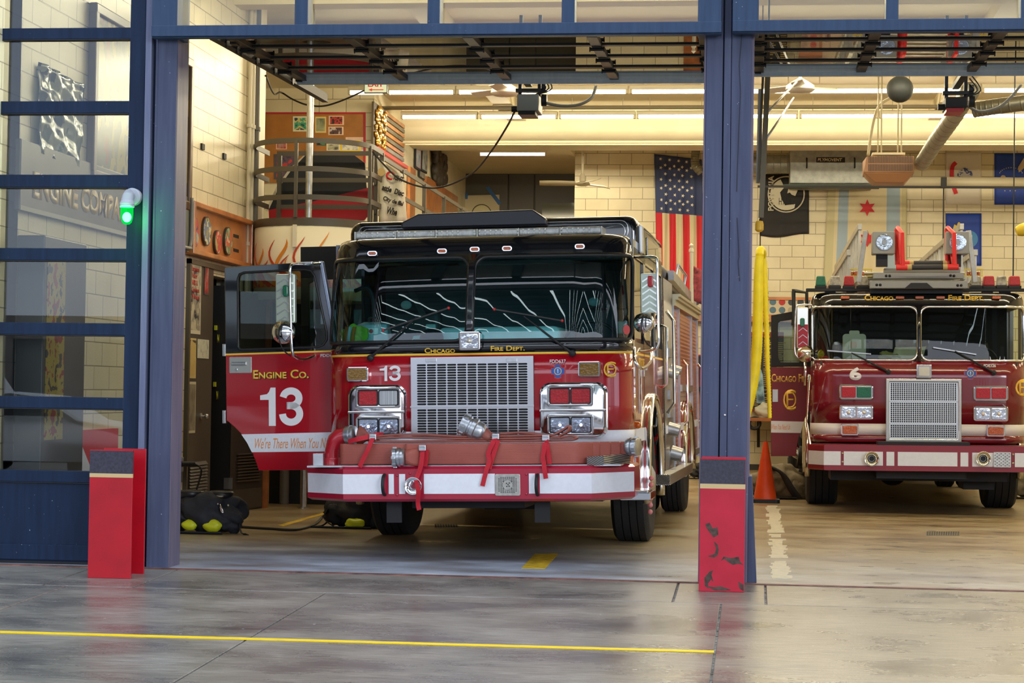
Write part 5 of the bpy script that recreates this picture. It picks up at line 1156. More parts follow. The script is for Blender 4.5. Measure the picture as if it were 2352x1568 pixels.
flat([(gx(862, 1010).x, -.62, zt0+.046), (-.55, -.62, zt0+.060), (-.3, -.62, zt0+.062), (0, -.62, zt0+.046), (.3, -.62, zt0+.046), (.6, -.62, zt0+.048), (gx(1270, 1000).x, -.62, zt0+.052), gx(1292, 988), gx(1308, 978), gx(1305, 990), gx(1285, 1001)], 'flat_layer')
flat([gx(1150, 996), gx(1175, 994), gx(1200, 993), gx(1240, 997), gx(1265, 1000)], 'flat_layer')
c = gx(1086, 984, -.64); ax = Vector((.90, .0, -.42)); coupling(TF, c, ax, .082, .20)
b = MB(); q = c+ax.normalized()*.09; b.sweep([q, q+Vector((.05, 0, -.03)), gx(1138, 1003), gx(1155, 1004)], lambda t: rrect(.11*(1-t)+.017*t, .11+.02*t, .05*(1-t)+.006, 4), bn=(0, 1, 0)); b.build('hose_neck', HOSE2, TF, smooth=True)
T3 = loc_thing('hose_end', 'crumpled end of brown hose clamped in the cap of the red elbow pipe', 'hose', (0, 0, 0))
b = MB(); P = [gx(822, 1000, -.56), gx(838, 1002, -.57), gx(852, 1006, -.6), gx(868, 1012, -.62)]; b.sweep(smoothpath(P, 5), lambda t: [(u*(1+.25*math.sin(9*t+v*30)), v) for u, v in rrect(.12*(1-t)+.018, .11+.03*t, .05*(1-t)+.008, 5)], bn=(0, 1, 0)); b.build('hose_sleeve', HOSE2, T3, smooth=True)
# straps
GST = 'red straps holding down the bumper hoses'
def strap(label, strands, buckle, by, extra=None):
    T = loc_thing('tie_down_strap', label, 'strap', (0, 0, 0), GST)
    for st in strands:
        b = MB(); b.sweep(smoothpath([F.y(x, y, d) for x, y, d in st], 6), lambda t: [(-.018, -.0015), (.018, -.0015), (.018, .0015), (-.018, .0015)], bn=(.12, .99, 0)); b.build('webbing', STRAPM, T, smooth='auto')
    c = F.y(*buckle, by); b = MB(); panel(b, (c.x, c.z), .055, .045, .006, by-.02, by+.005); b.cbox((c.x, by-.022, c.z+.01), (.045, .012, .012)); b.build('buckle', ALU, T, bevel=.003)
strap('red strap on the left of the bumper, beside the pipe elbow', [[(860, 1001, -.64), (856, 1006, -.72), (846, 1030, -.755), (836, 1050, -.755), (826, 1072, -.755)], [(800, 1014, -.70), (822, 1008, -.73), (850, 1002, -.70), (868, 998, -.66), (880, 999, -.62)]], (857, 1003), -.70)
strap('long red strap hanging in front of the bumper air horn', [[(971, 1030, -.77), (968, 1062, -.79), (963, 1082, -.79), (956, 1100, -.80), (958, 1112, -.835), (961, 1130, -.835), (960, 1155, -.80), (963, 1171, -.80)], [(980, 1032, -.755), (979, 1050, -.755), (976, 1071, -.755)]], (971, 1028), -.765)
strap('red strap under the big tilted coupling, loose end over the white tape', [[(1140, 1004, -.67), (1134, 1012, -.75), (1122, 1040, -.76), (1124, 1058, -.77), (1117, 1080, -.78), (1108, 1116, -.785)], [(1144, 1010, -.75), (1136, 1035, -.755), (1128, 1060, -.76), (1124, 1076, -.77)]], (1139, 1002), -.70)
strap('short red strap right of the grille beside the looped hose ends', [[(1255, 1004, -.68), (1256, 1020, -.755), (1260, 1045, -.755), (1262, 1066, -.755)], [(1252, 1016, -.755), (1247, 1050, -.765), (1249, 1062, -.77), (1251, 1080, -.785), (1254, 1099, -.785)]], (1254, 1005), -.70)
# ------------------------------------------------------------------ ladder truck 6 (the cab helpers above, in this truck's own axes)
F = Frame((at(2113, 950, Y=23.4).x, 23.4, 0), 0, -.008)
T6 = E13 = thing('ladder_truck', 'dark red and black ladder truck numbered 6 in the right bay, ladder above its cab', 'fire truck', m=F.m)
WE = 1.22; BLK = BLACKP
def rake(z): return .0 if z < 1.72 else (z-1.72)*.10
sheet('lower_front_panel', [.80, .885], REDT); sheet('white_band', [.885, 1.015], mat('cream_white_tape', (.78, .75, .70), .4)); sheet('front_panel', [1.015, 1.3, 1.55, 1.735], REDT)
zwb, zwt = 1.735, 2.385
b = MB(); b.grid([upath(z, i, yb=1.4) for z, i in ((zwt-.01, 0), (2.45, 0), (2.49, .015), (2.52, .04), (2.535, .08))]); b.poly(upath(2.535, .08, yb=1.4)); b.box((-WE, 1.38, 1.7), (WE, 2.3, 2.50)); b.build('cab_roof', BLACKP, T6, smooth='auto')
CABGL_ = CABGL; CABGL = CABGL6; MATS['gasket_rubber_'] = MATS['gasket_rubber']; _g = MATS['gasket_rubber']; MATS['gasket_rubber'] = CHROME
f_, TL = wpath(2.0); pane(.02, .494, 'windscreen'); pane(.506, .98, 'windscreen')
MATS['gasket_rubber'] = _g
b = MB(); b.grid([[ws(.5+d, z, .006) for z in (zwb, 1.9, 2.1, zwt)] for d in (-.008, 0, .008)]); b.build('centre_post', BLACKP, T6, smooth=True, solid=.03)
b = MB()
for s in (-1, 1): b.box((s*WE, .42, zwb), (s*(WE-.04), .55, zwt)); b.box((s*WE, 1.3, zwb), (s*(WE-.04), 1.4, zwt))
b.build('corner_post', BLACKP, T6, split=True)
for s in (-1, 1):
    b = MB(); b.box((s*WE, 1.40, .5), (s*(WE-.03), 2.3, 1.735)); b.box((s*WE, .50, 1.0), (s*(WE-.03), 1.40, 1.735)) if s == 1 else None
    b.build('cab_side', REDT, T6)
b = MB(); b.box((-1.15, 1.36, .9), (1.15, 1.40, 2.45)); b.build('cab_rear_wall', mat('cab_lining_dark', (.015, .016, .016), .7), T6)
b = MB(); b.box((-1.15, .2, .9), (1.15, 1.38, .95)); b.build('cab_floor', SEAT, T6)
b = MB(); b.box((-1.12, .10, 1.68), (1.12, .50, 1.74)); b.build('dashboard', mat('dark_dash', (.04, .045, .04), .6), T6, bevel=.02)
for x in (-.7, .7):
    b = MB(); b.box((x-.25, .85, 1.0), (x+.25, 1.25, 1.2)); st = b.build('cab_seat', SEAT, T6, bevel=.03); b = MB(); b.box((x-.22, 1.2, 1.2), (x+.22, 1.33, 2.0)); b.build('seat_back', SEAT, st, bevel=.05, seg=3)
b = MB(); b.tube([(.72+.22*math.cos(a), .52+.08*math.sin(a), 1.74+.18*math.sin(a)) for a in [2*PI*k/28 for k in range(28)]], .014, 8, closed=True); b.build('steering_wheel', BLACKM, T6, smooth=True)
def ft6(*a, **k): return front_text(*a, par=T6, **k)
ft6('CHICAGO', 1986, 677, 2052, 690, GOLD, bold=.03, caps=range(1, 7), y=rake(2.45)-.008); ft6('FIRE DEPT.', 2178, 677, 2260, 690, GOLD, bold=.03, caps=[1, 2, 3, 6, 7, 8, 9], y=rake(2.45)-.008)
ft6('6', 1951, 843, 1979, 873, WHITEL, bold=.05); ft6('FDE326', 2260, 836, 2288, 843, WHITEL, bold=.03)
c = F.y(2229, 857, 0); emblem(T6, (c.x, c.z), .075, .0)
c = F.y(2350, 890, 0); monogram(T6, (c.x, c.z), .20, .02); 
for x in (1941, 2067, 2112, 2160, 2289):
    c = F.y(x, 683, rake(2.45)); yy_ = rake(c.z)+.05*(c.x/WE)**2; b = MB(); panel(b, (c.x, c.z), .10, .032, .012, yy_-.022, yy_+.02); b.build('marker_lens', LORG, T6, bevel=.006)
# grille with slanted mesh
g0, g1 = F.y(2034, 1015, -.03), F.y(2208, 870, -.03)
b = MB(); holed(b, [(g0.x, g0.z), (g1.x, g0.z), (g1.x, g1.z), (g0.x, g1.z)], [(g0.x+.035, g0.z+.04), (g1.x-.035, g0.z+.04), (g1.x-.035, g1.z-.035), (g0.x+.035, g1.z-.035)], -.075, .0, 24)
G6 = b.build('grille', mat('warm_chrome', (.72, .70, .62), .15, 1.), T6, bevel=.006)
for ya, yb, n_ in ((880, 919, 9), (925, 970, 10), (976, 1004, 6)):
    p, q = F.y(2045, yb, -.04), F.y(2197, ya, -.04); b = MB(); perforate(b, p.x, q.x, p.z, q.z, 30, n_, .66, .84, .006, -.040, .01, 2, ang=.45, mirror=True); b.build('grille_mesh', mat('mesh_steel', (.62, .62, .60), .3, .9), G6)
    b = MB(); b.box((g0.x+.03, -.05, p.z-.012), (g1.x-.03, -.03, p.z)); b.box((g0.x+.03, -.045, q.z), (g1.x-.03, -.03, q.z+.01)); b.box((g0.x+.03, -.045, p.z), (p.x, -.03, q.z)); b.box((q.x, -.045, p.z), (g1.x-.03, -.03, q.z)); b.build('mesh_frame', MATS['mesh_steel'], G6)
b = MB(); b.box((g0.x, -.02, g0.z), (g1.x, -.01, g1.z)); b.build('grille_backing', MATS['radiator_black'], G6)
def twin(xa, ya, xb, yb, m1, m2, nm):
    p, q = F.y(xa, yb, -.02), F.y(xb, ya, -.02); c = ((p.x+q.x)/2, (p.z+q.z)/2); w, h = q.x-p.x, q.z-p.z; bo = .05*(c[0]/WE)**2
    b = MB(); panel(b, c, w, h, .03, bo-.05, bo+.03); o = b.build('lamp_bezel', CHROME, T6, bevel=.012, seg=3)
    for k, m_ in ((-1, m1), (1, m2)):
        b = MB(); panel(b, (c[0]+k*w*.225, c[1]), w*.42, h*.74, .014, bo-.062, bo-.04); l = b.build(nm, m_, o, bevel=.006)
        if m_ is LHEAD: b = MB(); b.sphere((c[0]+k*w*.225, bo-.062, c[1]), .022, (1, .5, 1)); b.build('headlamp_bulb', MATS['warm_lens'], l, smooth=True)
twin(1927, 883, 2006, 917, LRED, LGRN, 'warning_lamp'); twin(1927, 930, 2006, 964, LHEAD, LHEAD, 'headlamp'); twin(2236, 886, 2316, 920, LRED, LRED, 'warning_lamp'); twin(2236, 933, 2316, 968, LHEAD, LHEAD, 'headlamp')
for xa, ya, xb, yb in ((1931, 973, 1973, 1000), (2265, 976, 2309, 1003)):
    p, q = F.y(xa, yb, 0), F.y(xb, ya, 0); c = ((p.x+q.x)/2, (p.z+q.z)/2); bo = .05*(c[0]/WE)**2; b = MB(); panel(b, c, q.x-p.x, q.z-p.z, .02, bo-.04, bo+.03); o = b.build('turn_lamp_bezel', CHROME, T6, bevel=.008); b = MB(); panel(b, c, (q.x-p.x)*.8, (q.z-p.z)*.7, .01, bo-.055, bo-.03); b.build('turn_lamp', LORG, o, bevel=.008)
p, q = F.y(2104, 868, -.05), F.y(2139, 837, -.05); c = ((p.x+q.x)/2, (p.z+q.z)/2); b = MB(); panel(b, c, q.x-p.x, q.z-p.z, .012, -.12, .0); o = b.build('flood_lamp', CHROME, T6, bevel=.008); b = MB(); panel(b, c, (q.x-p.x)*.7, (q.z-p.z)*.65, .01, -.128, -.11); b.build('flood_lens', MATS['warm_lens'], o)
for piv, el, b0, b1 in (((2040, 854), (1955, 810), (1900, 805), (2000, 813)), ((2282, 856), (2192, 806), (2142, 798), (2241, 814))):
    def on(x, y, off): c = F.y(x, y, .05); z = c.z; return Vector((c.x, rake(z)+.05*(c.x/WE)**2-off, z))
    pv, ee, a, c = on(*piv, .03), on(*el, .035), on(*b0, .03), on(*b1, .03)
    b = MB(); b.tube([pv, ee], [.014, .007], 8); b.lathe(pv+Vector((0, .03, 0)), [(.03, 0), (.028, .035), (0, .045)], 'y', 14); w = b.build('wiper_arm', BLACKM, T6, smooth='auto'); b = MB(); b.bar(a, c, .014, .022, up=(0, 1, 0)); b.build('wiper_blade', ALU, w)
# bumper
yF = -.62; bb0, bb1 = F.y(2120, 1082, yF).z, F.y(2120, 1023, yF).z
ch = [(-1.27, -.32), (-1.10, yF), (1.10, yF), (1.27, -.32), (1.27, .05), (-1.27, .05)]
b = MB(); b.loft([[Vector((x*k, y*1, z)) for x, y in ch] for z, k in ((bb0, .995), (bb0+.015, 1), (bb1-.015, 1), (bb1, .995))]); BU = b.build('bumper', mat('truck_bumper_red', (.26, .008, .02), .32, coat=.5), T6)
b = MB(); p, q = F.y(2016, 1023, -.4), F.y(2226, 1014, -.4); b.box((p.x, -.5, bb1), (q.x, -.06, bb1+.035)); b.build('bumper_tray', BLACKM, BU)
def ob6(x0, x1):
    segs = [(-1.27, -.32), (-1.10, yF), (1.10, yF), (1.27, -.32)]; P = []
    for (xa, ya), (xb, yb) in zip(segs, segs[1:]):
        a, c = max(x0, xa), min(x1, xb)
        if a >= c: continue
        nn = Vector((yb-ya, -(xb-xa), 0)).normalized()*.003
        for x in (a, c): t = (x-xa)/(xb-xa); P.append(Vector((x+nn.x, ya+(yb-ya)*t+nn.y, 0)))
    return P
zt0_, zt1_ = F.y(2120, 1070, yF).z, F.y(2120, 1038, yF).z
for xa, xb in ((1870, 1931), (1938, 2028), (2036, 2054), (2062, 2199), (2206, 2224), (2233, 2281), (2331, 2400)):
    x0 = F.y(xa, 1050, yF).x if xa > 1900 else -1.262; x1 = min(1.262, F.y(xb, 1050, yF).x); b = MB(); b.grid([[p_+Vector((0, 0, zt0_)), p_+Vector((0, 0, zt1_))] for p_ in ob6(x0, x1)]); b.build('white_tape', WHITEB, BU, solid=.002)
for x in (2002, 2258):
    c = F.y(x, 1053, yF); b = MB(); b.lathe((c.x, yF, c.z), [(.03, -.06), (.034, .0), (.05, .03), (.070, .05), (.082, .055), (.084, .062), (.078, .062), (.05, .045), (.034, .01), (.02, -.06)], 'y', 30); b.build('air_horn', MATS['warm_chrome'], BU, smooth=True)
    b = MB(); b.cyl((c.x, yF-.002, c.z), (c.x, yF-.006, c.z), .03, n=20); b.build('horn_throat', BLACKM, BU)
p, q = F.y(2281, 1073, yF), F.y(2322, 1038, yF); c = ((p.x+q.x)/2, (p.z+q.z)/2); b = MB(); panel(b, c, q.x-p.x, q.z-p.z, .01, yF-.02, yF); SP = b.build('siren_speaker', MATS['worn_steel_plate'], BU, bevel=.003)
b = MB()
for j in range(9):
    for i in range(8):
        x, z = (i-3.5)*.022, (j-4)*.017
        if (i+j) % 2: b.cbox((c[0]+x, yF-.021, c[1]+z), (.014, .002, .007))
b.build('speaker_slots', BLACKM, SP)
for x, y in ((1935, 1040), (1935, 1060), (2327, 1043), (2327, 1063)): c = F.y(x, y, yF); b = MB(); b.lathe((c.x, yF, c.z), [(.014, 0), (.012, .008), (0, .012)], 'y', 10); b.build('bumper_bolt', MATS['warm_chrome'], BU, smooth=True)
# open front door on the left of the truck
yd = .78; D = lambda x, y: ((lambda p: (p.x, p.z))(F.y(x, y, yd)))
up_ = [D(*q) for q in ((1771, 842), (1771, 724), (1838, 712), (1862, 708), (1862, 842))]; ho = [D(*q) for q in ((1787, 832), (1787, 742), (1790, 738), (1838, 731), (1842, 734), (1842, 832))]
b = MB(); holed(b, up_, ho, yd-.02, yd+.03, 40); DR6 = b.build('open_front_door', BLACKM, T6, bevel=.004)
b = MB(); b.prism([(x, yd, z) for x, z in ho], (0, .006, 0)); b.build('door_window', SIDEGL, DR6)
lo_ = [D(*q) for q in ((1771, 843), (1866, 843), (1866, 930), (1850, 958), (1838, 990), (1831, 1020), (1828, 1047), (1771, 1047))]
b = MB(); b.prism([(x, yd-.02, z) for x, z in lo_], (0, .05, 0)); b.build('door_skin', mat('door_dull_red', (.20, .010, .016), .5), DR6, bevel=.004)
q = [D(*v) for v in ((1771, 966), (1846, 968), (1839, 994), (1771, 993))]; b = MB(); b.prism([(x, yd-.0225, z) for x, z in q], (0, .01, 0)); b.build('door_white_band', MATS['cream_white_tape'], DR6)
def d6(s_, xa, ya, xb, yb, m_, **k): y = yd-.024; p, q = F.y(xa, yb, y), F.y(xb, ya, y); return text(s_, m_, DR6, 'door_lettering', w=q.x-p.x, h=q.z-p.z, m=Matrix.Translation((p.x, y, p.z)), **k)
GOLD6 = mat('gold_leaf_dim', (.80, .45, .08), .4)
d6('CHICAGO FIRE', 1772, 859, 1857, 877, GOLD6, bold=.02, caps=[1, 2, 3, 4, 5, 6, 9, 10, 11]); d6('When You Need Us', 1772, 974, 1815, 986, MATS['orange_script'], shear=.35)
c = F.y(1814, 918, yd); monogram(DR6, (c.x, c.z), .25, yd-.022, .75)
p, q = F.y(1774, 923, yd), F.y(1787, 894, yd); b = MB(); b.box((p.x, yd-.03, p.z), (q.x, yd-.02, q.z)); b.build('latch_plate', MATS['latch_plate_steel'], DR6, bevel=.003)
# mirror with green lamp, grab rails
y0 = .25
p, q = F.y(1830, 800, y0), F.y(1857, 706, y0); b = MB(); panel(b, ((p.x+q.x)/2, (p.z+q.z)/2), q.x-p.x, q.z-p.z, .02, y0-.03, y0+.05); o = b.build('long_mirror', MATS['warm_chrome'], T6, bevel=.008)
p, q = F.y(1832, 798, y0), F.y(1856, 745, y0); b = MB(); panel(b, ((p.x+q.x)/2, (p.z+q.z)/2), q.x-p.x, q.z-p.z, .008, y0-.034, y0-.028); b.build('mirror_red_tape', mat('red_tape', (.35, .02, .03), .3, .3), o)
b = MB()
for k in range(3): zc_ = p.z+.03+.08*k; xm = (p.x+q.x)/2; b.bar((xm-.05, y0-.036, zc_), (xm, y0-.036, zc_+.04), .003, .007); b.bar((xm, y0-.036, zc_+.04), (xm+.05, y0-.036, zc_), .003, .007)
b.build('mirror_chevrons', ALU, o)
c = F.y(1843, 740, y0-.04); b = MB(); panel(b, (c.x, c.z), .055, .10, .02, y0-.07, y0-.03); b.build('mirror_lamp', LGRN, o, bevel=.01)
c = F.y(1850, 812, y0-.02); b = MB(); b.lathe(c, [(0, .06), (.05, .05), (.09, .02), (.10, 0), (0, -.01)], 'y', 28); b.build('round_mirror', MATS['warm_chrome'], o, smooth='auto')
b = MB(); b.tube(smoothpath([F.y(x, y, y0-.02) for x, y in ((1866, 700), (1840, 700), (1829, 708), (1826, 760), (1825, 800), (1830, 818), (1846, 824), (1866, 818))], 5), .012, 8); b.build('mirror_frame', CHROME, o, smooth=True)
b = MB(); b.tube([F.y(1823, 745, .6), F.y(1823, 664, .6), F.y(1828, 668, .6), F.y(1853, 672, .6), F.y(1853, 712, .6)], .022, 10); b.build('roof_grab_rail', mat('black_rail', (.02, .025, .02), .35), T6, smooth='auto')
b = MB(); b.tube([F.x(1859, 860, -WE-.03), F.x(1853, 970, -WE-.05), F.x(1862, 1025, -WE-.02)], .014, 8); b.tube([F.y(1850, 825, .3), F.y(1850, 885, .3)], .02, 8); b.build('grab_rail', CHROME, T6, smooth=True, split=True)
b = MB(); b.tube([(-(WE+.02), y, z) for y, z in arc(1.5, .53, .64, PI*1.08, -PI*.08, 20)], .04, 8); b.build('wheel_arch', MATS['warm_chrome'], T6, smooth=True)
b = MB(); b.tube([((WE+.02), y, z) for y, z in arc(1.5, .53, .64, PI*1.08, -PI*.08, 20)], .04, 8); b.build('wheel_arch', MATS['warm_chrome'], T6, smooth=True)
b = MB(); b.box((-1.0, .1, .36), (1.0, 2.4, .60)); b.box((-.5, -.3, .40), (.5, 10, .62)); b.cyl((-.95, 1.5, .5), (.95, 1.5, .5), .1); b.sphere((-.2, 1.5, .42), .18); b.box((.55, .5, .25), (.9, 1.1, .5)); b.box((-1.1, 2.6, .35), (1.1, 10.5, .8)); b.build('underbody', MATS['underbody_black'], T6)
for s in (-1, 1):
    wheel(T6, s*1.06, 1.5, .53, .38, s, zc=.53-s*.008)
    wheel(T6, s*1.24, 7.0, .53, .27, s, zc=.53-s*.01); wheel(T6, s*.93, 7.0, .53, .27, s, zc=.53-s*.008)
b = MB(); b.box((-1.24, 2.5, .75), (1.24, 10.8, 2.2)); b.build('body_box', REDT, T6)
b = MB(); b.box((-1.25, 2.5, 1.0), (-1.24, 10.8, 1.12)); b.build('body_stripe', MATS['cream_white_tape'], T6)
b = MB(); a = F.y(1802, 1055, 2.6); b.tube(smoothpath([(-1.42, 2.7, .95), (-1.42, 2.65, .80), (-1.36, 2.6, .62), (-1.2, 2.6, .55)], 6), .075, 14); b.build('exhaust_elbow', MATS['warm_chrome'], T6, smooth=True)
b = MB(); b.cyl((-1.32, 2.5, .56), (-.9, 2.5, .50), .13, n=18); b.build('exhaust_muffler', DARKM, T6, smooth='auto')
# rotating-light housings on the cab roof
zl0, zl1 = F.y(2100, 660, .3).z, F.y(2100, 637, .3).z
b = MB(); b.box((-1.28, .22, zl0-.045), (-.50, .42, zl0-.015)); b.box((.46, .22, zl0-.045), (1.24, .42, zl0-.015))
for x in (-1.0, -.75, .8, 1.0): b.box((x-.06, .26, 2.50), (x+.06, .38, zl0-.04))
b.build('light_rack', BLACKM, T6, split=True)
LCLR = mat('smoky_clear_lens', (.42, .40, .33), .12, coat=1, var=.5, vs=22)
for xa, xb, m_ in ((1873, 1897, LGRN), (1905, 1930, LCLR), (1937, 1962, LRED), (1969, 1994, LCLR), (2229, 2254, LCLR), (2257, 2284, LRED), (2288, 2312, LCLR), (2316, 2343, LRED)):
    p, q = F.y(xa, 660, .3).x, F.y(xb, 660, .3).x; w = q-p; xc = (p+q)/2
    b = MB(); b.box((p-.006, .22, zl0-.015), (q+.006, .40, zl0+.02)); o = b.build('beacon_base', BLACKM, T6, bevel=.006); b = MB(); b.hexa([(p, .225, zl0+.02), (q, .225, zl0+.02), (q, .395, zl0+.02), (p, .395, zl0+.02), (p+.012, .24, zl1+.015), (q-.012, .24, zl1+.015), (q-.012, .38, zl1+.015), (p+.012, .38, zl1+.015)]); b.build('beacon_lens', m_, o, bevel=.014, seg=3)
# aerial ladder
LADM = mat('ladder_aluminium', (.50, .49, .43), .4, .75, var=.2, vs=8); LADG = mat('ladder_grey_paint', (.30, .31, .30), .45)
def lz(x, y, d): return F.y(x, y, d)
lad = []
z_lo, z_hi = lz(2100, 640, .0).z, lz(2100, 545, .2).z
AL = MB()
L0 = 9.6
for s in (-1, 1):
    for xo, zb_, zt_, y0_, y1_ in ((.60, z_lo+.08, 3.36, .9, 8.0), (.74, z_lo-.02, z_hi-.14, .7, L0)):
        xs_ = s*xo-.03
        b = MB(); b.bar((xs_, y0_, zt_), (xs_, y1_, zt_-.05), .05, .07); o = b.build('ladder_top_rail', LADM, T6, bevel=.004); b = MB(); b.bar((xs_, y0_-.1, zb_), (xs_, y1_, zb_-.05), .06, .09); b.build('ladder_bottom_rail', LADM, T6, bevel=.004)
        b = MB(); n_ = int((y1_-y0_)/.36)
        for k in range(n_):
            ya = y0_+.05+k*.36; b.bar((xs_, ya, zb_-.03), (xs_, ya, zt_-.01), .03, .03); b.bar((xs_, ya, zb_-.03), (xs_, ya+.38, zb_-.03), .02, .02)
            if k % 2 == 0: b.bar((xs_, ya, zb_), (xs_, ya+.34, zt_), .02, .02)
        b.build('ladder_side_bracing', LADM, T6)
    b = MB(); b.bar((s*.66-.03, .02, z_lo-.04), (s*.58-.03, -.02, z_hi+.06), .055, .06); b.build('ladder_end_post', LADM, T6, bevel=.006)
b = MB()
for k in range(24): b.cyl((-.60, .5+k*.36, z_lo+.09), (.56, .5+k*.36, z_lo+.09), .018, n=8)
b.build('ladder_rungs', LADM, T6)
for xa, ya, xb, yb, d in ((1998, 645, 2222, 662, -.05), (2006, 626, 2214, 640, -.02), (2030, 616, 2205, 626, .05)):
    p, q = lz(xa, yb, d), lz(xb, ya, d); b = MB(); b.box((p.x, d-.04, p.z), (q.x, d+.10, q.z)); b.build('ladder_cross_beam', LADG, T6, bevel=.006)
b = MB()
for x, y in ((2014, 654), (2022, 654), (2200, 655), (2208, 655), (2036, 633), (2044, 633), (2184, 632), (2192, 633)): c = lz(x, y, -.1); b.sphere((c.x, -.09 if y > 640 else -.06, c.z), .016)
b.build('beam_bolts', BLACKM, T6, split=True)
b = MB(); c = lz(2110, 660, -.05); b.hexa([(c.x-.16, -.10, c.z-.01), (c.x+.16, -.10, c.z-.01), (c.x+.16, -.08, c.z-.01), (c.x-.16, -.08, c.z-.01), (c.x-.09, -.10, c.z+.05), (c.x+.09, -.10, c.z+.05), (c.x+.09, -.08, c.z+.05), (c.x-.09, -.08, c.z+.05)]); b.build('beam_notch_plate', BLACKM, T6)
b = MB(); b.box((-.55, .1, 2.52), (.50, 1.2, z_lo-.03)); b.build('ladder_cradle', DARKM, T6)
for xa, xb, lx in ((2004, 2056, 2031), (2173, 2226, 2200)):
    p, q = lz(xa, 583, -.15), lz(xb, 531, -.15); b = MB(); b.box((p.x, -.15, p.z), (q.x, .12, q.z)); o = b.build('spotlight_box', LADG, T6, bevel=.012)
    c = lz(lx, 556, -.16); b = MB(); b.lathe((c.x, -.15, c.z), [(.080, 0), (.092, .006), (.094, .014), (.084, .016), (0, .004)], 'y', 32); ll = b.build('spotlight_lens', mat('spot_glass', (.55, .62, .68), .08, .8, bump=.3, bs=30), o, smooth='auto'); b = MB(); b.lathe((c.x, -.156, c.z), [(0, .012), (.028, .012), (.03, .0)], 'y', 20); b.build('spotlight_bulb', mat('spot_centre', (.35, .36, .36), .3, .8), ll, smooth='auto')
    b = MB(); b.box(((p.x+q.x)/2-.08, -.05, p.z-.14), ((p.x+q.x)/2+.05, .02, p.z)); b.build('spotlight_bracket', DARKM, o)
RR = mat('hand_rail_red', (.75, .03, .03), .4)
for x0, x1_, sg in ((2058, 2074, 1), (2173, 2193, -1)):
    b = MB(); P = [lz(x0+3, 608, .0), lz(x0+1, 528, .0), lz(x0+4, 523, -.05), lz(x1_-2, 536, -.25), lz(x1_, 614, -.25)]; P2 = [lz(x0+3, 530, .0), lz(x1_-4, 606, -.1)]
    b.tube([P[0], P[1], P[2], P[3], P[4]], .026, 8); b.tube(P2, .018, 8); b.build('red_hand_rail', RR, T6, smooth='auto')
for xa, ya, xb, d in ((2072, 605, 2192, 0.0), (2066, 614, 2194, -.25)):
    p, q = lz(xa, ya, d), lz(xb, ya-1, d); b = MB(); b.cyl(p, q, .03, n=14); o = b.build('front_rung', mat('black_grip', (.03, .03, .035), .6), T6, smooth='auto')
    for t0, t1, m_ in ((-.06, .14, RR), (.14, .22, mat('tan_tape', (.50, .36, .14), .6)), (.78, .86, MATS['tan_tape']), (.86, 1.06, RR)): b = MB(); b.cyl(p.lerp(q, t0), p.lerp(q, t1), .033, n=14); b.build('rung_sleeve', m_, o, smooth='auto')
b = MB(); c = lz(1974, 628, .8)
for k in range(5): b.bar((c.x-.14+.07*k, .8, c.z-.03), (c.x-.14+.07*k, .8, c.z+.05), .01, .01)
b.bar((c.x-.15, .8, c.z+.05), (c.x+.15, .8, c.z+.05), .012, .012); b.bar((c.x-.15, .8, c.z-.03), (c.x+.15, .8, c.z-.03), .012, .012); o = b.build('clearance_lamp_guard', mat('yellow_wire', (.75, .6, .05), .4), T6); b = MB(); b.cbox((c.x, .82, c.z), (.2, .05, .05)); b.build('clearance_lamp', LORG, o, bevel=.01)
b = MB(); c = lz(2236, 628, .8)
for k in range(5): b.bar((c.x-.10+.05*k, .8, c.z-.03), (c.x-.10+.05*k, .8, c.z+.05), .01, .01)
b.bar((c.x-.11, .8, c.z+.05), (c.x+.11, .8, c.z+.05), .012, .012); b.bar((c.x-.11, .8, c.z-.03), (c.x+.11, .8, c.z-.03), .012, .012); o = b.build('clearance_lamp_guard', MATS['yellow_wire'], T6); b = MB(); b.cbox((c.x, .82, c.z), (.15, .05, .05)); b.build('clearance_lamp', LORG, o, bevel=.01)
# things behind the windscreen
def t6(name, label, cat, px, yl, z=1.742): p = F.y(px, 820, yl); return thing(name, label, cat, m=F.m @ Matrix.Translation((p.x, yl, z)))
T = t6('medical_case', 'pale grey plastic case standing upright behind the left pane of the ladder truck', 'case', 1962, .32)
b = MB(); panel(b, (0, .16), .27, .31, .04, -.05, .05); b.build('case_body', mat('pale_case', (.60, .66, .66), .45), T, bevel=.012, seg=3); b = MB(); panel(b, (0, .33), .12, .05, .02, -.03, .03); b.build('case_handle', MATS['pale_case'], T, bevel=.006); b = MB(); panel(b, (-.01, .19), .07, .07, .005, -.056, -.05); b.build('case_label', mat('case_label2', (.75, .55, .5), .5), T)
T = t6('glove', 'crumpled yellow-green work glove on the ladder truck dashboard', 'glove', 2038, .28)
b = MB(); lumpy(b, (0, 0, .05), .08, (1.3, .7, .75), 9, .25); 
for k in range(4): b.tube([(.06+.0*k, -.04+.02*k, .05), (.11, -.05+.025*k, .06+.01*k), (.15, -.06+.03*k, .04)], [.022, .019, .013], 8)
b.build('glove_leather', mat('glove_olive', (.38, .38, .14), .7), T, smooth=True)
T = t6('paper_sheet', 'large white paper leaning inside the ladder truck windscreen by the centre post', 'paper', 2082, .24)
b = MB(); b.grid([[(x+.05*j/4, -.03+.10*j/4+.01*math.sin(x*9), .0+.05*(x+.18)*2*.3+.16*j/4) for x in [-.18+.36*i/6 for i in range(7)]] for j in range(5)]); b.build('sheet', mat('paper_cream', (.72, .74, .60), .7), T, smooth=True, solid=.003)
T = t6('toy_figure', 'small bright yellow and red figure in the left corner of the ladder truck windscreen', 'ornament', 1885, .42)
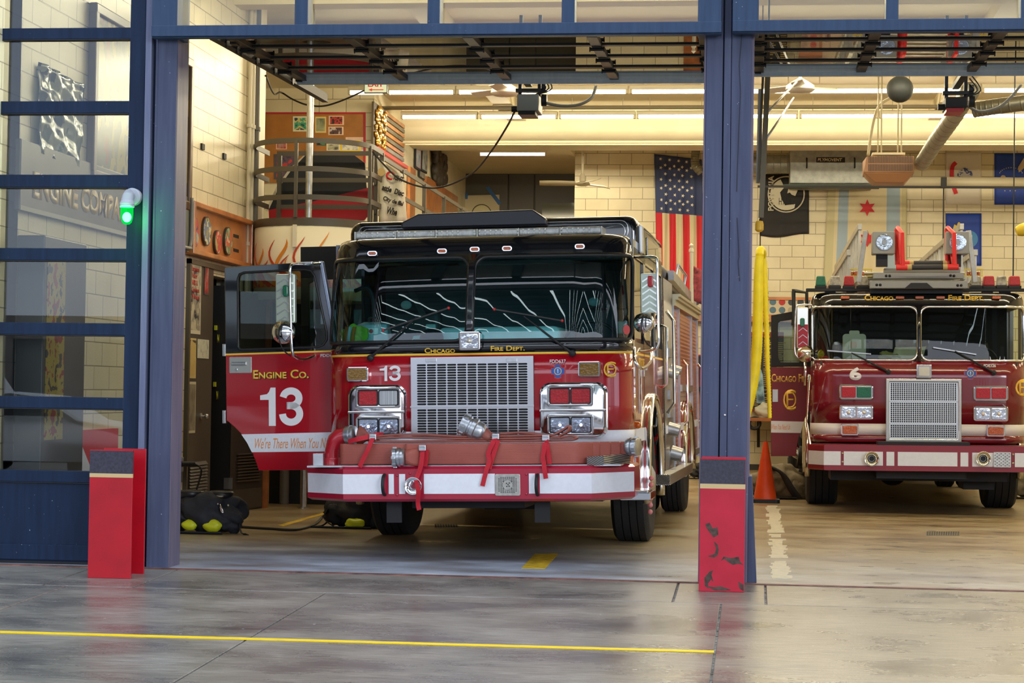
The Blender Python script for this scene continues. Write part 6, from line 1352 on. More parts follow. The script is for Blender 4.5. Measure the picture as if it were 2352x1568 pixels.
b = MB(); lumpy(b, (0, 0, .06), .055, (.8, .7, 1.1), 4, .2); b.build('figure_body', mat('bright_yellow', (.75, .75, .05), .5), T, smooth=True); b = MB(); lumpy(b, (.05, -.03, .03), .04, (1.4, .7, .6), 5, .2); b.build('figure_base', mat('toy_red', (.6, .03, .03), .5), T, smooth=True)
# ------------------------------------------------------------------ things in the bays
def pic(name, cols, scale=8., rough=.4, seed=0., stretch=(1, 1, 1)):
    m, n, p, N, L = nodes_of(name, rough)
    t = N.new('ShaderNodeTexCoord'); mp = N.new('ShaderNodeMapping'); mp.inputs['Location'].default_value = (seed, seed*.7, seed*1.3); mp.inputs['Scale'].default_value = stretch
    z = N.new('ShaderNodeTexNoise'); z.inputs['Scale'].default_value = scale; z.inputs['Detail'].default_value = 4; L.new(t.outputs['Object'], mp.inputs[0]); L.new(mp.outputs[0], z.inputs['Vector'])
    k = len(cols); r = ramp(N, [(.30+.40*i/max(1, k-1), c) for i, c in enumerate(cols)]); r.color_ramp.interpolation = 'CONSTANT' if k > 3 else 'LINEAR'
    L.new(z.outputs['Fac'], r.inputs[0]); L.new(r.outputs[0], p.inputs['Base Color']); return m
def yq(pts, Y): return [at(x, y, Y=Y) for x, y in pts]
def xq(pts, X): return [at(x, y, X=X) for x, y in pts]
def card(name, label, cat, quad, d, m, border=None, bw=.15, group=None):
    """flat sheet on a wall, quad = 4 corners (ccw from bottom left), pushed d towards the viewer"""
    d = Vector(d); c = sum(quad, Vector())/4
    b = MB(); b.prism(quad, d)
    if border is None: o = b.build(name, m)
    else:
        b.mi = 1; q = [c+(p-c)*(1-bw)+d*1.0 for p in quad]; b.prism(q, d*.3); o = b.build(name, [border, m])
    return tag(o, label, cat, group)
WOOD = mat('varnished_wood', (.38, .13, .035), .35, var=.35, vs=5, coat=.4); WOODL = mat('orange_wood', (.52, .19, .05), .35, var=.25, vs=4, coat=.4)
BRONZE = mat('dark_bronze_paint', (.105, .09, .065), .42, .2); BROWND = mat('brown_door_paint', (.075, .062, .048), .45, .1, var=.12, vs=3)
CRP = mat('cream_pipe_paint', (.60, .54, .38), .45); GALV = mat('galvanised', (.36, .38, .36), .5, .4, var=.2, vs=10)
# lamps: rows of strip fittings
TUBE = mat('tube_glow', (1, .98, .9), .5, emis=(1.0, .97, .80), es=9)
proto = None
def strip(x, Y, z, ln, lab, grp):
    T = thing('strip_light', lab, 'lamp', (x, Y, z), grp)
    b = MB(); b.box((-ln/2, -.07, .02), (ln/2, .07, .08)); b.build('lamp_housing', mat('lamp_enamel', (.70, .66, .50), .4), T, bevel=.008)
    b = MB(); b.cyl((-ln/2+.03, -.0, .0), (ln/2-.03, -.0, .0), .026, n=12); b.build('tube', TUBE, T, smooth='auto')
    b = MB(); b.box((-ln/2, -.05, -.03), (-ln/2+.03, .05, .03)); b.box((ln/2-.03, -.05, -.03), (ln/2, .05, .03))
    b.cyl((-ln/3, 0, .08), (-ln/3, 0, ZC-z), .006, n=6); b.cyl((ln/3, 0, .08), (ln/3, 0, ZC-z), .006, n=6); b.build('lamp_bracket', CRP, T, split=True); return T
z27, z30 = at(1300, 211, Y=27.1).z, at(1300, 268, Y=29.95).z
for Y, zz_, segs, who in ((27.1, z27, [(800, 885), (890, 1046), (1049, 1248), (1251, 1443), (1446, 1640), (1645, 1843), (1848, 2052), (2056, 2250), (2254, 2450)], 'front'), (29.95, z30, [(922, 1098), (1103, 1281), (1285, 1460), (1463, 1642), (1648, 1833), (1837, 2016), (2020, 2200), (2204, 2390)], 'rear')):
    src = None
    for i, (a, c) in enumerate(segs):
        xa, xb = at(a, 240, Y=Y).x, at(c, 240, Y=Y).x
        lab = ('lit strip lamp in the %s row, %s' % (who, 'counted number %s from the left wall' % ('one', 'two', 'three', 'four', 'five', 'six', 'seven', 'eight', 'nine')[i]))
        if src is None or who == 'front' and i < 2: src = strip((xa+xb)/2, Y, zz_, xb-xa, lab, 'strip lamps of the %s row' % who); sl = xb-xa
        else: cc = copy_tree(src); cc.location = ((xa+xb)/2, Y, zz_); cc.scale = ((xb-xa)/sl, 1, 1); cc['label'] = lab
for Y, zz_ in ((19.5, 5.32), (24.0, 5.34)):
    src = None
    for i in range(4):
        x = -3.6+2.9*i; lab = 'lit strip lamp %s, seen through raised glass' % (('at the far left of the third row', 'left of centre in the third row', 'right of centre in the third row', 'at the right of the third row')[i] if Y > 20 else ('at the far left nearest the street', 'second of those nearest the street', 'third of those nearest the street', 'last of those nearest the street')[i])
        if src is None: src = strip(x, Y, zz_, 2.5, lab, 'strip lamps over the raised doors')
        else: cc = copy_tree(src); cc.location = (x, Y, zz_); cc['label'] = lab
T = strip((at(1100, 352, Y=34.4).x+at(1256, 352, Y=34.4).x)/2, 34.4, at(1180, 354, Y=34.4).z, at(1256, 352, Y=34.4).x-at(1100, 352, Y=34.4).x, 'short lit strip lamp on the recess ceiling above the grey doors', None)
# pipes along the beam
b = MB(); zz_ = at(1300, 326, Y=31.1).z; b.cyl((XL, 31.1, zz_), (XR, 31.1, zz_), .022, n=8); b.cyl((XL+.1, 31.0, zz_-.05), (XR, 31.0, zz_-.05), .014, n=8); o = tag(b.build('ceiling_pipe', CRP, smooth='auto', split=False), 'pair of thin cream pipes running along the foot of the big beam', 'pipe')
b = MB(); zz_ = at(1300, 247, Y=29.5).z
b.cyl((XL, 29.5, zz_), (XR, 29.5, zz_), .03, n=8); tag(b.build('ceiling_pipe', mat('dull_pipe', (.22, .19, .13), .5), smooth=True), 'dull brown conduit running above the rear row of strip lamps', 'pipe')
b = MB(); p, q = at(2075, 417, Y=33.5), at(2460, 420, Y=33.5); b.cyl(p, q, .085, n=16); T = tag(b.build('exhaust_rail', CRP, smooth=True), 'thick cream horizontal pipe behind the brown heater in the right bay', 'pipe')
b = MB(); p, q = at(1740, 428, Y=33.3), at(2460, 431, Y=33.3); b.bar(p, q, .04, .035); b.build('lower_rail', BLACKM, T)
b = MB(); x = at(2167, 420, Y=33.3); b.cbox((x.x, 33.25, x.z), (.09, .08, .17)); b.build('rail_trolley', BLACKM, T)
b = MB(); b.cyl((x.x, 33.25, x.z+.08), (x.x, 33.25, zb0+.3), .012, n=6); b.build('trolley_chain', DARKM, T)
# ---- pole cage, balcony and walkway
PX, PY = at(697, 1167, Z=0).x, at(697, 1167, Z=0).y
T = thing('sliding_pole', 'brushed steel sliding pole dropping through the round balcony', 'pole', (PX, PY, 0))
b = MB(); b.cyl((0, 0, 0), (0, 0, ZC), .038, n=20); b.build('pole_tube', STEEL, T, smooth='auto'); b = MB(); b.lathe((0, 0, 0), [(.07, 0), (.07, .012), (.04, .02)], 'z', 20); b.build('pole_foot', STEEL, T, smooth='auto')
b = MB(); p = at(684, 1150, Z=0); b.cyl((p.x, PY+.7, 0), (p.x, PY+.7, 2.5), .055, n=16); tag(b.build('support_pipe', mat('dull_steel_pipe', (.20, .19, .17), .45, .5), smooth='auto'), 'second dull steel pipe standing just behind the sliding pole', 'pipe')
cxb = at(722, 505, Y=PY).x; RB = .66; za = at(720, 499, Y=PY-RB).z
T = thing('pole_balcony', 'cream round balcony drum painted with orange flames, bronze railings around the sliding pole', 'balcony', (cxb, PY, 0))
def circ(r, z, a0, a1, n=28): return [Vector((r*math.cos(a0+(a1-a0)*k/n), r*math.sin(a0+(a1-a0)*k/n), z)) for k in range(n+1)]
zdr = at(600, 640, Y=PY).z
b = MB(); b.grid([circ(RB-.02, z, 0, 2*PI, 40) for z in (zdr-.25, zdr, za-.08)]); DRM = b.build('drum', mat('drum_cream', (.80, .74, .55), .5), T, smooth=True, solid=.03)
b = MB(); b.ring(circ(RB, za-.085, 0, 2*PI, 39), circ(RB-.5, za-.085, 0, 2*PI, 39), (0, 0, .085)); b.build('floor_ring', BRONZE, T, smooth='auto')
for k, py in enumerate((322, 387, 452)):
    z = at(720, py, Y=PY-RB).z
    b = MB(); P = circ(RB, z, PI*1.0, PI*2.0, 30); b.sweep([Vector((-RB, .55, z))]+P+[Vector((RB, .55, z))], [(-.008, -.028), (.008, -.028), (.008, .028), (-.008, .028)]); b.build('rail_hoop', BRONZE, T, smooth='auto')
    b = MB(); b.bar((-RB*.85, .52, z), (RB*.95, .52, z), .016, .05); b.build('back_rail', BRONZE, T)
for a in (PI*1.47, PI*1.93):
    b = MB(); x, y = RB*math.cos(a), RB*math.sin(a); b.bar((x, y, za), (x, y, at(720, 322, Y=PY-RB).z), .035, .035); b.build('rail_post', BRONZE, T)
for x in (-RB*.80, RB*.80, RB*.99): b = MB(); b.bar((x, .52, za), (x, .52, at(720, 322, Y=PY-RB).z), .045, .045); b.build('rail_post', BRONZE, T)
b = MB(); x, y = RB*math.cos(PI*1.47), RB*math.sin(PI*1.47); b.box((x-.02, y-.03, za-.32), (x+.02, y-.0, za-.08)); b.build('drum_bracket', MATS['drum_cream'], T)
rnd = random.Random(4); FL = [mat('flame_red', (.62, .07, .02), .5), mat('flame_orange', (.85, .30, .03), .5)]
b = MB()
for k in range(22):
    a0 = PI*(1.05+.88*k/22)+rnd.uniform(-.02, .02); zb = zdr-.12; h = rnd.uniform(.22, .62)*(.9 if k % 3 else 1.15); w0 = rnd.uniform(.04, .085); b.mi = k % 2; nn = 12; ph = rnd.uniform(0, 3)
    Lr, Rr = [], []
    for i in range(nn+1):
        t = i/nn; a = a0+.13*math.sin(ph+t*5.5)-.10*t; w = w0*(1-t)**.8*(1+.35*math.sin(t*6+ph)); z = zb+h*t; r = RB+.001
        Lr.append(Vector((r*math.cos(a-w), r*math.sin(a-w), z))); Rr.append(Vector((r*math.cos(a+w+.002), r*math.sin(a+w+.002), z)))
    b.grid([Lr, Rr])
b.build('painted_flames', FL, DRM, solid=.003)
# walkway with railing running back along the wall
xw = at(862, 420, Y=PY+.5).x; zr1 = at(852, 347, Y=PY+.3).z
T = thing('walkway_railing', 'bronze straight railing running back from the round balcony to the rear recess', 'railing', (xw, 0, 0))
for z in (zr1, zr1-.33, zr1-.66): b = MB(); b.bar((0, PY+.5, z), (0, 34.5, z), .02, .05); b.build('long_rail', BRONZE, T)
for k in range(9): y = PY+.55+k*1.65; b = MB(); b.bar((0, y, za-.1), (0, y, zr1), .045, .045); b.build('rail_post', BRONZE, T)
b = MB(); b.box((XL, YBB, za-.12), (xw+.05, 34.6, za-.02)); b.box((XL, PY+.5, za-.12), (xw+.05, YBB, za-.02)); struct(b.build('walkway_floor', MATS['grey_floor']))
# painted black and red panel standing behind the cage
Yp = PY+.75
b = MB(); b.prism(yq([(617, 482), (640, 432), (668, 392), (703, 355), (716, 351), (806, 351), (838, 374), (842, 432), (720, 462)], Yp), (0, .03, 0)); b.mi = 1; b.prism(yq([(617, 482), (720, 462), (842, 432), (862, 424), (866, 470), (836, 506), (618, 506)], Yp), (0, .03, 0)); b.mi = 2
b.prism(yq([(617, 484), (640, 434), (668, 394), (703, 357), (706, 349), (664, 388), (634, 430), (610, 484)], Yp+.002), (0, .028, 0))
tag(b.build('painted_panel', [mat('panel_black', (.012, .014, .018), .45), mat('panel_red', (.42, .01, .02), .4), mat('panel_edge', (.6, .55, .42), .5)]), 'large black panel with a red sweep behind the balcony rails', 'panel')
b = MB(); b.box((at(630, 500, Y=PY+.8).x, PY+.78, 0), (at(845, 500, Y=PY+.8).x, PY+1.4, at(740, 570, Y=PY+.78).z)); T = b.build('dark_cabinet', mat('cabinet_black', (.012, .012, .016), .6)); tag(T, 'tall black cabinet below the balcony, behind the open engine door', 'cabinet')
b = MB(); b.box((at(604, 1100, Y=21.6).x, 21.55, 0), (at(616, 1100, Y=21.6).x, 21.63, 2.5)); tag(b.build('timber_post', WOOD), 'narrow reddish timber post left of the sliding pole', 'post')
# bulletin board with its photographs
Yb = YBB-.02
q = yq([(560, 420), (840, 420), (840, 258), (560, 258)], Yb); b = MB(); b.prism(q, (0, -.02, 0)); b.mi = 1
for u in (((560, 262), (840, 262), (840, 258), (560, 258)), ((835, 420), (840, 420), (840, 258), (835, 258))): b.prism(yq(u, Yb-.02), (0, -.015, 0))
tag(b.build('notice_board', [mat('board_brown', (.42, .17, .035), .5, var=.2, vs=3), mat('board_red_edge', (.45, .02, .03), .5)]), 'brown notice board with a red edge on the landing wall', 'board')
GP = 'pictures pinned on the notice board'
for nm, lab, (xa, ya, xb, yb), bm, cols in (
        ('photograph', 'large greenish photograph pinned on the board just left of the pole', (673, 267, 707, 302), (.75, .74, .55), [(.02, .10, .08), (.05, .35, .22), (.6, .55, .2), (.03, .06, .10), (.7, .7, .5)]),
        ('photograph', 'upright olive photograph pinned on the board right of the pole', (724, 268, 749, 305), (.80, .62, .22), [(.10, .13, .08), (.30, .32, .18), (.5, .48, .3)]),
        ('photograph', 'red and black group photograph, the upper of two stacked ones', (755, 266, 790, 287), (.80, .55, .40), [(.02, .02, .03), (.5, .05, .04), (.05, .03, .03), (.7, .6, .5)]),
        ('photograph', 'dark group photograph, the lower of two stacked ones', (754, 291, 789, 310), (.82, .58, .42), [(.02, .02, .02), (.12, .06, .06), (.6, .5, .45), (.4, .04, .05)]),
        ('photograph', 'small red photograph at the lower left of the notice board', (634, 326, 659, 343), (.80, .50, .38), [(.02, .02, .03), (.45, .04, .04), (.5, .4, .35)]),
        ('badge_print', 'small green and red print just above the balcony rail', (727, 319, 749, 334), (.1, .1, .1), [(.02, .02, .02), (.05, .35, .15), (.6, .1, .1), (.7, .7, .6)]),
        ('photograph', 'black and white photograph at the foot of the notice board', (750, 330, 781, 346), (.80, .74, .55), [(.02, .02, .02), (.55, .52, .35), (.08, .08, .06)]),
        ('poster', 'yellow and white poster overlapping others at the lower right of the board', (781, 322, 829, 347), (.85, .60, .03), [(.75, .72, .6), (.78, .75, .62), (.05, .05, .15)]),
        ('poster', 'pale pink sheet behind the yellow poster', (794, 315, 837, 322), (.82, .55, .40), [(.8, .55, .4), (.7, .5, .4)]),
        ('poster', 'narrow blue and white strip beside the yellow poster', (829, 323, 837, 347), (.7, .7, .8), [(.08, .10, .5), (.75, .75, .8), (.6, .3, .2)]),
        ('poster', 'dark red and purple poster on the landing left of the black panel', (629, 354, 686, 412), (.1, .08, .10), [(.06, .05, .09), (.12, .08, .12), (.55, .05, .05), (.3, .2, .2)])):
    dd = -.024 if 'behind' not in lab else -.020
    card(nm, lab, 'picture', yq([(xa, yb), (xb, yb), (xb, ya), (xa, ya)], Yb+dd), (0, -.004, 0), pic('print_%d' % xa, cols, 9, seed=xa*.37), mat('paper_%d' % xa, bm, .6), .2, GP)
q = yq([(786, 330), (824, 330)], Yb-.032); text('STARS', mat('dark_print', (.05, .05, .10), .6), bpy.data.objects['poster'], 'lettering', w=.22, h=.06, m=Matrix.Translation(q[0]+Vector((0, 0, 0)))) if False else None
# exit sign and its cord
T = thing('exit_sign', 'lit exit sign with a red left arrow, half hidden by the raised door', 'sign'); Ys = 26.2
p, q = at(836, 214, Y=Ys), at(890, 182, Y=Ys); b = MB(); b.box((p.x, Ys, p.z), (q.x, Ys+.05, q.z)); b.build('sign_case', mat('sign_case_dark', (.08, .07, .05), .5), T); b = MB(); b.box((p.x+.01, Ys-.004, p.z+.012), (q.x-.01, Ys, q.z-.01)); b.build('sign_face', mat('sign_face', (.55, .62, .45), .4, emis=(.55, .65, .45), es=.35), T)
RDL = mat('sign_red', (.6, .03, .03), .5, emis=(.6, .02, .02), es=.3); text('EXIT', RDL, T, w=(q.x-p.x)*.66, h=(q.z-p.z)*.42, bold=.03, m=Matrix.Translation((p.x+(q.x-p.x)*.17, Ys-.006, p.z+(q.z-p.z)*.46)))
b = MB(); zc = p.z+(q.z-p.z)*.24; x0, x1 = p.x+.06, q.x-.05; b.prism([(x0+.05, Ys-.006, zc-.006), (x1, Ys-.006, zc-.006), (x1, Ys-.006, zc+.006), (x0+.05, Ys-.006, zc+.006)], (0, -.002, 0)); b.prism([(x0, Ys-.006, zc), (x0+.05, Ys-.006, zc-.02), (x0+.05, Ys-.006, zc+.02)], (0, -.002, 0)); b.build('sign_arrow', RDL, T)
def cable(name, label, pts, r, m=BLACKM, cat='cable'): b = MB(); b.tube(smoothpath(pts, 8), r, 7); return tag(b.build(name, m, smooth=True), label, cat)
cable('sagging_cable', 'thin dark cable sagging from the left wall to the exit sign', [Vector((XL-.01, YE+.30, 4.9)), at(629, 215, Y=25.4), at(645, 212, Y=26.8), at(672, 228, Y=26.6), at(706, 241, Y=26.5), at(745, 243, Y=26.4), at(790, 229, Y=26.3), at(836, 208, Y=26.22)], .012)
cable('sagging_cable', 'long dark pull cord hanging from the door motor across to the balcony rail', [at(1182, 256, Y=18.3), at(1165, 290, Y=18.9), at(1130, 345, Y=19.6), at(1088, 395, Y=20.4), at(1030, 425, Y=21), at(980, 431, Y=21.3), at(920, 412, Y=21.3), at(880, 376, Y=21.4), at(856, 348, Y=21.5)], .010)
# carved flag of wood on the side wall
X0 = XL+.01; P = lambda x, y, X=X0: at(x, y, X=X)
T = thing('wooden_flag', 'carved wooden flag with a gilded crest and dark and light boards', 'artwork'); ya0, ya1, ya2 = P(853, 300).y, P(879, 300).y, P(924, 300).y; zt, zb = P(879, 252).z, P(879, 345).z
b = MB()
N8 = 8; zs_ = [zb+(zt-zb)*k/N8 for k in range(N8+1)]
for k in range(N8): b = MB(); b.box((X0, ya1, zs_[k]+.012), (X0+.04, ya2, zs_[k+1]-.008)); b.build('flag_board', [WOODL, mat('weathered_board', (.16, .15, .12), .35, .2, var=.3, vs=5)][k % 2 ^ 1 if k else 1], T)
b = MB(); b.box((X0, ya0, zb-.02), (X0+.03, ya1, zt)); b.build('crest_ground', mat('crest_ground', (.10, .07, .04), .6), T)
GILT = mat('gilt', (.70, .40, .08), .3, .8, var=.4, vs=30); b = MB(); rnd = random.Random(2)
for k in range(60): y = rnd.uniform(ya0+.1, ya1-.05); z = rnd.uniform(zb, zt-.05); e_ = abs(((y-ya0)/(ya1-ya0))-.5)*2; b.sphere((X0+.05, y, z), rnd.uniform(.03, .06), (.5, 1.6, .9), 8, 6)
b.build('gilded_crest', GILT, T, smooth=True)
b = MB(); b.box((X0, ya0, zb-.10), (X0+.10, ya2, zb-.05)); b.build('red_ledge', mat('ledge_red', (.62, .06, .06), .5), T)
for nm, lab, (xa, ya, xb, yb), cols in (('framed_picture', 'blue framed picture left of its dark twin, beyond the wooden flag', (951, 331, 962, 385), [(.05, .12, .3), (.5, .55, .6), (.6, .1, .15)]), ('framed_picture', 'dark framed picture next to the blue one beyond the wooden flag', (965, 334, 977, 391), [(.03, .03, .04), (.45, .48, .45), (.1, .2, .3)]),
        ('wall_print', 'small white print under the two framed pictures', (960, 392, 972, 405), [(.7, .68, .5), (.2, .2, .2), (.7, .6, .4)]), ('wall_print', 'pale cream notice sheet on the rear side wall', (980, 405, 996, 440), [(.7, .66, .45), (.3, .3, .25), (.7, .7, .6)]), ('wall_print', 'light green sheet near the rear end of the side wall', (1006, 410, 1016, 440), [(.5, .6, .4), (.7, .7, .5), (.5, .6, .3)])):
    q = [P(xa, yb), P(xb, yb+8), P(xb, ya+7), P(xa, ya)]; q = [Vector((X0, q[0].y, q[0].z)), Vector((X0, q[1].y, q[0].z)), Vector((X0, q[1].y, q[3].z)), Vector((X0, q[0].y, q[3].z))]
    card(nm, lab, 'picture', q, (.03, 0, 0), pic('wallpic_%d' % xa, cols, 6, seed=xa*.21), BLACKM, .12, 'pictures on the rear side wall')
b = MB(); rnd = random.Random(8)
y0_, y1_, z0_, z1_ = P(990, 345).y, P(1016, 345).y, P(1000, 415).z, P(1000, 345).z
for k in range(40): b.sphere((X0+.06, rnd.uniform(y0_, y1_), z0_+(z1_-z0_)*rnd.random()), rnd.uniform(.06, .14), (.5, 1.3, 1), 8, 6)
tag(b.build('carved_plaque', mat('dark_carving', (.05, .04, .03), .5, var=.5, vs=20), smooth=True), 'dark ragged carved plaque on the rear side wall', 'artwork')
b = MB(); q = P(935, 440), P(1046, 440); b.box((X0, q[0].y, P(955, 520).z), (X0+.05, q[0].y+.5, P(955, 395).z)); b.box((X0, q[0].y+1.6, 2.9), (X0+.05, q[1].y, P(1020, 435).z)); struct(b.build('wood_panelling_trim', WOODL))
# cloth banner tied to the railing
Yn = PY+.45; T = thing('cloth_banner', 'torn white cloth banner with black letters hanging beside the balcony', 'banner')
b = MB(); rows = []
Lf = [(866, 362), (868, 400), (869, 450), (871, 512)]; Rt = [(893, 380), (925, 400), (930, 450), (936, 512)]
for j in range(13):
    t = j/12*3; i = min(2, int(t)); u = t-i; a = [Lf[i][k]*(1-u)+Lf[i+1][k]*u for k in (0, 1)]; c = [Rt[i][k]*(1-u)+Rt[i+1][k]*u for k in (0, 1)]
    rows.append([at(a[0]+(c[0]-a[0])*k/10, a[1]+(c[1]-a[1])*k/10, Y=Yn+.03*math.sin(k*1.1+j*.3)) for k in range(11)])
b.grid(rows); b.build('banner_cloth', mat('banner_white', (.74, .70, .55), .7), T, smooth=True, solid=.003)
BT = mat('banner_ink', (.03, .03, .03), .6)
def btext(s_, x, y, h, m_=BT, sl=.45, w=None): a = at(x, y, Y=Yn-.045); hh_ = h*PY/FPX; text(s_, m_, T, 'banner_lettering', h=hh_*1.25, w=w and w*1.1*PY/FPX, bold=.045, m=plane_m(a, (1, 0, -sl)), ext=.001)
btext('C', 883, 408, 17, mat('banner_red', (.6, .03, .03), .5)); btext('IGHT', 903, 412, 10, sl=.3, w=22); btext('attle  Disc', 876, 436, 11, w=50, sl=.3); btext('City de ffal', 878, 462, 11, w=46, sl=.3); btext('Whe', 886, 490, 14, w=24, sl=.25)
b = MB(); c = at(876, 395, Y=Yn-.04); b.lathe(c, [(0, .003), (.045, .003), (.045, 0), (0, 0)], 'y', 20); b.build('banner_crest', mat('crest_gold', (.55, .38, .15), .5), T)
# taped paper on the grey doors, transom
Yg = 38.28; T = thing('taped_drawing', 'cream paper with a drawn circle taped to the dark grey doors with blue tape', 'paper')
q = yq([(1066, 500), (1147, 500), (1147, 447), (1066, 449)], Yg); b = MB(); b.prism(q, (0, -.01, 0)); b.build('paper_sheet', mat('paper_tan', (.62, .55, .36), .7), T)
c = at(1106, 492, Y=Yg-.012); b = MB(); b.tube([(c.x+.19*math.cos(a), c.y-.002, c.z+.19*math.sin(a)) for a in [2*PI*k/30 for k in range(30)]], .008, 6, closed=True); b.build('drawn_ring', mat('pencil_dark', (.08, .07, .04), .7), T); b = MB(); b.lathe(c, [(0, .01), (.17, .006), (.18, 0), (0, 0)], 'y', 24); b.build('pale_disc', mat('pale_disc', (.70, .62, .36), .6), T)
BT_ = mat('blue_tape', (.03, .13, .38), .5)
for qd in ([(1060, 443), (1075, 443), (1074, 457), (1068, 457)], [(1115, 431), (1123, 428), (1152, 466), (1145, 471)]): b = MB(); b.prism(yq(qd, Yg-.012), (0, -.004, 0)); b.build('tape_strip', BT_, T)
b = MB(); b.prism(yq([(1245, 520), (1321, 520), (1321, 466), (1245, 466)], Yg), (0, -.01, 0)); o = struct(b.build('window_3', mat('transom_dark_glass', (.10, .11, .06), .08)))
# ceiling fan
Yf = 33.4; c = at(1339, 330, Y=Yf); T = thing('ceiling_fan', 'cream ceiling fan hanging in front of the rear wall beside the large flag', 'fan', (c.x, Yf, c.z)); zz_ = at(1339, 420, Y=Yf).z-c.z
b = MB(); b.lathe((0, 0, 0), [(.08, .04), (.085, 0), (.06, -.06), (.045, -.10), (.02, -.11)], 'z', 20); b.cyl((0, 0, .35), (0, 0, 0), .02, n=8); b.build('fan_canopy', CRP, T, smooth='auto'); b = MB(); b.cyl((0, 0, -.1), (0, 0, zz_+.1), .018, n=10); b.build('down_rod', CRP, T, smooth='auto')
b = MB(); b.lathe((0, 0, zz_), [(.03, .16), (.05, .10), (.055, .03), (.12, 0), (.13, -.025), (.08, -.05), (0, -.055)], 'z', 24); b.build('fan_motor', CRP, T, smooth='auto')
for a in (PI*1.03, PI*.33, -PI*.36):
    b = MB(); d = Vector((math.cos(a), math.sin(a), 0)); n_ = Vector((-d.y, d.x, 0)); b.grid([[d*r+n_*s*(.06+.05*math.sin(PI*(r-.12)/.62))+Vector((0, 0, zz_-.01+.03*s)) for s in (-1, 0, 1)] for r in [.12+.60*k/6 for k in range(7)]]); b.build('fan_blade', CRP, T, smooth=True, solid=.008)
# second small fan seen in the right bay
for nm, lab, (cx_, cy_), Yq, bl in (('ceiling_fan', 'cream ceiling fan high in the right bay near the hanging door rail', (1838, 206), 24.5, .5), ('ceiling_fan', 'white fan motor partly hidden behind the door motor of the middle bay', (1160, 214), 24.6, .55)):
    c = at(cx_, cy_, Y=Yq); T = thing(nm, lab, 'fan', (c.x, Yq, c.z)); b = MB(); b.lathe((0, 0, 0), [(.03, .14), (.10, .10), (.17, .05), (.18, .0), (.14, -.03), (0, -.04)], 'z', 24); b.cyl((0, 0, .1), (0, 0, ZC-.32-c.z), .02, n=8); b.build('fan_motor', mat('fan_white', (.72, .70, .6), .4), T, smooth='auto')
    for k in range(3): a = k*2.1+.4; b = MB(); d = Vector((math.cos(a), math.sin(a), 0)); n_ = Vector((-d.y, d.x, 0)); b.grid([[d*r+n_*s*.07+Vector((0, 0, .03+.02*s)) for s in (-1, 1)] for r in (.15, bl)]); b.build('fan_blade', MATS['fan_white'], T, solid=.008)
# door motors under the raised doors
def motor(label, px0, py0, px1, py1, Ym, mbox, mlow):
    p, q = at(px0, py1, Y=Ym), at(px1, py0, Y=Ym); T = thing('door_motor', label, 'motor', ((p.x+q.x)/2, Ym, q.z)); w, h = q.x-p.x, q.z-p.z
    b = MB(); b.box((-w/2, 0, -h), (w/2, .35, 0)); b.build('motor_box', mbox, T, bevel=.008)
    b = MB(); b.box((-w/2+.01, .01, -h-.035), (w/2-.03, .3, -h)); b.build('motor_tray', mlow, T, bevel=.005)
    b = MB()
    for x in (-w/2, w/2-.02): b.box((x, .1, 0), (x+.03, .14, .75))
    b.box((-w/2-.02, .05, .03), (w/2+.05, .12, .06)); b.build('hanger_bracket', DARKM, T)
    b = MB(); b.cyl((w/2+.02, .08, -h*.3), (w/2+.07, .08, -h*.3), .055, n=14); b.cyl((-w/2-.06, .1, -h*.8), (-w/2-.0, .1, -h*.8), .03, n=12); b.cyl((w/2+.02, .08, .08), (w/2+.06, .08, .08), .045, n=14); b.build('chain_sprocket', DARKM, T, smooth='auto', split=True)
    b = MB(); b.box((-.03, .1, .08), (.03, -2.0, .12)) ; b.build('drive_rail', DARKM, T)
    for k in range(3): b = MB(); rr_ = random.Random(k); b.tube(smoothpath([(w/2*.6, .05, 0), (w/2+.06+.03*k, .04, .06), (w/2+.02, .03, .12+.05*k)], 5), .006, 6); b.build('motor_wire', BLACKM, T, smooth=True)
    return T
motor('grey door motor hanging below the raised door of the middle bay', 1187, 216, 1237, 254, 18.25, mat('motor_grey', (.26, .28, .28), .5), DARKM)
motor('black door motor with a red underside below the raised right door', 2172, 222, 2222, 247, 18.2, BLACKM, mat('motor_red', (.5, .04, .05), .4))
cable('flexible_conduit', 'grey flexible conduit looping from the middle door motor up to the door', [at(1252, 236, Y=18.3), at(1290, 243, Y=18.4), at(1330, 240, Y=18.5), at(1358, 224, Y=18.6), at(1369, 198, Y=18.7)], .016, mat('conduit_grey', (.18, .18, .17), .5))
cable('flexible_conduit', 'grey flexible conduit looping to the right from the black door motor', [at(2222, 243, Y=18.4), at(2250, 256, Y=18.5), at(2290, 248, Y=18.6), at(2320, 225, Y=18.7), at(2345, 195, Y=18.8)], .014, MATS['conduit_grey'])
# black ball
Yq = 24.8; c = at(2067, 205, Y=Yq); T = thing('rubber_ball', 'dark round ball hung under the raised door of the right bay', 'ball', c); b = MB(); b.sphere((0, 0, 0), 30*25.2/FPX); b.build('ball_shell', mat('ball_dark', (.018, .022, .022), .6), T, smooth=True); b = MB(); b.cyl((0, 0, .15), (0, 0, ZC-c.z), .006, n=6); b.build('ball_cord', BLACKM, T)
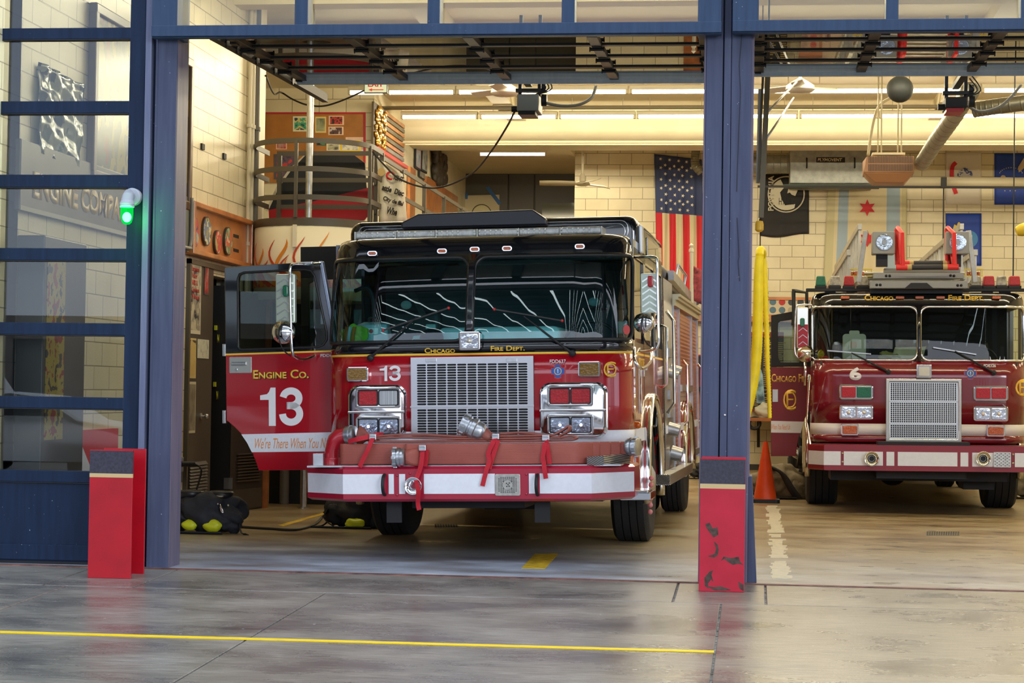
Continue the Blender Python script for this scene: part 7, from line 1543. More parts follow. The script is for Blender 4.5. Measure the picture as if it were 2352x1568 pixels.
# exhaust extraction box
T = thing('extraction_unit', 'large grey sheet-metal extraction box with a small black name plate near the ceiling', 'machine'); Yv = 34.3
p, q = at(1814, 421, Y=Yv), at(2010, 329, Y=Yv); b = MB(); b.box((p.x, Yv, p.z), (q.x, YB, q.z)); BX = b.build('sheet_box', GALV, T, bevel=.015)
a, c = at(1875, 373, Y=Yv-.01), at(1941, 361, Y=Yv-.01); b = MB(); b.box((a.x, Yv-.01, a.z), (c.x, Yv, c.z)); b.build('name_plate', BLACKM, BX); text('PLYMOVENT', mat('plate_cream', (.75, .7, .5), .5), BX, 'plate_lettering', w=(c.x-a.x)*.86, h=(c.z-a.z)*.6, bold=.03, shear=.2, m=Matrix.Translation((a.x+.02, Yv-.012, a.z+.02)))
for x in (1853, 1963): a, c = at(x, 385, Y=Yv), at(x, 363, Y=Yv); b = MB(); b.tube([(a.x, Yv, a.z), (a.x, Yv-.05, a.z+.01), (c.x, Yv-.05, c.z-.01), (c.x, Yv, c.z)], .014, 8); b.build('box_handle', BLACKM, BX, smooth='auto')
b = MB(); a, c = at(1800, 431, Y=Yv-.1), at(2020, 424, Y=Yv-.1); b.box((a.x, Yv-.15, a.z), (c.x, Yv+.1, c.z)); b.build('support_channel', mat('dark_green_channel', (.03, .06, .05), .5), T)
b = MB(); a, c = at(1720, 376, Y=Yv+.3), at(1813, 376, Y=Yv+.3); b.cyl(a, c, 21*34.9/FPX, n=20)
for k in range(6): x = a.lerp(c, .1+k*.17); b.lathe(x, [(.165, -.008), (.172, 0), (.165, .008)], 'x', 20)
b.build('side_duct', GALV, T, smooth='auto')
# heater
Yh = 26.5; T = thing('unit_heater', 'brown louvred unit heater hanging from thin rods in the right bay', 'heater')
p, q = at(1990, 396, Y=Yh), at(2100, 359, Y=Yh); w = q.x-p.x
b = MB(); b.hexa([(p.x-.04, Yh+.0, p.z-.0), (q.x, Yh, p.z), (q.x+.02, Yh+.6, p.z), (p.x-.02, Yh+.6, p.z), (p.x, Yh, q.z), (q.x, Yh, q.z), (q.x+.02, Yh+.6, q.z), (p.x-.02, Yh+.6, q.z)]); b.mi = 0
z2 = at(2040, 418, Y=Yh).z; b.hexa([(p.x+.12, Yh+.08, z2), (q.x-.12, Yh+.08, z2), (q.x-.1, Yh+.5, z2), (p.x+.1, Yh+.5, z2), (p.x-.04, Yh, p.z), (q.x, Yh, p.z), (q.x, Yh+.6, p.z), (p.x, Yh+.6, p.z)])
HB = b.build('heater_body', mat('heater_brown', (.34, .17, .08), .45, var=.1, vs=5), T, bevel=.01)
b = MB()
for r in range(2):
    for i in range(28): x = p.x+.03+(w-.06)*i/27; z0_ = p.z+.02+r*(q.z-p.z)*.5; b.box((x-.004, Yh-.012, z0_), (x+.004, Yh-.002, z0_+(q.z-p.z)*.42))
b.build('heater_louvre', mat('heater_dark', (.06, .03, .02), .5), HB)
b = MB()
for x in (2016, 2024, 2062, 2070): a = at(x, 358, Y=Yh+.3); b.cyl((a.x, Yh+.3, q.z), (a.x, Yh+.3, ZC-.32 if False else ZC), .010, n=6)
b.build('hanging_rod', mat('rod_dull', (.34, .29, .18), .5), T, split=True)
b = MB(); a, c = at(2003, 357, Y=Yh+.2), at(2078, 352, Y=Yh+.2); b.box((a.x, Yh+.1, a.z), (c.x, Yh+.4, c.z)); b.build('hanging_plate', CRP, T)
cable('cream_conduit', 'cream bent conduit curving from the black ball down to the brown heater', [at(2045, 225, Y=26.9), at(2018, 245, Y=26.9), at(2004, 290, Y=26.9), at(1994, 357, Y=26.9)], .02, MATS['rod_dull'], 'pipe')
# round ducts
def duct(label, pts, r, n_=10):
    T = thing('round_duct', label, 'duct'); P = smoothpath(pts, 10); b = MB(); b.tube(P, r, 20); b.build('duct_tube', mat('duct_metal', (.26, .25, .19), .4, .7, var=.12, vs=14), T, smooth=True)
    b = MB()
    for k in range(0, len(P)-1, 2):
        d = (P[k+1]-P[k]).normalized(); b.lathe(P[k], [(r*1.0, -.012), (r*1.035, 0), (r*1.0, .012)], d, 20)
    b.build('duct_ribs', MATS['duct_metal'], T, smooth=True)
duct('ribbed metal duct slanting down from the black motor to the brown heater', [at(2228, 210, Y=21.5), at(2185, 275, Y=23.5), at(2150, 325, Y=25.0), at(2118, 375, Y=26.6)], .10)
duct('ribbed metal duct running off to the right of the black door motor', [at(2238, 252, Y=22.3), at(2300, 243, Y=22.2), at(2420, 228, Y=22.0)], .085)
duct('bent metal duct pipe at the right edge of the large striped flag', [at(1610, 395, Y=34.9), at(1597, 378, Y=34.9), at(1598, 350, Y=34.9), at(1600, 320, Y=34.9)], .075)
# ------------------------------------------------------------------ flags on the rear wall
def cloth(name, label, x0, y0, x1, y1, Y, mats_, fmat, nx=30, ny=40, wav=.02, fx=9., cat='flag', warp=None, ph=0.):
    """hanging cloth facing the street; fmat(u, v) picks the material, u across, v downwards"""
    b = MB(); V = []
    for j in range(ny+1):
        r = []
        for i in range(nx+1):
            u, v = i/nx, j/ny; px, py = x0+(x1-x0)*u, y0+(y1-y0)*v
            if warp: px, py = warp(u, v, px, py)
            p = at(px, py, Y=Y); k = wav*(math.sin(u*fx+v*1.5+ph)+.5*math.sin(u*fx*2.3+v*4+ph))*(.3+.7*v); r.append(b.b.verts.new(p+Vector((0, k-wav*1.5, 0))))
        V.append(r)
    for j in range(ny):
        for i in range(nx): b.mi = fmat((i+.5)/nx, (j+.5)/ny); b.face([V[j][i], V[j+1][i], V[j+1][i+1], V[j][i+1]])
    b.V = V; return b
def done(b, name, label, mats_, cat='flag'): return tag(b.build(name, mats_, smooth=True, fix=False, solid=.004), label, cat)
FR, FW, FB = mat('flag_red', (.62, .012, .025), .6), mat('flag_cream', (.70, .60, .38), .65), mat('flag_navy', (.035, .055, .16), .65)
Yw = YB-.006
def usw(u, v, px, py): return px+(-6*u*0)+(4*math.sin(v*2.2)), py+(13*u if v < .02 else 13*u*(1-v))
NX = 39
def usf(u, v):
    if v < .405: return 2
    return 0 if int(u*7.0)%2 == 0 else 1
Tn = thing('national_flag', 'large flag with white stars on navy over hanging red and cream stripes', 'flag', (0, 0, 0))
b = cloth('f', '', 1503, 354, 1612, 690, Yw, 0, usf, 42, 50, .035, 22, warp=usw); Vc = [[v.co.copy() for v in r] for r in b.V]; fl = b.build('flag_cloth', [FR, FW, FB], Tn, smooth=True, fix=False, solid=.004)
def star(b, c, r, n=5, rot=0., q=.40, d=.003):
    P = [c+Vector((math.sin(rot+PI*k/n)*(r if k % 2 == 0 else r*q), 0, math.cos(rot+PI*k/n)*(r if k % 2 == 0 else r*q))) for k in range(2*n)]
    ce = b.b.verts.new(c+Vector((0, -d, 0))); vs = b.pts([p+Vector((0, -d*.6, 0)) for p in P])
    for k in range(2*n): b.face([ce, vs[k], vs[(k+1) % (2*n)]])
b = MB()
for j in range(11):
    cols = 4 if j % 2 == 0 else 5
    for i in range(cols):
        u = (.12+.19*i+(.095 if j % 2 else 0)) if True else 0; v = .03+.034*j
        if u > .96: continue
        jj = v*50; ii = u*42; p = Vc[int(jj)][min(42, int(ii))].lerp(Vc[min(50, int(jj)+1)][min(42, int(ii)+1)], .5); star(b, p+Vector((0, -.012, 0)), .034, 5, rot=.3)
b.build('flag_stars', mat('star_white', (.80, .76, .62), .6), fl, fix=True)
# black remembrance flag
T = thing('remembrance_flag', 'black flag with a white round emblem and sideways white lettering', 'flag', (0, 0, 0))
def pw(u, v, px, py): return px, py+(4*math.sin(u*5)*v)
b = cloth('f', '', 1746, 400, 1858, 541, Yw, 0, lambda u, v: 0, 20, 20, .02, 8, warp=pw); fl = b.build('flag_cloth', mat('flag_black', (.022, .022, .026), .7), T, smooth=True, fix=False, solid=.004)
c = at(1806, 446, Y=Yw-.07); r = 40*36/FPX; WH = mat('emblem_white', (.74, .70, .55), .6)
b = MB(); b.tube([(c.x+r*math.cos(a), c.y, c.z+r*math.sin(a)) for a in [2*PI*k/36 for k in range(36)]], .012, 6, closed=True); b.build('emblem_ring', WH, fl)
b = MB(); b.prism([(c.x+r*.9*math.cos(a), c.y, c.z+r*.9*math.sin(a)) for a in [PI*(.62+k*1.05/16) for k in range(17)]]+[(c.x+r*.50, c.y, c.z-r*.55), (c.x-.02, c.y, c.z-r*.62), (c.x-r*.25, c.y, c.z-r*.3), (c.x-r*.35, c.y, c.z+r*.1), (c.x-r*.1, c.y, c.z+r*.4)], (0, -.004, 0)); b.build('emblem_field', WH, fl)
b = MB(); b.prism([(c.x+x*r, c.y, c.z+z*r) for x, z in ((.15, .55), (.55, .6), (.62, .2), (.5, -.1), (.3, -.02), (.2, .1), (.05, .05), (.1, .25))], (0, -.004, 0)); b.build('emblem_profile', WH, fl)
for k in range(4): a = at(1789+k*9, 470, Y=Yw-.08); text('X' if k else 'H', MATS['flag_black'] if False else mat('emblem_black', (.02, .02, .02), .6), fl, 'emblem_mark', w=.05, h=.12, m=Matrix.Translation(a))
mrot = plane_m(at(1777, 484, Y=Yw-.09), (0, 0, 1), (-1, 0, 0)); text('POW*MIA', WH, fl, 'flag_lettering', w=.62, h=.105, bold=.03, m=mrot)
# city flag hung sideways
T = thing('city_flag', 'tall white flag with pale blue stripes and red six-pointed stars', 'flag', (0, 0, 0))
def cw(u, v, px, py): return px+(-6*(1-u)+10*(u-.5)*0)*v*2+(1-v)*0, py
b = cloth('f', '', 1902, 405, 2082, 660, Yw, 0, lambda u, v: 1 if (.14 < u < .27 or .76 < u < .92) else (2 if (u < .11 or u > .93) else 0), 48, 24, .035, 12, warp=cw); fl = b.build('flag_cloth', [mat('city_white', (.72, .64, .42), .65), mat('city_blue', (.36, .48, .60), .65), mat('city_cream', (.60, .56, .34), .65)], T, smooth=True, fix=False, solid=.004)
for y in (477, 548, 418): b = MB(); star(b, at(1992, y, Y=Yw-.11), .15, 6, q=.48); b.build('flag_star', FR, fl)
# service flags
T = thing('service_flag', 'white flag with a blue emblem and red curved scroll', 'flag', (0, 0, 0))
b = cloth('f', '', 2172, 349, 2254, 470, Yw, 0, lambda u, v: 0, 12, 12, .006, 5); fl = b.build('flag_cloth', mat('flag_white', (.72, .68, .60), .65), T, smooth=True, fix=False, solid=.004)
b = MB(); P = smoothpath([at(x, y, Y=Yw-.03) for x, y in ((2196, 373), (2188, 382), (2186, 400), (2188, 420), (2196, 445))], 6); b.sweep(P, [(-.035, -.002), (.035, -.002), (.035, .002), (-.035, .002)], bn=(0, 1, 0)); b.build('emblem_scroll', FR, fl)
b = MB(); c = at(2216, 402, Y=Yw-.03); b.lathe(c, [(0, .003), (.13, .003), (.13, 0), (0, 0)], 'y', 24); b.build('flag_emblem', pic('emblem_blue', [(.02, .05, .25), (.5, .5, .5), (.02, .04, .2), (.3, .3, .35)], 14), fl)
T = thing('service_flag', 'royal blue flag at the upper right with a ring of small pale stars', 'flag', (0, 0, 0))
b = cloth('f', '', 2284, 352, 2420, 470, Yw, 0, lambda u, v: 0, 14, 12, .008, 6); fl = b.build('flag_cloth', mat('flag_royal', (.01, .055, .42), .6), T, smooth=True, fix=False, solid=.004)
b = MB()
for k in range(13): a = PI*(.1+.8*k/12); c = at(2322, 402, Y=Yw-.03)+Vector((.20*math.cos(a), 0, .13*math.sin(a))); star(b, c, .014)
for k in range(3): star(b, at(2308+12*k, 438, Y=Yw-.03), .014)
b.build('emblem_stars', WH, fl)
b = MB(); b.prism(yq([(2338, 384), (2352, 362), (2366, 356), (2380, 372), (2372, 392), (2352, 386), (2340, 396)], Yw-.03), (0, -.003, 0)); b.build('eagle_wing', mat('eagle_tan', (.55, .45, .3), .6), fl)
b = MB(); c = at(2304, 408, Y=Yw-.03); b.lathe(c, [(0, .004), (.045, .004), (.045, 0), (0, 0)], 'y', 16); b.build('emblem_disc', MATS['eagle_tan'], fl)
T = thing('service_flag', 'royal blue flag below the white one, yellow mark and a round blue seal', 'flag', (0, 0, 0))
b = cloth('f', '', 2172, 490, 2254, 610, Yw, 0, lambda u, v: 0, 12, 14, .012, 6); fl = b.build('flag_cloth', MATS['flag_royal'], T, smooth=True, fix=False, solid=.004)
b = MB(); c = at(2226, 549, Y=Yw-.04); b.lathe(c, [(0, .003), (.15, .003), (.15, 0), (0, 0)], 'y', 28); o = b.build('flag_seal', mat('seal_blue', (.03, .22, .55), .5), fl); b = MB(); b.cbox((c.x, c.y-.005, c.z+.02), (.10, .004, .10)); b.cbox((c.x, c.y-.005, c.z-.06), (.05, .004, .05)); b.build('seal_ship', WH, o)
b = MB(); b.prism(yq([(2188, 528), (2192, 515), (2197, 518), (2201, 510), (2205, 511), (2204, 522), (2196, 526), (2194, 532)], Yw-.04), (0, -.004, 0)); b.build('yellow_mark', mat('flag_yellow', (.75, .55, .05), .5), fl)
# ------------------------------------------------------------------ boards and bench by the rear wall
def patchboard(label, xa, xb, ya, yb):
    T = thing('patch_board', label, 'board', (0, 0, 0)); Yp_ = YB-.05; p, q = at(xa, yb, Y=Yp_), at(xb, ya, Y=Yp_)
    b = MB(); b.box((p.x, Yp_-.03, p.z), (q.x, Yp_+.04, q.z)); b.build('board_back', mat('board_linen', (.62, .56, .42), .7), T)
    b = MB()
    for x0, x1, z0_, z1_ in ((p.x, q.x, p.z-.05, p.z), (p.x, q.x, q.z-.05, q.z), (p.x-.03, p.x+.02, p.z, q.z), (q.x-.02, q.x+.03, p.z, q.z)): b.box((x0, Yp_-.06, z0_), (x1, Yp_+.04, z1_))
    b.build('board_frame', WOODL, T)
    rnd = random.Random(int(xa)); b = MB(); cols = [(.5, .04, .05), (.05, .07, .1), (.1, .2, .3), (.5, .3, .1), (.4, .38, .3)]
    for i in range(max(2, int((q.x-p.x)/.16))):
        for j in range(2): b.mi = rnd.randrange(5); x, z = p.x+.09+i*.16, p.z+.08+j*.14; b.lathe((x, Yp_-.03, z), [(.0, .008), (.055, .006), (.058, 0), (0, 0)], 'y', 14)
    b.build('cloth_patch', [mat('patch_%d' % k, c_, .7) for k, c_ in enumerate(cols)], T, split=True)
patchboard('patch board in an orange wood frame between the yellow hose and the ladder truck', 1742, 1876, 683, 722)
patchboard('narrow patch board in an orange wood frame just left of the middle column', 1588, 1622, 680, 722)
b = MB(); p, q = at(1586, 738, Y=YB-.05), at(1880, 728, Y=YB-.05); b.box((p.x, YB-.25, p.z), (q.x, YB-.01, q.z)); tag(b.build('wall_shelf', WOODL), 'long orange wooden shelf under the patch boards', 'shelf')
T = thing('wood_wainscot', 'varnished brown panel with a red edge between the engine and the middle column', 'panel', (0, 0, 0))
p, q = at(1560, 978, Y=YB-.05), at(1640, 820, Y=YB-.05); b = MB(); b.box((p.x, YB-.08, p.z), (q.x, YB-.02, q.z)); b.build('panel_board', WOOD, T); b = MB(); b.box((p.x, YB-.09, q.z), (q.x, YB-.02, q.z+.04)); b.box((p.x, YB-.09, p.z-.04), (q.x, YB-.02, p.z)); b.build('panel_edge', mat('dark_red_edge', (.35, .02, .02), .5), T)
T = thing('wall_case', 'small black case with a red front on the brown panel by the middle column', 'case', (0, 0, 0)); p, q = at(1601, 898, Y=YB-.2), at(1640, 818, Y=YB-.2); b = MB(); b.box((p.x, YB-.24, p.z), (q.x, YB-.085, q.z)); b.build('case_shell', BLACKM, T, bevel=.01); p, q = at(1607, 888, Y=YB-.25), at(1640, 845, Y=YB-.25); b = MB(); b.box((p.x, YB-.25, p.z), (q.x, YB-.24, q.z)); b.build('case_front', FR, T)
T = thing('roll_of_names', 'tall black board of gold names in a red frame behind the yellow hose', 'board', (0, 0, 0)); Yp_ = YB-.30
p, q = at(1722, 938, Y=Yp_), at(1800, 772, Y=Yp_); b = MB(); b.box((p.x, Yp_, p.z), (q.x, YB, q.z)); b.build('board_face', mat('slate_black', (.02, .022, .02), .35), T)
b = MB(); b.box((p.x, Yp_-.02, q.z-.02), (q.x, Yp_+.06, q.z+.07)); b.box((p.x, Yp_-.02, p.z-.05), (q.x, Yp_+.06, p.z)); b.build('board_frame', mat('dark_red_frame', (.20, .02, .02), .4), T)
rnd = random.Random(3); b = MB()
for x0 in (0, .17, .40):
    for k in range(34):
        z = q.z-.12-k*.033
        if rnd.random() < .08: continue
        b.box((p.x+.06+x0, Yp_-.004, z), (p.x+.06+x0+rnd.uniform(.08, .15), Yp_-.001, z+.012))
b.build('name_line', mat('name_gold', (.55, .42, .15), .5), T)
T = thing('bench_top', 'narrow brown wall bench with rolls and parts lying behind the cone', 'bench', (0, 0, 0)); p, q = at(1700, 966, Y=34.3), at(1790, 960, Y=34.3); b = MB(); b.box((p.x, 34.2, p.z), (q.x, YB, q.z)); b.build('bench_board', WOOD, T)
b = MB(); a, c = at(1742, 966, Y=34.6), at(1742, 1025, Y=34.9); b.bar(a, c, .05, .05); b.bar(a+Vector((0, .7, 0)), c, .04, .04); b.build('bench_bracket', DARKM, T)
p = at(1757, 945, Y=34.5); b = MB(); lumpy(b, (p.x, 34.6, p.z), .18, (1.1, .7, .7), 6, .2); tag(b.build('plastic_bag', mat('clear_bag', (.62, .62, .52), .3), smooth=True), 'crumpled clear plastic bag on the wall bench under the name board', 'bag')
p = at(1733, 972, Y=34.3); b = MB(); b.tube([(p.x+.09*math.cos(a), 34.3, p.z+.09*math.sin(a)) for a in [2*PI*k/20 for k in range(20)]], .03, 8, closed=True); tag(b.build('cable_reel', BLACKM, smooth=True), 'small black reel hanging below the wall bench beside the middle column', 'reel')
T = thing('blue_print', 'light blue glossy sheet leaning against the name board behind the yellow hose', 'picture', (0, 0, 0)); b = MB(); b.prism(yq([(1738, 925), (1757, 928), (1752, 860), (1741, 830), (1736, 870)], Yp_-.03), (0, -.01, 0)); b.build('glossy_sheet', pic('blue_sheet', [(.05, .1, .15), (.3, .55, .7), (.5, .7, .8)], 6), T)
# ------------------------------------------------------------------ yellow hose, hanging door rail
Yy = 21.6; T = thing('yellow_hose', 'yellow ribbed exhaust hose hanging in a long loop beside the middle column', 'hose', (0, 0, 0))
L1 = smoothpath([at(x, y, Y=Yy) for x, y in ((1700, 985), (1716, 930), (1730, 870), (1738, 800), (1741, 720), (1742, 650), (1743, 610), (1745, 588))], 14)
R1 = smoothpath([at(x, y, Y=Yy+.25) for x, y in ((1751, 588), (1755, 610), (1758, 680), (1761, 760), (1763, 840), (1766, 900), (1768, 960))], 14)
k_ = (Yy+.2)/FPX
YH = mat('yellow_hose_cloth', (.86, .70, .015), .5, var=.08, vs=9); YHD = mat('yellow_hose_dark', (.25, .18, .02), .6)
def ribhose(P, r0, r1, nm, parent, amp, nr):
    n = nr; Q = []; R = []
    L_ = len(P)-1
    for k in range(n+1): t = k/n*L_; i = min(L_-1, int(t)); Q.append(P[i].lerp(P[i+1], t-i)); R.append((r0+(r1-r0)*min(1, k/n*1.0))*(1-amp*(k % 2)))
    b = MB(); b.tube(Q, R, 16)
    for f in b.b.faces: f.material_index = 0
    return b.build(nm, YH, parent, smooth=True)
ribhose(L1, 15*k_, 9.5*k_, 'wide_limb', T, .05, 150).data
R2 = [p for p in R1]; h_ = ribhose(R2, 8.5*k_, 5*k_, 'narrow_limb', T, .22, 110)
b = MB(); b.tube(smoothpath([L1[-1], at(1745, 578, Y=Yy+.05), at(1748, 574, Y=Yy+.1), at(1751, 580, Y=Yy+.2), R1[0]], 5), [11.5*k_]*8+[9*k_]*8+[6*k_]*5 if False else 9.5*k_, 16); b.build('hose_bend', YH, T, smooth=True)
b = MB(); a = at(1746, 566, Y=Yy+.1); b.cyl(a, (a.x, a.y, ZC), .006, n=6); b.tube(smoothpath([a, a+Vector((-.03, 0, -.06)), a+Vector((.03, 0, -.06)), a], 4), .006, 6); b.build('hanging_cord', DARKM, T, smooth=True)
T = thing('hanging_rail', 'brown steel arm hanging beside the middle column with a yellow hook', 'rail', (0, 0, 0)); Yr_ = 17.2
b = MB(); a, c = at(1765, 140, Y=Yr_), at(1748, 500, Y=Yr_); b.bar(a, c, .045, .06, up=(0, 1, 0)); b.bar(a+Vector((-.04, .03, 0)), c+Vector((-.03, .03, .3)), .02, .03, up=(0, 1, 0)); b.build('steel_arm', mat('arm_brown', (.16, .13, .08), .45, .5), T)
b = MB(); a, c = at(1746, 205, Y=Yr_+.05), at(1741, 420, Y=Yr_+.05); b.bar(a, c, .035, .03, up=(0, 1, 0)); b.build('pale_strip', mat('pale_strip', (.55, .54, .50), .5), T)
b = MB(); a, c = at(1765, 132, Y=Yr_), at(1765, 155, Y=Yr_); b.cbox(a, (.05, .06, .10)); b.cyl(a, (a.x, a.y, ZC), .008, n=6); b.build('arm_clamp', DARKM, T)
for q0, q1 in (((1830, 188), (1762, 258)), ((1823, 225), (1760, 318))): b = MB(); b.cyl(at(*q0, Y=Yr_+.8), at(*q1, Y=Yr_+.05), .010, n=8); b.build('brace_rod', ALU, T, smooth=True)
b = MB(); a = at(1744, 520, Y=Yr_); b.lathe(a, [(.01, .05), (.03, .045), (.036, .02), (.036, -.03), (.02, -.045), (0, -.05)], 'z', 16); b.build('yellow_hook', mat('hook_yellow', (.80, .45, .02), .4), T, smooth='auto'); b = MB(); b.cyl(a+Vector((0, 0, .05)), at(1748, 498, Y=Yr_), .006, n=6); b.build('hook_cord', DARKM, T)
T = thing('air_hose_nozzle', 'yellow nozzle hanging at the right edge of the picture', 'nozzle', (0, 0, 0)); Yn2 = 24; b = MB(); a, c = at(2334, 532, Y=Yn2), at(2372, 520, Y=Yn2); b.tube([a, a.lerp(c, .3), c], [.05, .075, .07], 14); b.build('nozzle_body', mat('nozzle_yellow', (.72, .52, .03), .45), T, smooth='auto'); b = MB(); b.cyl((c.x, c.y, c.z), (c.x, c.y, ZC), .01, n=6); b.build('nozzle_line', DARKM, T)
b = MB(); a = at(2327, 640, Y=25.2); b.cyl((a.x, a.y, a.z), (a.x, a.y, ZC), .008, n=6); tag(b.build('straight_cable', BLACKM), 'thin straight dark cord hanging over the right side of the ladder truck', 'cable')
# ------------------------------------------------------------------ cone and bags
c = at(1761, 1155, Z=0); T = thing('traffic_cone', 'orange traffic cone on a black foot at the end of the worn white stripe', 'cone', (c.x-.02, c.y+.15, 0)); kc = (c.y+.1)*1.01/FPX; hC = (1150-1021)*kc
b = MB(); w = 33*kc; b.prism([(x, y, 0) for x, y in rrect(2*w, 2*w, .06, 3)], (0, 0, .045)); b.build('cone_foot', BLACKM, T, bevel=.006); b = MB(); b.lathe((0, 0, .045), [(26*kc, 0), (25*kc, .03), (5.5*kc, hC-.02), (4.6*kc, hC), (3.5*kc, hC), (3.5*kc, hC-.05)], 'z', 32); b.build('cone_body', mat('cone_orange', (.86, .08, .008), .42, var=.1, vs=8), T, smooth='auto')
def gearbag(label, px, py, sc, body, yel, seed, straps=True, rot=0, name='gear_bag'):
    c = at(px, py, Z=0); T = thing(name, label, 'bag', (c.x, c.y+.2*sc, 0)); T.rotation_euler = (0, 0, rot)
    cl = mat('bag_cloth_%d' % seed, body, .75, var=.35, vs=10, bump=.5, bs=25)
    b = MB(); lumpy(b, (0, 0, .185*sc), .29*sc, (1.15, .70, .62), seed, .16, 56, 36); b.build('bag_body', cl, T, smooth=True)
    b = MB(); lumpy(b, (-.20*sc, -.05*sc, .15*sc), .13*sc, (1.1, .8, .9), seed+1, .2); lumpy(b, (.22*sc, -.06*sc, .13*sc), .13*sc, (1.0, .9, .9), seed+2, .2); b.build('side_pouch', cl, T, smooth=True, split=True)
    if yel:
        for x, r in ((-.12, .066), (.09, .082)): b = MB(); lumpy(b, (x*sc, -.17*sc, .075*sc), r*sc, (1.2, .7, .72), seed+3, .08); b.build('yellow_boot_toe', mat('boot_yellow', (.70, .78, .02), .4), T, smooth=True)
        for x in (-.16, .12):
            b = MB(); b.lathe((x*sc, .02, .315*sc), [(.11*sc, 0), (.115*sc, .05*sc), (.10*sc, .065*sc), (.085*sc, .05*sc), (.08*sc, .0)], 'z', 22); b.build('boot_cuff', mat('boot_black', (.015, .017, .022), .4), T, smooth=True)
        for k in range(6): x = (-.24+.095*k)*sc; b = MB(); b.sphere((x, -.165*sc, .285*sc-.01*abs(k-2.5)), .010*sc); b.build('snap_button', STEEL, T, smooth=True)
        b = MB(); b.prism([(.02, -.10, .335*sc), (.16, -.10, .33*sc), (.19, -.02, .345*sc), (.05, -.02, .35*sc)], (0, 0, .01)); b.build('tan_flap', mat('tan_flap', (.55, .48, .30), .6), T)
        b = MB(); b.tube(smoothpath([(.17*sc, -.20*sc, .27*sc), (.19*sc, -.22*sc, .24*sc), (.205*sc, -.22*sc, .20*sc), (.19*sc, -.22*sc, .205*sc), (.175*sc, -.21*sc, .25*sc)], 4), .006, 7); b.build('metal_clip', CHROME, T, smooth=True)
    for st in ([(-.28, -.05, .10), (-.36, -.12, .02), (-.46, -.18, .008), (-.30, -.22, .010), (-.05, -.25, .012), (.20, -.24, .012)], [(.27, -.06, .22), (.33, -.12, .08), (.37, -.17, .012), (.43, -.22, .008)], [(-.30, -.1, .20), (-.33, -.17, .10), (-.2, -.25, .02)]):
        b = MB(); b.sweep(smoothpath([(x*sc, y*sc, z*sc) for x, y, z in st], 6), [(-.022*sc, -.004), (.022*sc, -.004), (.022*sc, .004), (-.022*sc, .004)], bn=(0, .5, .86)); b.build('bag_strap', mat('strap_black', (.02, .022, .028), .7), T, smooth=True)
    return T
gearbag('black turnout gear heap with two lime boot toes by the brown doors', 462, 1226, 1.0, (.020, .024, .034), True, 3)
gearbag('black gear bag with one lime patch behind the left front wheel of the engine', 812, 1214, .88, (.018, .018, .022), False, 21)
o = bpy.data.objects['gear_bag.001']; b = MB(); lumpy(b, (.02, -.20, .055), .07, (1.3, .7, .7), 8, .1); b.build('lime_patch', MATS['boot_yellow'], o, smooth=True)
gearbag('tan and black gear bag lying behind the traffic cone', 1788, 1146, 1.15, (.24, .20, .12), False, 33)
o = bpy.data.objects['gear_bag.002']; b = MB(); b.sweep(smoothpath([(-.2, -.1, .44), (.02, -.26, .34), (.16, -.28, .14), (.24, -.25, .02)], 6), [(-.05, -.01), (.05, -.01), (.05, .01), (-.05, .01)], bn=(0, .5, .86)); b.build('wide_strap', MATS['strap_black'], o, smooth=True)
b = MB(); b.sweep(smoothpath([(.26, -.1, .38), (.36, -.2, .34), (.42, -.22, .22), (.38, -.22, .06), (.48, -.24, .01)], 6), [(-.03, -.004), (.03, -.004), (.03, .004), (-.03, .004)], bn=(0, 1, 0)); b.build('loose_strap', MATS['strap_black'], o, smooth=True)
gearbag('tan gear bag at the right edge beside the ladder truck wheel', 2372, 1146, 1.1, (.26, .22, .13), False, 40)
gearbag('dark gear bag lying far back by the rear wall right of the engine', 1618, 1100, .7, (.03, .03, .03), False, 51)
cable('floor_cable', 'black power cable lying on the floor between the two gear bags', [at(540, 1208, Z=.012), at(575, 1211, Z=.012), at(625, 1214, Z=.012), at(680, 1216, Z=.012), at(722, 1204, Z=.012), at(742, 1186, Z=.012), at(770, 1158, Z=.012)], .012)
for lab, x0, x1, y0, y1, n_ in (('small steel drain grate in the floor in front of the ladder truck', 2128, 2204, 1230, 1221, 14), ('round-edged drain grate in the floor under the fire engine', 998, 1052, 1212, 1204, 9)):
    q = [at(x0, y0, Z=0), at(x1, y0, Z=0), at(x1, y1, Z=0), at(x0, y1, Z=0)]; b = MB(); b.prism([v+Vector((0, 0, .001)) for v in q], (0, 0, .003)); b.mi = 1
    for k in range(n_): t0, t1 = (k+.2)/n_, (k+.7)/n_; b.prism([q[0].lerp(q[1], t0)+Vector((0, .02, .004)), q[0].lerp(q[1], t1)+Vector((0, .02, .004)), q[3].lerp(q[2], t1)+Vector((0, -.02, .004)), q[3].lerp(q[2], t0)+Vector((0, -.02, .004))], (0, 0, .001))
    tag(b.build('drain_grate', [mat('grate_steel', (.20, .17, .12), .5, .6), BLACKM]), lab, 'drain')
# ------------------------------------------------------------------ things on the left wall
X0 = XL+.012
def wp(x, y, off=.012): return at(x, y, X=XL+off)
def wrect(xa, ya, xb, yb, off=.012):         # rectangle on the wall: heights taken at the first corner column
    a, c = wp(xa, yb, off), wp(xa, ya, off); d = wp(xb, ya, off); return a.y, d.y, a.z, c.z
def wbox(b, y0, y1, z0, z1, d0=.0, d1=.03): b.box((XL+d0, y0, z0), (XL+d1, y1, z1)); return b
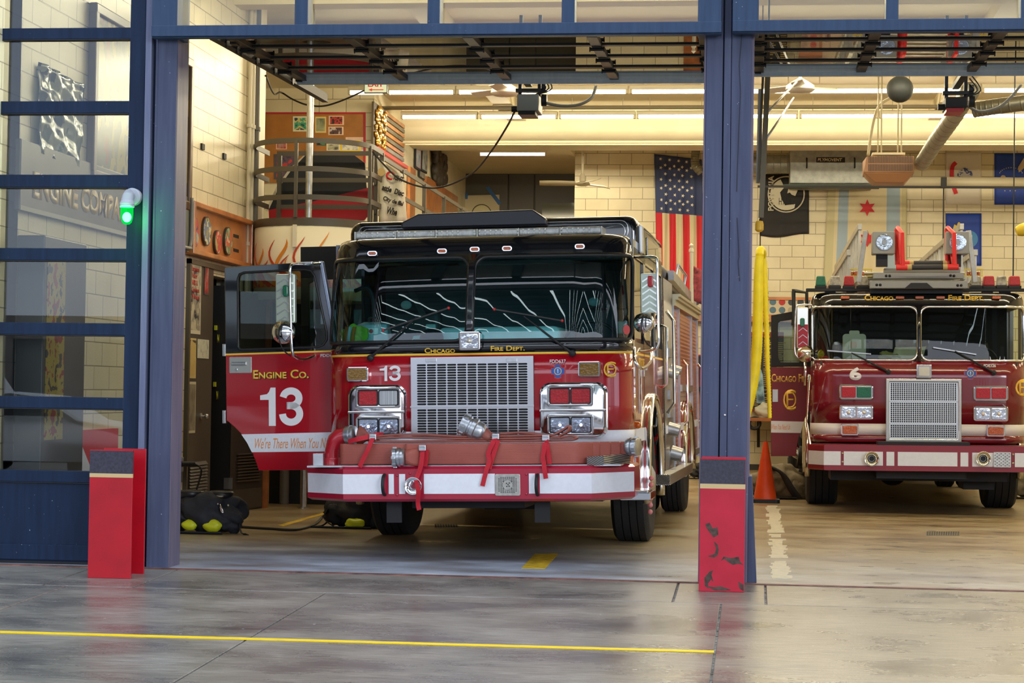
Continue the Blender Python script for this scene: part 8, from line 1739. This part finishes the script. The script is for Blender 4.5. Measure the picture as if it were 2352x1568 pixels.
# large painting
yA, yB_ = wp(208, 300).y, wp(427, 300).y; zT, zB = wp(427, 150).z, wp(427, 468).z
T = thing('large_painting', 'large dark painting in a brown wooden frame, half behind the left column', 'picture', (0, 0, 0))
b = MB(); wbox(b, yA, yB_, zB, zT, .01, .04); b.build('painting_canvas', pic('dim_canvas', [(.10, .095, .07), (.17, .16, .11), (.40, .32, .05), (.14, .13, .09), (.26, .05, .03), (.12, .11, .08)], 2.2, .25, stretch=(1, 1, .6)), T)
b = MB()
for y0, y1, z0_, z1_ in ((yA-.06, yB_+.06, zT-.02, zT+.07), (yA-.06, yB_+.06, zB-.07, zB+.02), (yA-.07, yA+.02, zB, zT), (yB_-.02, yB_+.07, zB, zT)): wbox(b, y0, y1, z0_, z1_, .0, .07)
b.build('picture_frame', mat('walnut_frame', (.16, .09, .045), .35, var=.2, vs=6), T, bevel=.012)
# crinkled foil poster
T = thing('foil_poster', 'crinkled silvery plastic poster with dark green print, behind the closed door glass', 'poster', (0, 0, 0))
q = [(80, 350), (180, 392), (187, 196), (85, 142)]; b = MB(); rnd = random.Random(5)
A = [[wp(q[0][0]+(q[1][0]-q[0][0])*u, q[0][1]+(q[1][1]-q[0][1])*u) .lerp(wp(q[3][0]+(q[2][0]-q[3][0])*u, q[3][1]+(q[2][1]-q[3][1])*u), v)+Vector((.02+.012*math.sin(u*23+v*5)+.010*math.sin(v*19+u*7)+rnd.uniform(0, .006), 0, 0)) for u in [i/24 for i in range(25)]] for v in [j/24 for j in range(25)]]
b.grid(A); b.build('foil_sheet', pic('foil_print', [(.16, .22, .17), (.34, .38, .30), (.03, .07, .10), (.40, .44, .34)], 3.2, .16), T, smooth=True, solid=.002)
# engine company sign
T = thing('company_sign', 'long dark sign board with gold block letters behind the closed door glass', 'sign', (0, 0, 0))
ys0, ys1 = wp(36, 400).y, wp(424, 500).y; zt_, zb_ = wp(290, 405).z, wp(290, 545).z
b = MB(); wbox(b, ys0, ys1, zb_, zt_, .0, .05); b.build('sign_board', mat('sign_brown', (.11, .095, .07), .4, var=.2, vs=2), T, bevel=.01)
b = MB(); wbox(b, ys0, ys1, zb_, zb_+.035, .05, .058); b.build('sign_edge_line', mat('sign_line', (.45, .42, .32), .5), T)
ya_, yb_ = wp(78, 420, .06).y, wp(276, 470, .06).y; za_, zb2 = wp(78, 455, .06).z, wp(78, 392, .06).z; wL = (yb_-ya_)/12*14.6
text('ENGINE COMPANY', mat('sign_gold', (.62, .42, .12), .4), T, w=wL, h=zb2-za_, bold=.05, m=plane_m((XL+.052, ya_, za_), (0, 1, 0)))
# lockers and boards seen through the lower panes
y0, y1 = wp(38, 800).y, wp(138, 800).y; b = MB(); wbox(b, y0, y1, 0, wp(138, 560).z, .0, .22); T = tag(b.build('wall_locker', mat('locker_dark', (.045, .05, .055), .4), bevel=.01), 'dark tall locker behind the lower panes of the closed door', 'locker')
b = MB(); wbox(b, y0+.06, (y0+y1)/2-.02, .9, wp(138, 600).z, .22, .225); b.build('locker_label', pic('locker_labels', [(.03, .03, .03), (.35, .28, .05), (.25, .03, .03), (.05, .08, .05)], 8), T)
y0, y1 = wp(136, 1000).y, wp(262, 1000).y; z0_, z1_ = .02, wp(136, 990).z; T = thing('striped_board', 'red board with a white diagonal bar behind the lowest pane', 'board', (0, 0, 0)); b = MB(); wbox(b, y0, y1, z0_, z1_, .0, .05); b.build('board_face', FR, T); b = MB(); b.prism([(XL+.05, y0+.02, z1_), (XL+.05, y0+.28, z1_), (XL+.05, y1-.1, z0_+.1), (XL+.05, y1-.38, z0_+.1)], (.004, 0, 0)); b.build('white_bar', WHITEP, T)
# sign with four oval plaques
yA, yB_ = wp(429, 500).y, wp(560, 540).y; zT, zB = wp(429, 473).z, wp(429, 572).z
T = thing('plaque_board', 'orange wooden board with four oval painted plaques above the brown door', 'board', (0, 0, 0))
b = MB(); wbox(b, yA, yB_, zB, zT, .0, .05); b.build('board_back', WOODL, T)
b = MB()
for y0, y1, z0_, z1_ in ((yA, yB_, zT, zT+.05), (yA, yB_, zB-.05, zB), (yA-.06, yA, zB-.05, zT+.05), (yB_, yB_+.05, zB-.05, zT+.05)): wbox(b, y0, y1, z0_, z1_, 0, .11)
b.build('board_rim', WOODL, T, bevel=.008)
for k, (x, y, hw, hh_, cols) in enumerate(((445, 533, 9.5, 35, [(.05, .04, .12), (.5, .06, .08), (.25, .25, .3), (.55, .5, .3), (.08, .06, .2)]), (473, 531, 9.5, 34, [(.35, .28, .1), (.15, .2, .35), (.65, .6, .35), (.1, .08, .05), (.55, .42, .08)]), (498, 556, 8, 28, [(.5, .4, .12), (.6, .05, .05), (.65, .58, .35), (.1, .05, .05)]), (522, 554, 9, 33, [(.5, .45, .28), (.1, .3, .15), (.6, .12, .05), (.7, .65, .5), (.1, .12, .1)]))):
    c = wp(x, y, .06); hy = (wp(x+hw, y, .06).y-wp(x-hw, y, .06).y)/2; hz = (wp(x, y-hh_, .06).z-wp(x, y+hh_, .06).z)/2
    b = MB(); b.prism([(XL+.05, c.y+hy*math.cos(a), c.z+hz*math.sin(a)) for a in [2*PI*i/32 for i in range(32)]], (.025, 0, 0)); o = b.build('oval_plaque', mat('plaque_rim', (.05, .04, .03), .4), T)
    b = MB(); b.prism([(XL+.075, c.y+hy*.88*math.cos(a), c.z+hz*.92*math.sin(a)) for a in [2*PI*i/32 for i in range(32)]], (.004, 0, 0)); b.build('plaque_picture', pic('plaque_%d' % k, cols, 9, seed=k*3.1), o)
for y in (540, 573): b = MB(); a, c = wp(536, y, .05), wp(548, y+5, .05); b.box((XL+.05, a.y, a.z-.02), (XL+.053, c.y, a.z+.015)); b.build('board_lettering', BLACKM, T)
for i, (x, y) in enumerate(((466, 337), (516, 359), (465, 477), (516, 497))): c = wp(x, y); b = MB(); b.box((XL, c.y-.05, c.z-.013 if i > 1 else c.z-.03), (XL+.02, c.y+.05, c.z+.013 if i > 1 else c.z+.03)); tag(b.build('wall_bracket', BLACKM), ('small square black bracket %s on the left wall', 'thin black clip at the top edge of the plaque board, %s')[i > 1] % ('nearest the street', 'farther from the street')[i % 2], 'bracket', 'black brackets and clips on the left wall')
# brown door leaf in the wall, ajar opening, folded leaf
T = thing('door_leaf', 'brown steel door leaf with posters and a louvre in the left wall', 'door', (0, 0, 0)); T['kind'] = 'structure'
T.name = 'door_5'; yD0, yD1 = wp(429, 900).y, wp(484, 900).y; zD = wp(429, 604).z
b = MB(); wbox(b, yD0, yD1, .02, zD, -.04, .02); b.build('door_panel', BROWND, T)
b = MB()
zl0_, zl1_ = wp(431, 1135).z, wp(431, 1063).z
for k in range(10): z = zl0_+(zl1_-zl0_)*k/10; b.hexa([(XL+.022, yD0+.06, z), (XL+.022, yD1-.18, z), (XL+.05, yD1-.18, z), (XL+.05, yD0+.06, z), (XL+.018, yD0+.06, z+.035), (XL+.018, yD1-.18, z+.035), (XL+.026, yD1-.18, z+.035), (XL+.026, yD0+.06, z+.035)])
b.build('door_louvre', BROWND, T)
c = wp(470, 956, .06); b = MB(); b.lathe((XL+.02, c.y, c.z), [(0, 0), (.034, 0), (.034, .008), (.014, .012), (.012, .035), (.028, .05), (.030, .065), (.022, .078), (0, .08)], 'x', 24); b.build('door_knob', STEEL, T, smooth='auto')
b = MB(); wbox(b, yD0-.05, yD0, 0, zD+.05, -.1, .04); wbox(b, yD0-.05, dy1+.05, zD, zD+.05, -.1, .04); wbox(b, dy1, dy1+.06, 0, zD+.05, -.12, .05); b.build('door_frame', BRONZE, T)
GP = 'posters on the brown door'
def wcard(nm, lab, xa, ya, xb, yb, cols, bm, off=.024, sc=7, cat='poster'):
    y0, y1, z0_, z1_ = wrect(xa, ya, xb, yb); q = [Vector((XL+off, y0, z0_)), Vector((XL+off, y1, z0_)), Vector((XL+off, y1, z1_)), Vector((XL+off, y0, z1_))]
    return card(nm, lab, cat, q, (.003, 0, 0), pic('wc_%d_%d' % (xa, ya), cols, sc, seed=xa*.13+ya), mat('wcb_%d_%d' % (xa, ya), bm, .6), .10, GP)
o = wcard('war_poster', 'tall cream poster with red words over a dark drawing, top of the brown door', 429, 598, 460, 765, [(.55, .50, .36), (.52, .47, .33), (.30, .28, .22), (.03, .03, .05), (.5, .45, .3)], (.62, .57, .42))
for k, w_ in enumerate(('Uncommon', 'Valor', 'was a', 'Common', 'Virtue')): a = wp(441, 622+k*16, .03); text(w_, mat('poster_red', (.55, .05, .04), .5), o, 'poster_lettering', w=.26 if len(w_) > 5 else .2, h=.055, bold=.02, m=plane_m((XL+.029, a.y, a.z), (0, 1, 0)))
wcard('notice', 'small red and black sticker sheet beside the top of the tall cream poster', 466, 607, 477, 676, [(.05, .03, .03), (.45, .04, .04), (.5, .48, .4)], (.1, .08, .08))
wcard('notice', 'yellow paper with a torn photograph in the middle of the brown door', 427, 775, 448, 868, [(.55, .40, .14), (.60, .45, .16), (.05, .04, .03), (.5, .36, .12)], (.60, .46, .18), sc=5)
wcard('notice', 'white typed certificate to the right of the yellow paper', 450, 778, 477, 822, [(.58, .60, .48), (.62, .63, .52), (.3, .3, .25)], (.60, .62, .50), sc=14)
wcard('notice', 'long narrow sepia photograph low on the brown door', 425, 876, 447, 995, [(.10, .09, .06), (.28, .25, .18), (.07, .06, .05)], (.55, .50, .36), sc=4)
# dark room behind with gear hanging, narrow folded leaf
b = MB(); b.box((XL-1.6, dy0-.5, -.01), (XL-1.55, dy1+.6, 2.6)); b.box((XL-1.6, dy1+.5, 0), (XL-.2, dy1+.55, 2.6)); b.box((XL-1.6, dy0-.5, 0), (XL-.2, dy0-.45, 2.6)); b.box((XL-1.6, dy0-.5, 2.6), (XL-.2, dy1+.55, 2.65)); struct(b.build('wall_gear_room', mat('gear_room_paint', (.20, .17, .12), .7)))
yG = (yD1+dy1)/2+.1
for i, z in enumerate((1.95, 1.35)):
    T = thing('turnout_coat', ('dark coat with yellow lettering hanging in the doorway, the upper one', 'dark coat with a yellow band hanging in the doorway, the lower one')[i], 'coat', (XL-.25, yG+.1, z)); b = MB(); lumpy(b, (0, 0, 0), .24, (.6, .6, 1.05), 60+i, .15); b.build('coat_cloth', BLACKM, T, smooth=True)
    b = MB(); b.cbox((.17, -.02, 0), (.02, .30, .05)); b.build('coat_band', mat('lime_band', (.55, .60, .03), .5), T); text('NEL 13', MATS['lime_band'], T, 'coat_lettering', w=.28, h=.09, bold=.03, m=plane_m((.20, -.18, -.16), (0, 1, 0)))
    b = MB(); b.cyl((0, 0, .28), (0, 0, 2.62-z), .01, n=6); b.build('coat_hook', DARKM, T)
b = MB(); a, c = at(527, 1176, Z=0), at(602, 1167, Z=0); d = (c-a); nrm = Vector((-d.y, d.x, 0)).normalized()*.045; zt5 = 2.35
T = thing('folding_door', 'dark brown folded door leaf with a louvre, standing out from the left wall', 'door', (0, 0, 0))
b.hexa([a, c, c+nrm, a+nrm, a+Vector((0, 0, zt5)), c+Vector((0, 0, zt5)), c+nrm+Vector((0, 0, zt5)), a+nrm+Vector((0, 0, zt5))]); b.build('leaf_panel', mat('leaf_dark', (.035, .032, .03), .4), T)
b = MB(); b.hexa([a-nrm*.1+d*.05+Vector((0, 0, z)) if k == 0 else v for k, v in enumerate([a, a])]) if False else None
k0, k1 = a-nrm*.15+d*.03, c-nrm*.15-d*.03; b.hexa([k0+Vector((0, 0, .02)), k1+Vector((0, 0, .02)), k1+nrm*.2+Vector((0, 0, .02)), k0+nrm*.2+Vector((0, 0, .02)), k0+Vector((0, 0, .23)), k1+Vector((0, 0, .23)), k1+nrm*.2+Vector((0, 0, .23)), k0+nrm*.2+Vector((0, 0, .23))]); b.build('kick_plate', BROWND, T)
b = MB()
for k in range(10): z = .32+.032*k; b.bar(k0+d*.15+Vector((0, 0, z)), k1-d*.1+Vector((0, 0, z)), .03, .014)
b.build('leaf_louvre', BROWND, T)
for x, y in ((519, 1110), (529, 1110)): p_ = at(x, y, Y=a.y-.05); b = MB(); b.cbox(p_, (.045, .01, .12)); b.build('leaf_hinge', STEEL, T)
b = MB(); p0_, p1_ = at(501, 1170, Z=0), at(524, 1176, Z=0); b.box((p0_.x, a.y+.0, 0), (p1_.x-.002, a.y+.05, 2.40)); tag(b.build('dark_post', mat('post_black', (.012, .012, .014), .5)), 'tall near-black steel post between the brown door and the folded leaf', 'post')
# pipes and conduits on the left wall
for i, (x, r, m_, lab) in enumerate(((569, .022, CRP, 'cream pipe nearest the street in the wall corner by the balcony'), (575, .030, CRP, 'thick cream pipe, second in the wall corner by the balcony'), (583, .045, mat('dark_riser', (.10, .09, .07), .5), 'dark riser pipe in the wall corner beside the balcony'), (588, .020, mat('grey_riser', (.25, .23, .17), .5), 'thin grey pipe, last in the wall corner beside the balcony'))):
    y = wp(x, 500, .05).y; b = MB(); b.cyl((XL+.05, y, 0), (XL+.05, y, ZC), r, n=12)
    for z in (1.2, 2.9, 4.2): b.lathe((XL+.05, y, z), [(r, -.02), (r+.012, -.02), (r+.012, .02), (r, .02)], 'z', 12)
    tag(b.build('riser_pipe', m_, smooth='auto'), lab, 'pipe', 'riser pipes in the corner of the left wall')
y = wp(425, 100, .03).y; b = MB(); b.cyl((XL+.03, y, wp(425, 142).z), (XL+.03, y, ZC), .014, n=8); tag(b.build('conduit', mat('conduit_dull', (.30, .27, .19), .5), smooth=True), 'thin conduit running up from the top of the large painting', 'pipe')
T = thing('conduit', 'grey conduit with two outlet boxes beside the brown door', 'pipe', (0, 0, 0)); y = wp(417, 700, .03).y; GC = mat('conduit_galv', (.36, .40, .40), .4, .5)
b = MB(); b.tube([(XL+.03, y, wp(417, 572).z), (XL+.03, y, wp(417, 990).z), (XL+.06, y-.10, wp(413, 1050).z)], .016, 8); b.cyl((XL+.03, y, wp(417, 574).z), (XL+.03, dy1, wp(417, 574).z), .016, n=8); b.build('conduit_tube', GC, T, smooth='auto')
for x, yy_, s in ((410, 828, .09), (410, 1066, .12)): c = wp(x, yy_, .06); b = MB(); b.cbox((XL+.05, c.y, c.z), (.09, s, s*1.2)); b.build('outlet_box', GC, T, bevel=.006)
c = wp(424, 1065, .12); b = MB(); b.cyl((XL+.09, c.y-.02, c.z), (XL+.20, c.y+.06, c.z), .028, n=12); b.tube(smoothpath([(XL+.20, c.y+.06, c.z), (XL+.26, c.y+.1, c.z-.06), (XL+.22, c.y+.12, c.z-.22), (XL+.2, c.y+.1, .25), (XL+.22, c.y, .02)], 6), .010, 7); b.build('plug_cord', BLACKM, T, smooth='auto')
# rolled screen under the painting
T = thing('grey_panel', 'dull grey-green hanging panel with a rounded rod below the large painting', 'panel', (0, 0, 0)); y0, y1 = wp(392, 550).y, wp(420, 550).y; b = MB(); wbox(b, y0-.8, y1, wp(415, 575).z, wp(415, 482).z, .05, .08); b.build('panel_sheet', mat('panel_olive', (.12, .12, .09), .5), T); b = MB(); z_ = wp(415, 570).z; b.tube(smoothpath([(XL+.10, y0-.8, z_), (XL+.10, y1-.12, z_), (XL+.10, y1-.04, z_+.03), (XL+.10, y1-.01, z_+.15), (XL+.10, y1-.01, z_+.5)], 5), .018, 8); b.build('panel_rod', mat('rod_grey', (.25, .24, .20), .4), T, smooth=True)
# ------------------------------------------------------------------ cars parked across the street (seen only as reflections in the closed door)
def car(label, cx_, cy_, L_, prof, hw, m_, name='parked_car'):
    T = thing(name, label, 'car', (cx_, cy_, azz(6)-.02)); b = MB(); n = len(prof)
    rings = []
    for t, k in ((-1, .0), (-.96, .06), (-.80, .0), (0, .0), (.80, 0), (.96, .06), (1, .0)):
        pass
    body = [(x*L_, z) for x, z in prof]; c0 = (0, .6)
    for t, s in ((-1, .90), (-.93, .975), (-.75, 1), (.75, 1), (.93, .975), (1, .90)):
        rings.append([Vector((c0[0]+(x-c0[0])*s, hw*t*(1-.16*max(0, (z-.9))/.5), c0[1]+(z-c0[1])*s)) for x, z in body])
    b.loft(rings); B = b.build('car_body', m_, T, smooth='auto')
    for s in (-1, 1):
        b = MB(); b.prism([(x*L_, s*(hw*.86+.0), z) for x, z in ((-.22, .95), (.25, .95), (.14, 1.32), (-.10, 1.34))], (0, s*.06, 0)); b.build('car_window', mat('car_glass', (.02, .025, .03), .05), B)
        for x in (-.31, .31): b = MB(); b.lathe((x*L_, s*(hw-.02), .33), [(0, .01), (.2, .01), (.22, -.02), (.33, -.02), (.33, -.2), (0, -.2)] if s > 0 else [(0, -.01), (.2, -.01), (.22, .02), (.33, .02), (.33, .2), (0, .2)], Vector((0, 1, 0)), 28); b.build('car_wheel', BLACKM, T, smooth='auto')
    return T
SED = [(-.5, .35), (-.5, .62), (-.46, .85), (-.30, .95), (-.20, 1.08), (-.10, 1.38), (.02, 1.44), (.14, 1.38), (.27, 1.02), (.42, .92), (.49, .72), (.5, .35)]
SILV = mat('silver_car_paint', (.55, .57, .60), .18, .5, coat=1)
car('silver sedan parked on the street, mirrored in the lowest pane', -11.6, -2.0, 4.6, SED, .88, SILV)
VAN = [(-.5, .35), (-.5, 1.0), (-.47, 1.9), (-.42, 2.15), (.20, 2.15), (.32, 1.95), (.40, 1.25), (.49, 1.05), (.5, .35)]
car('pale grey van parked behind the silver sedan, mirrored in the closed door', -15.2, -5.2, 5.4, VAN, .98, mat('pale_van_paint', (.62, .65, .68), .2, .2, coat=1), 'parked_van')
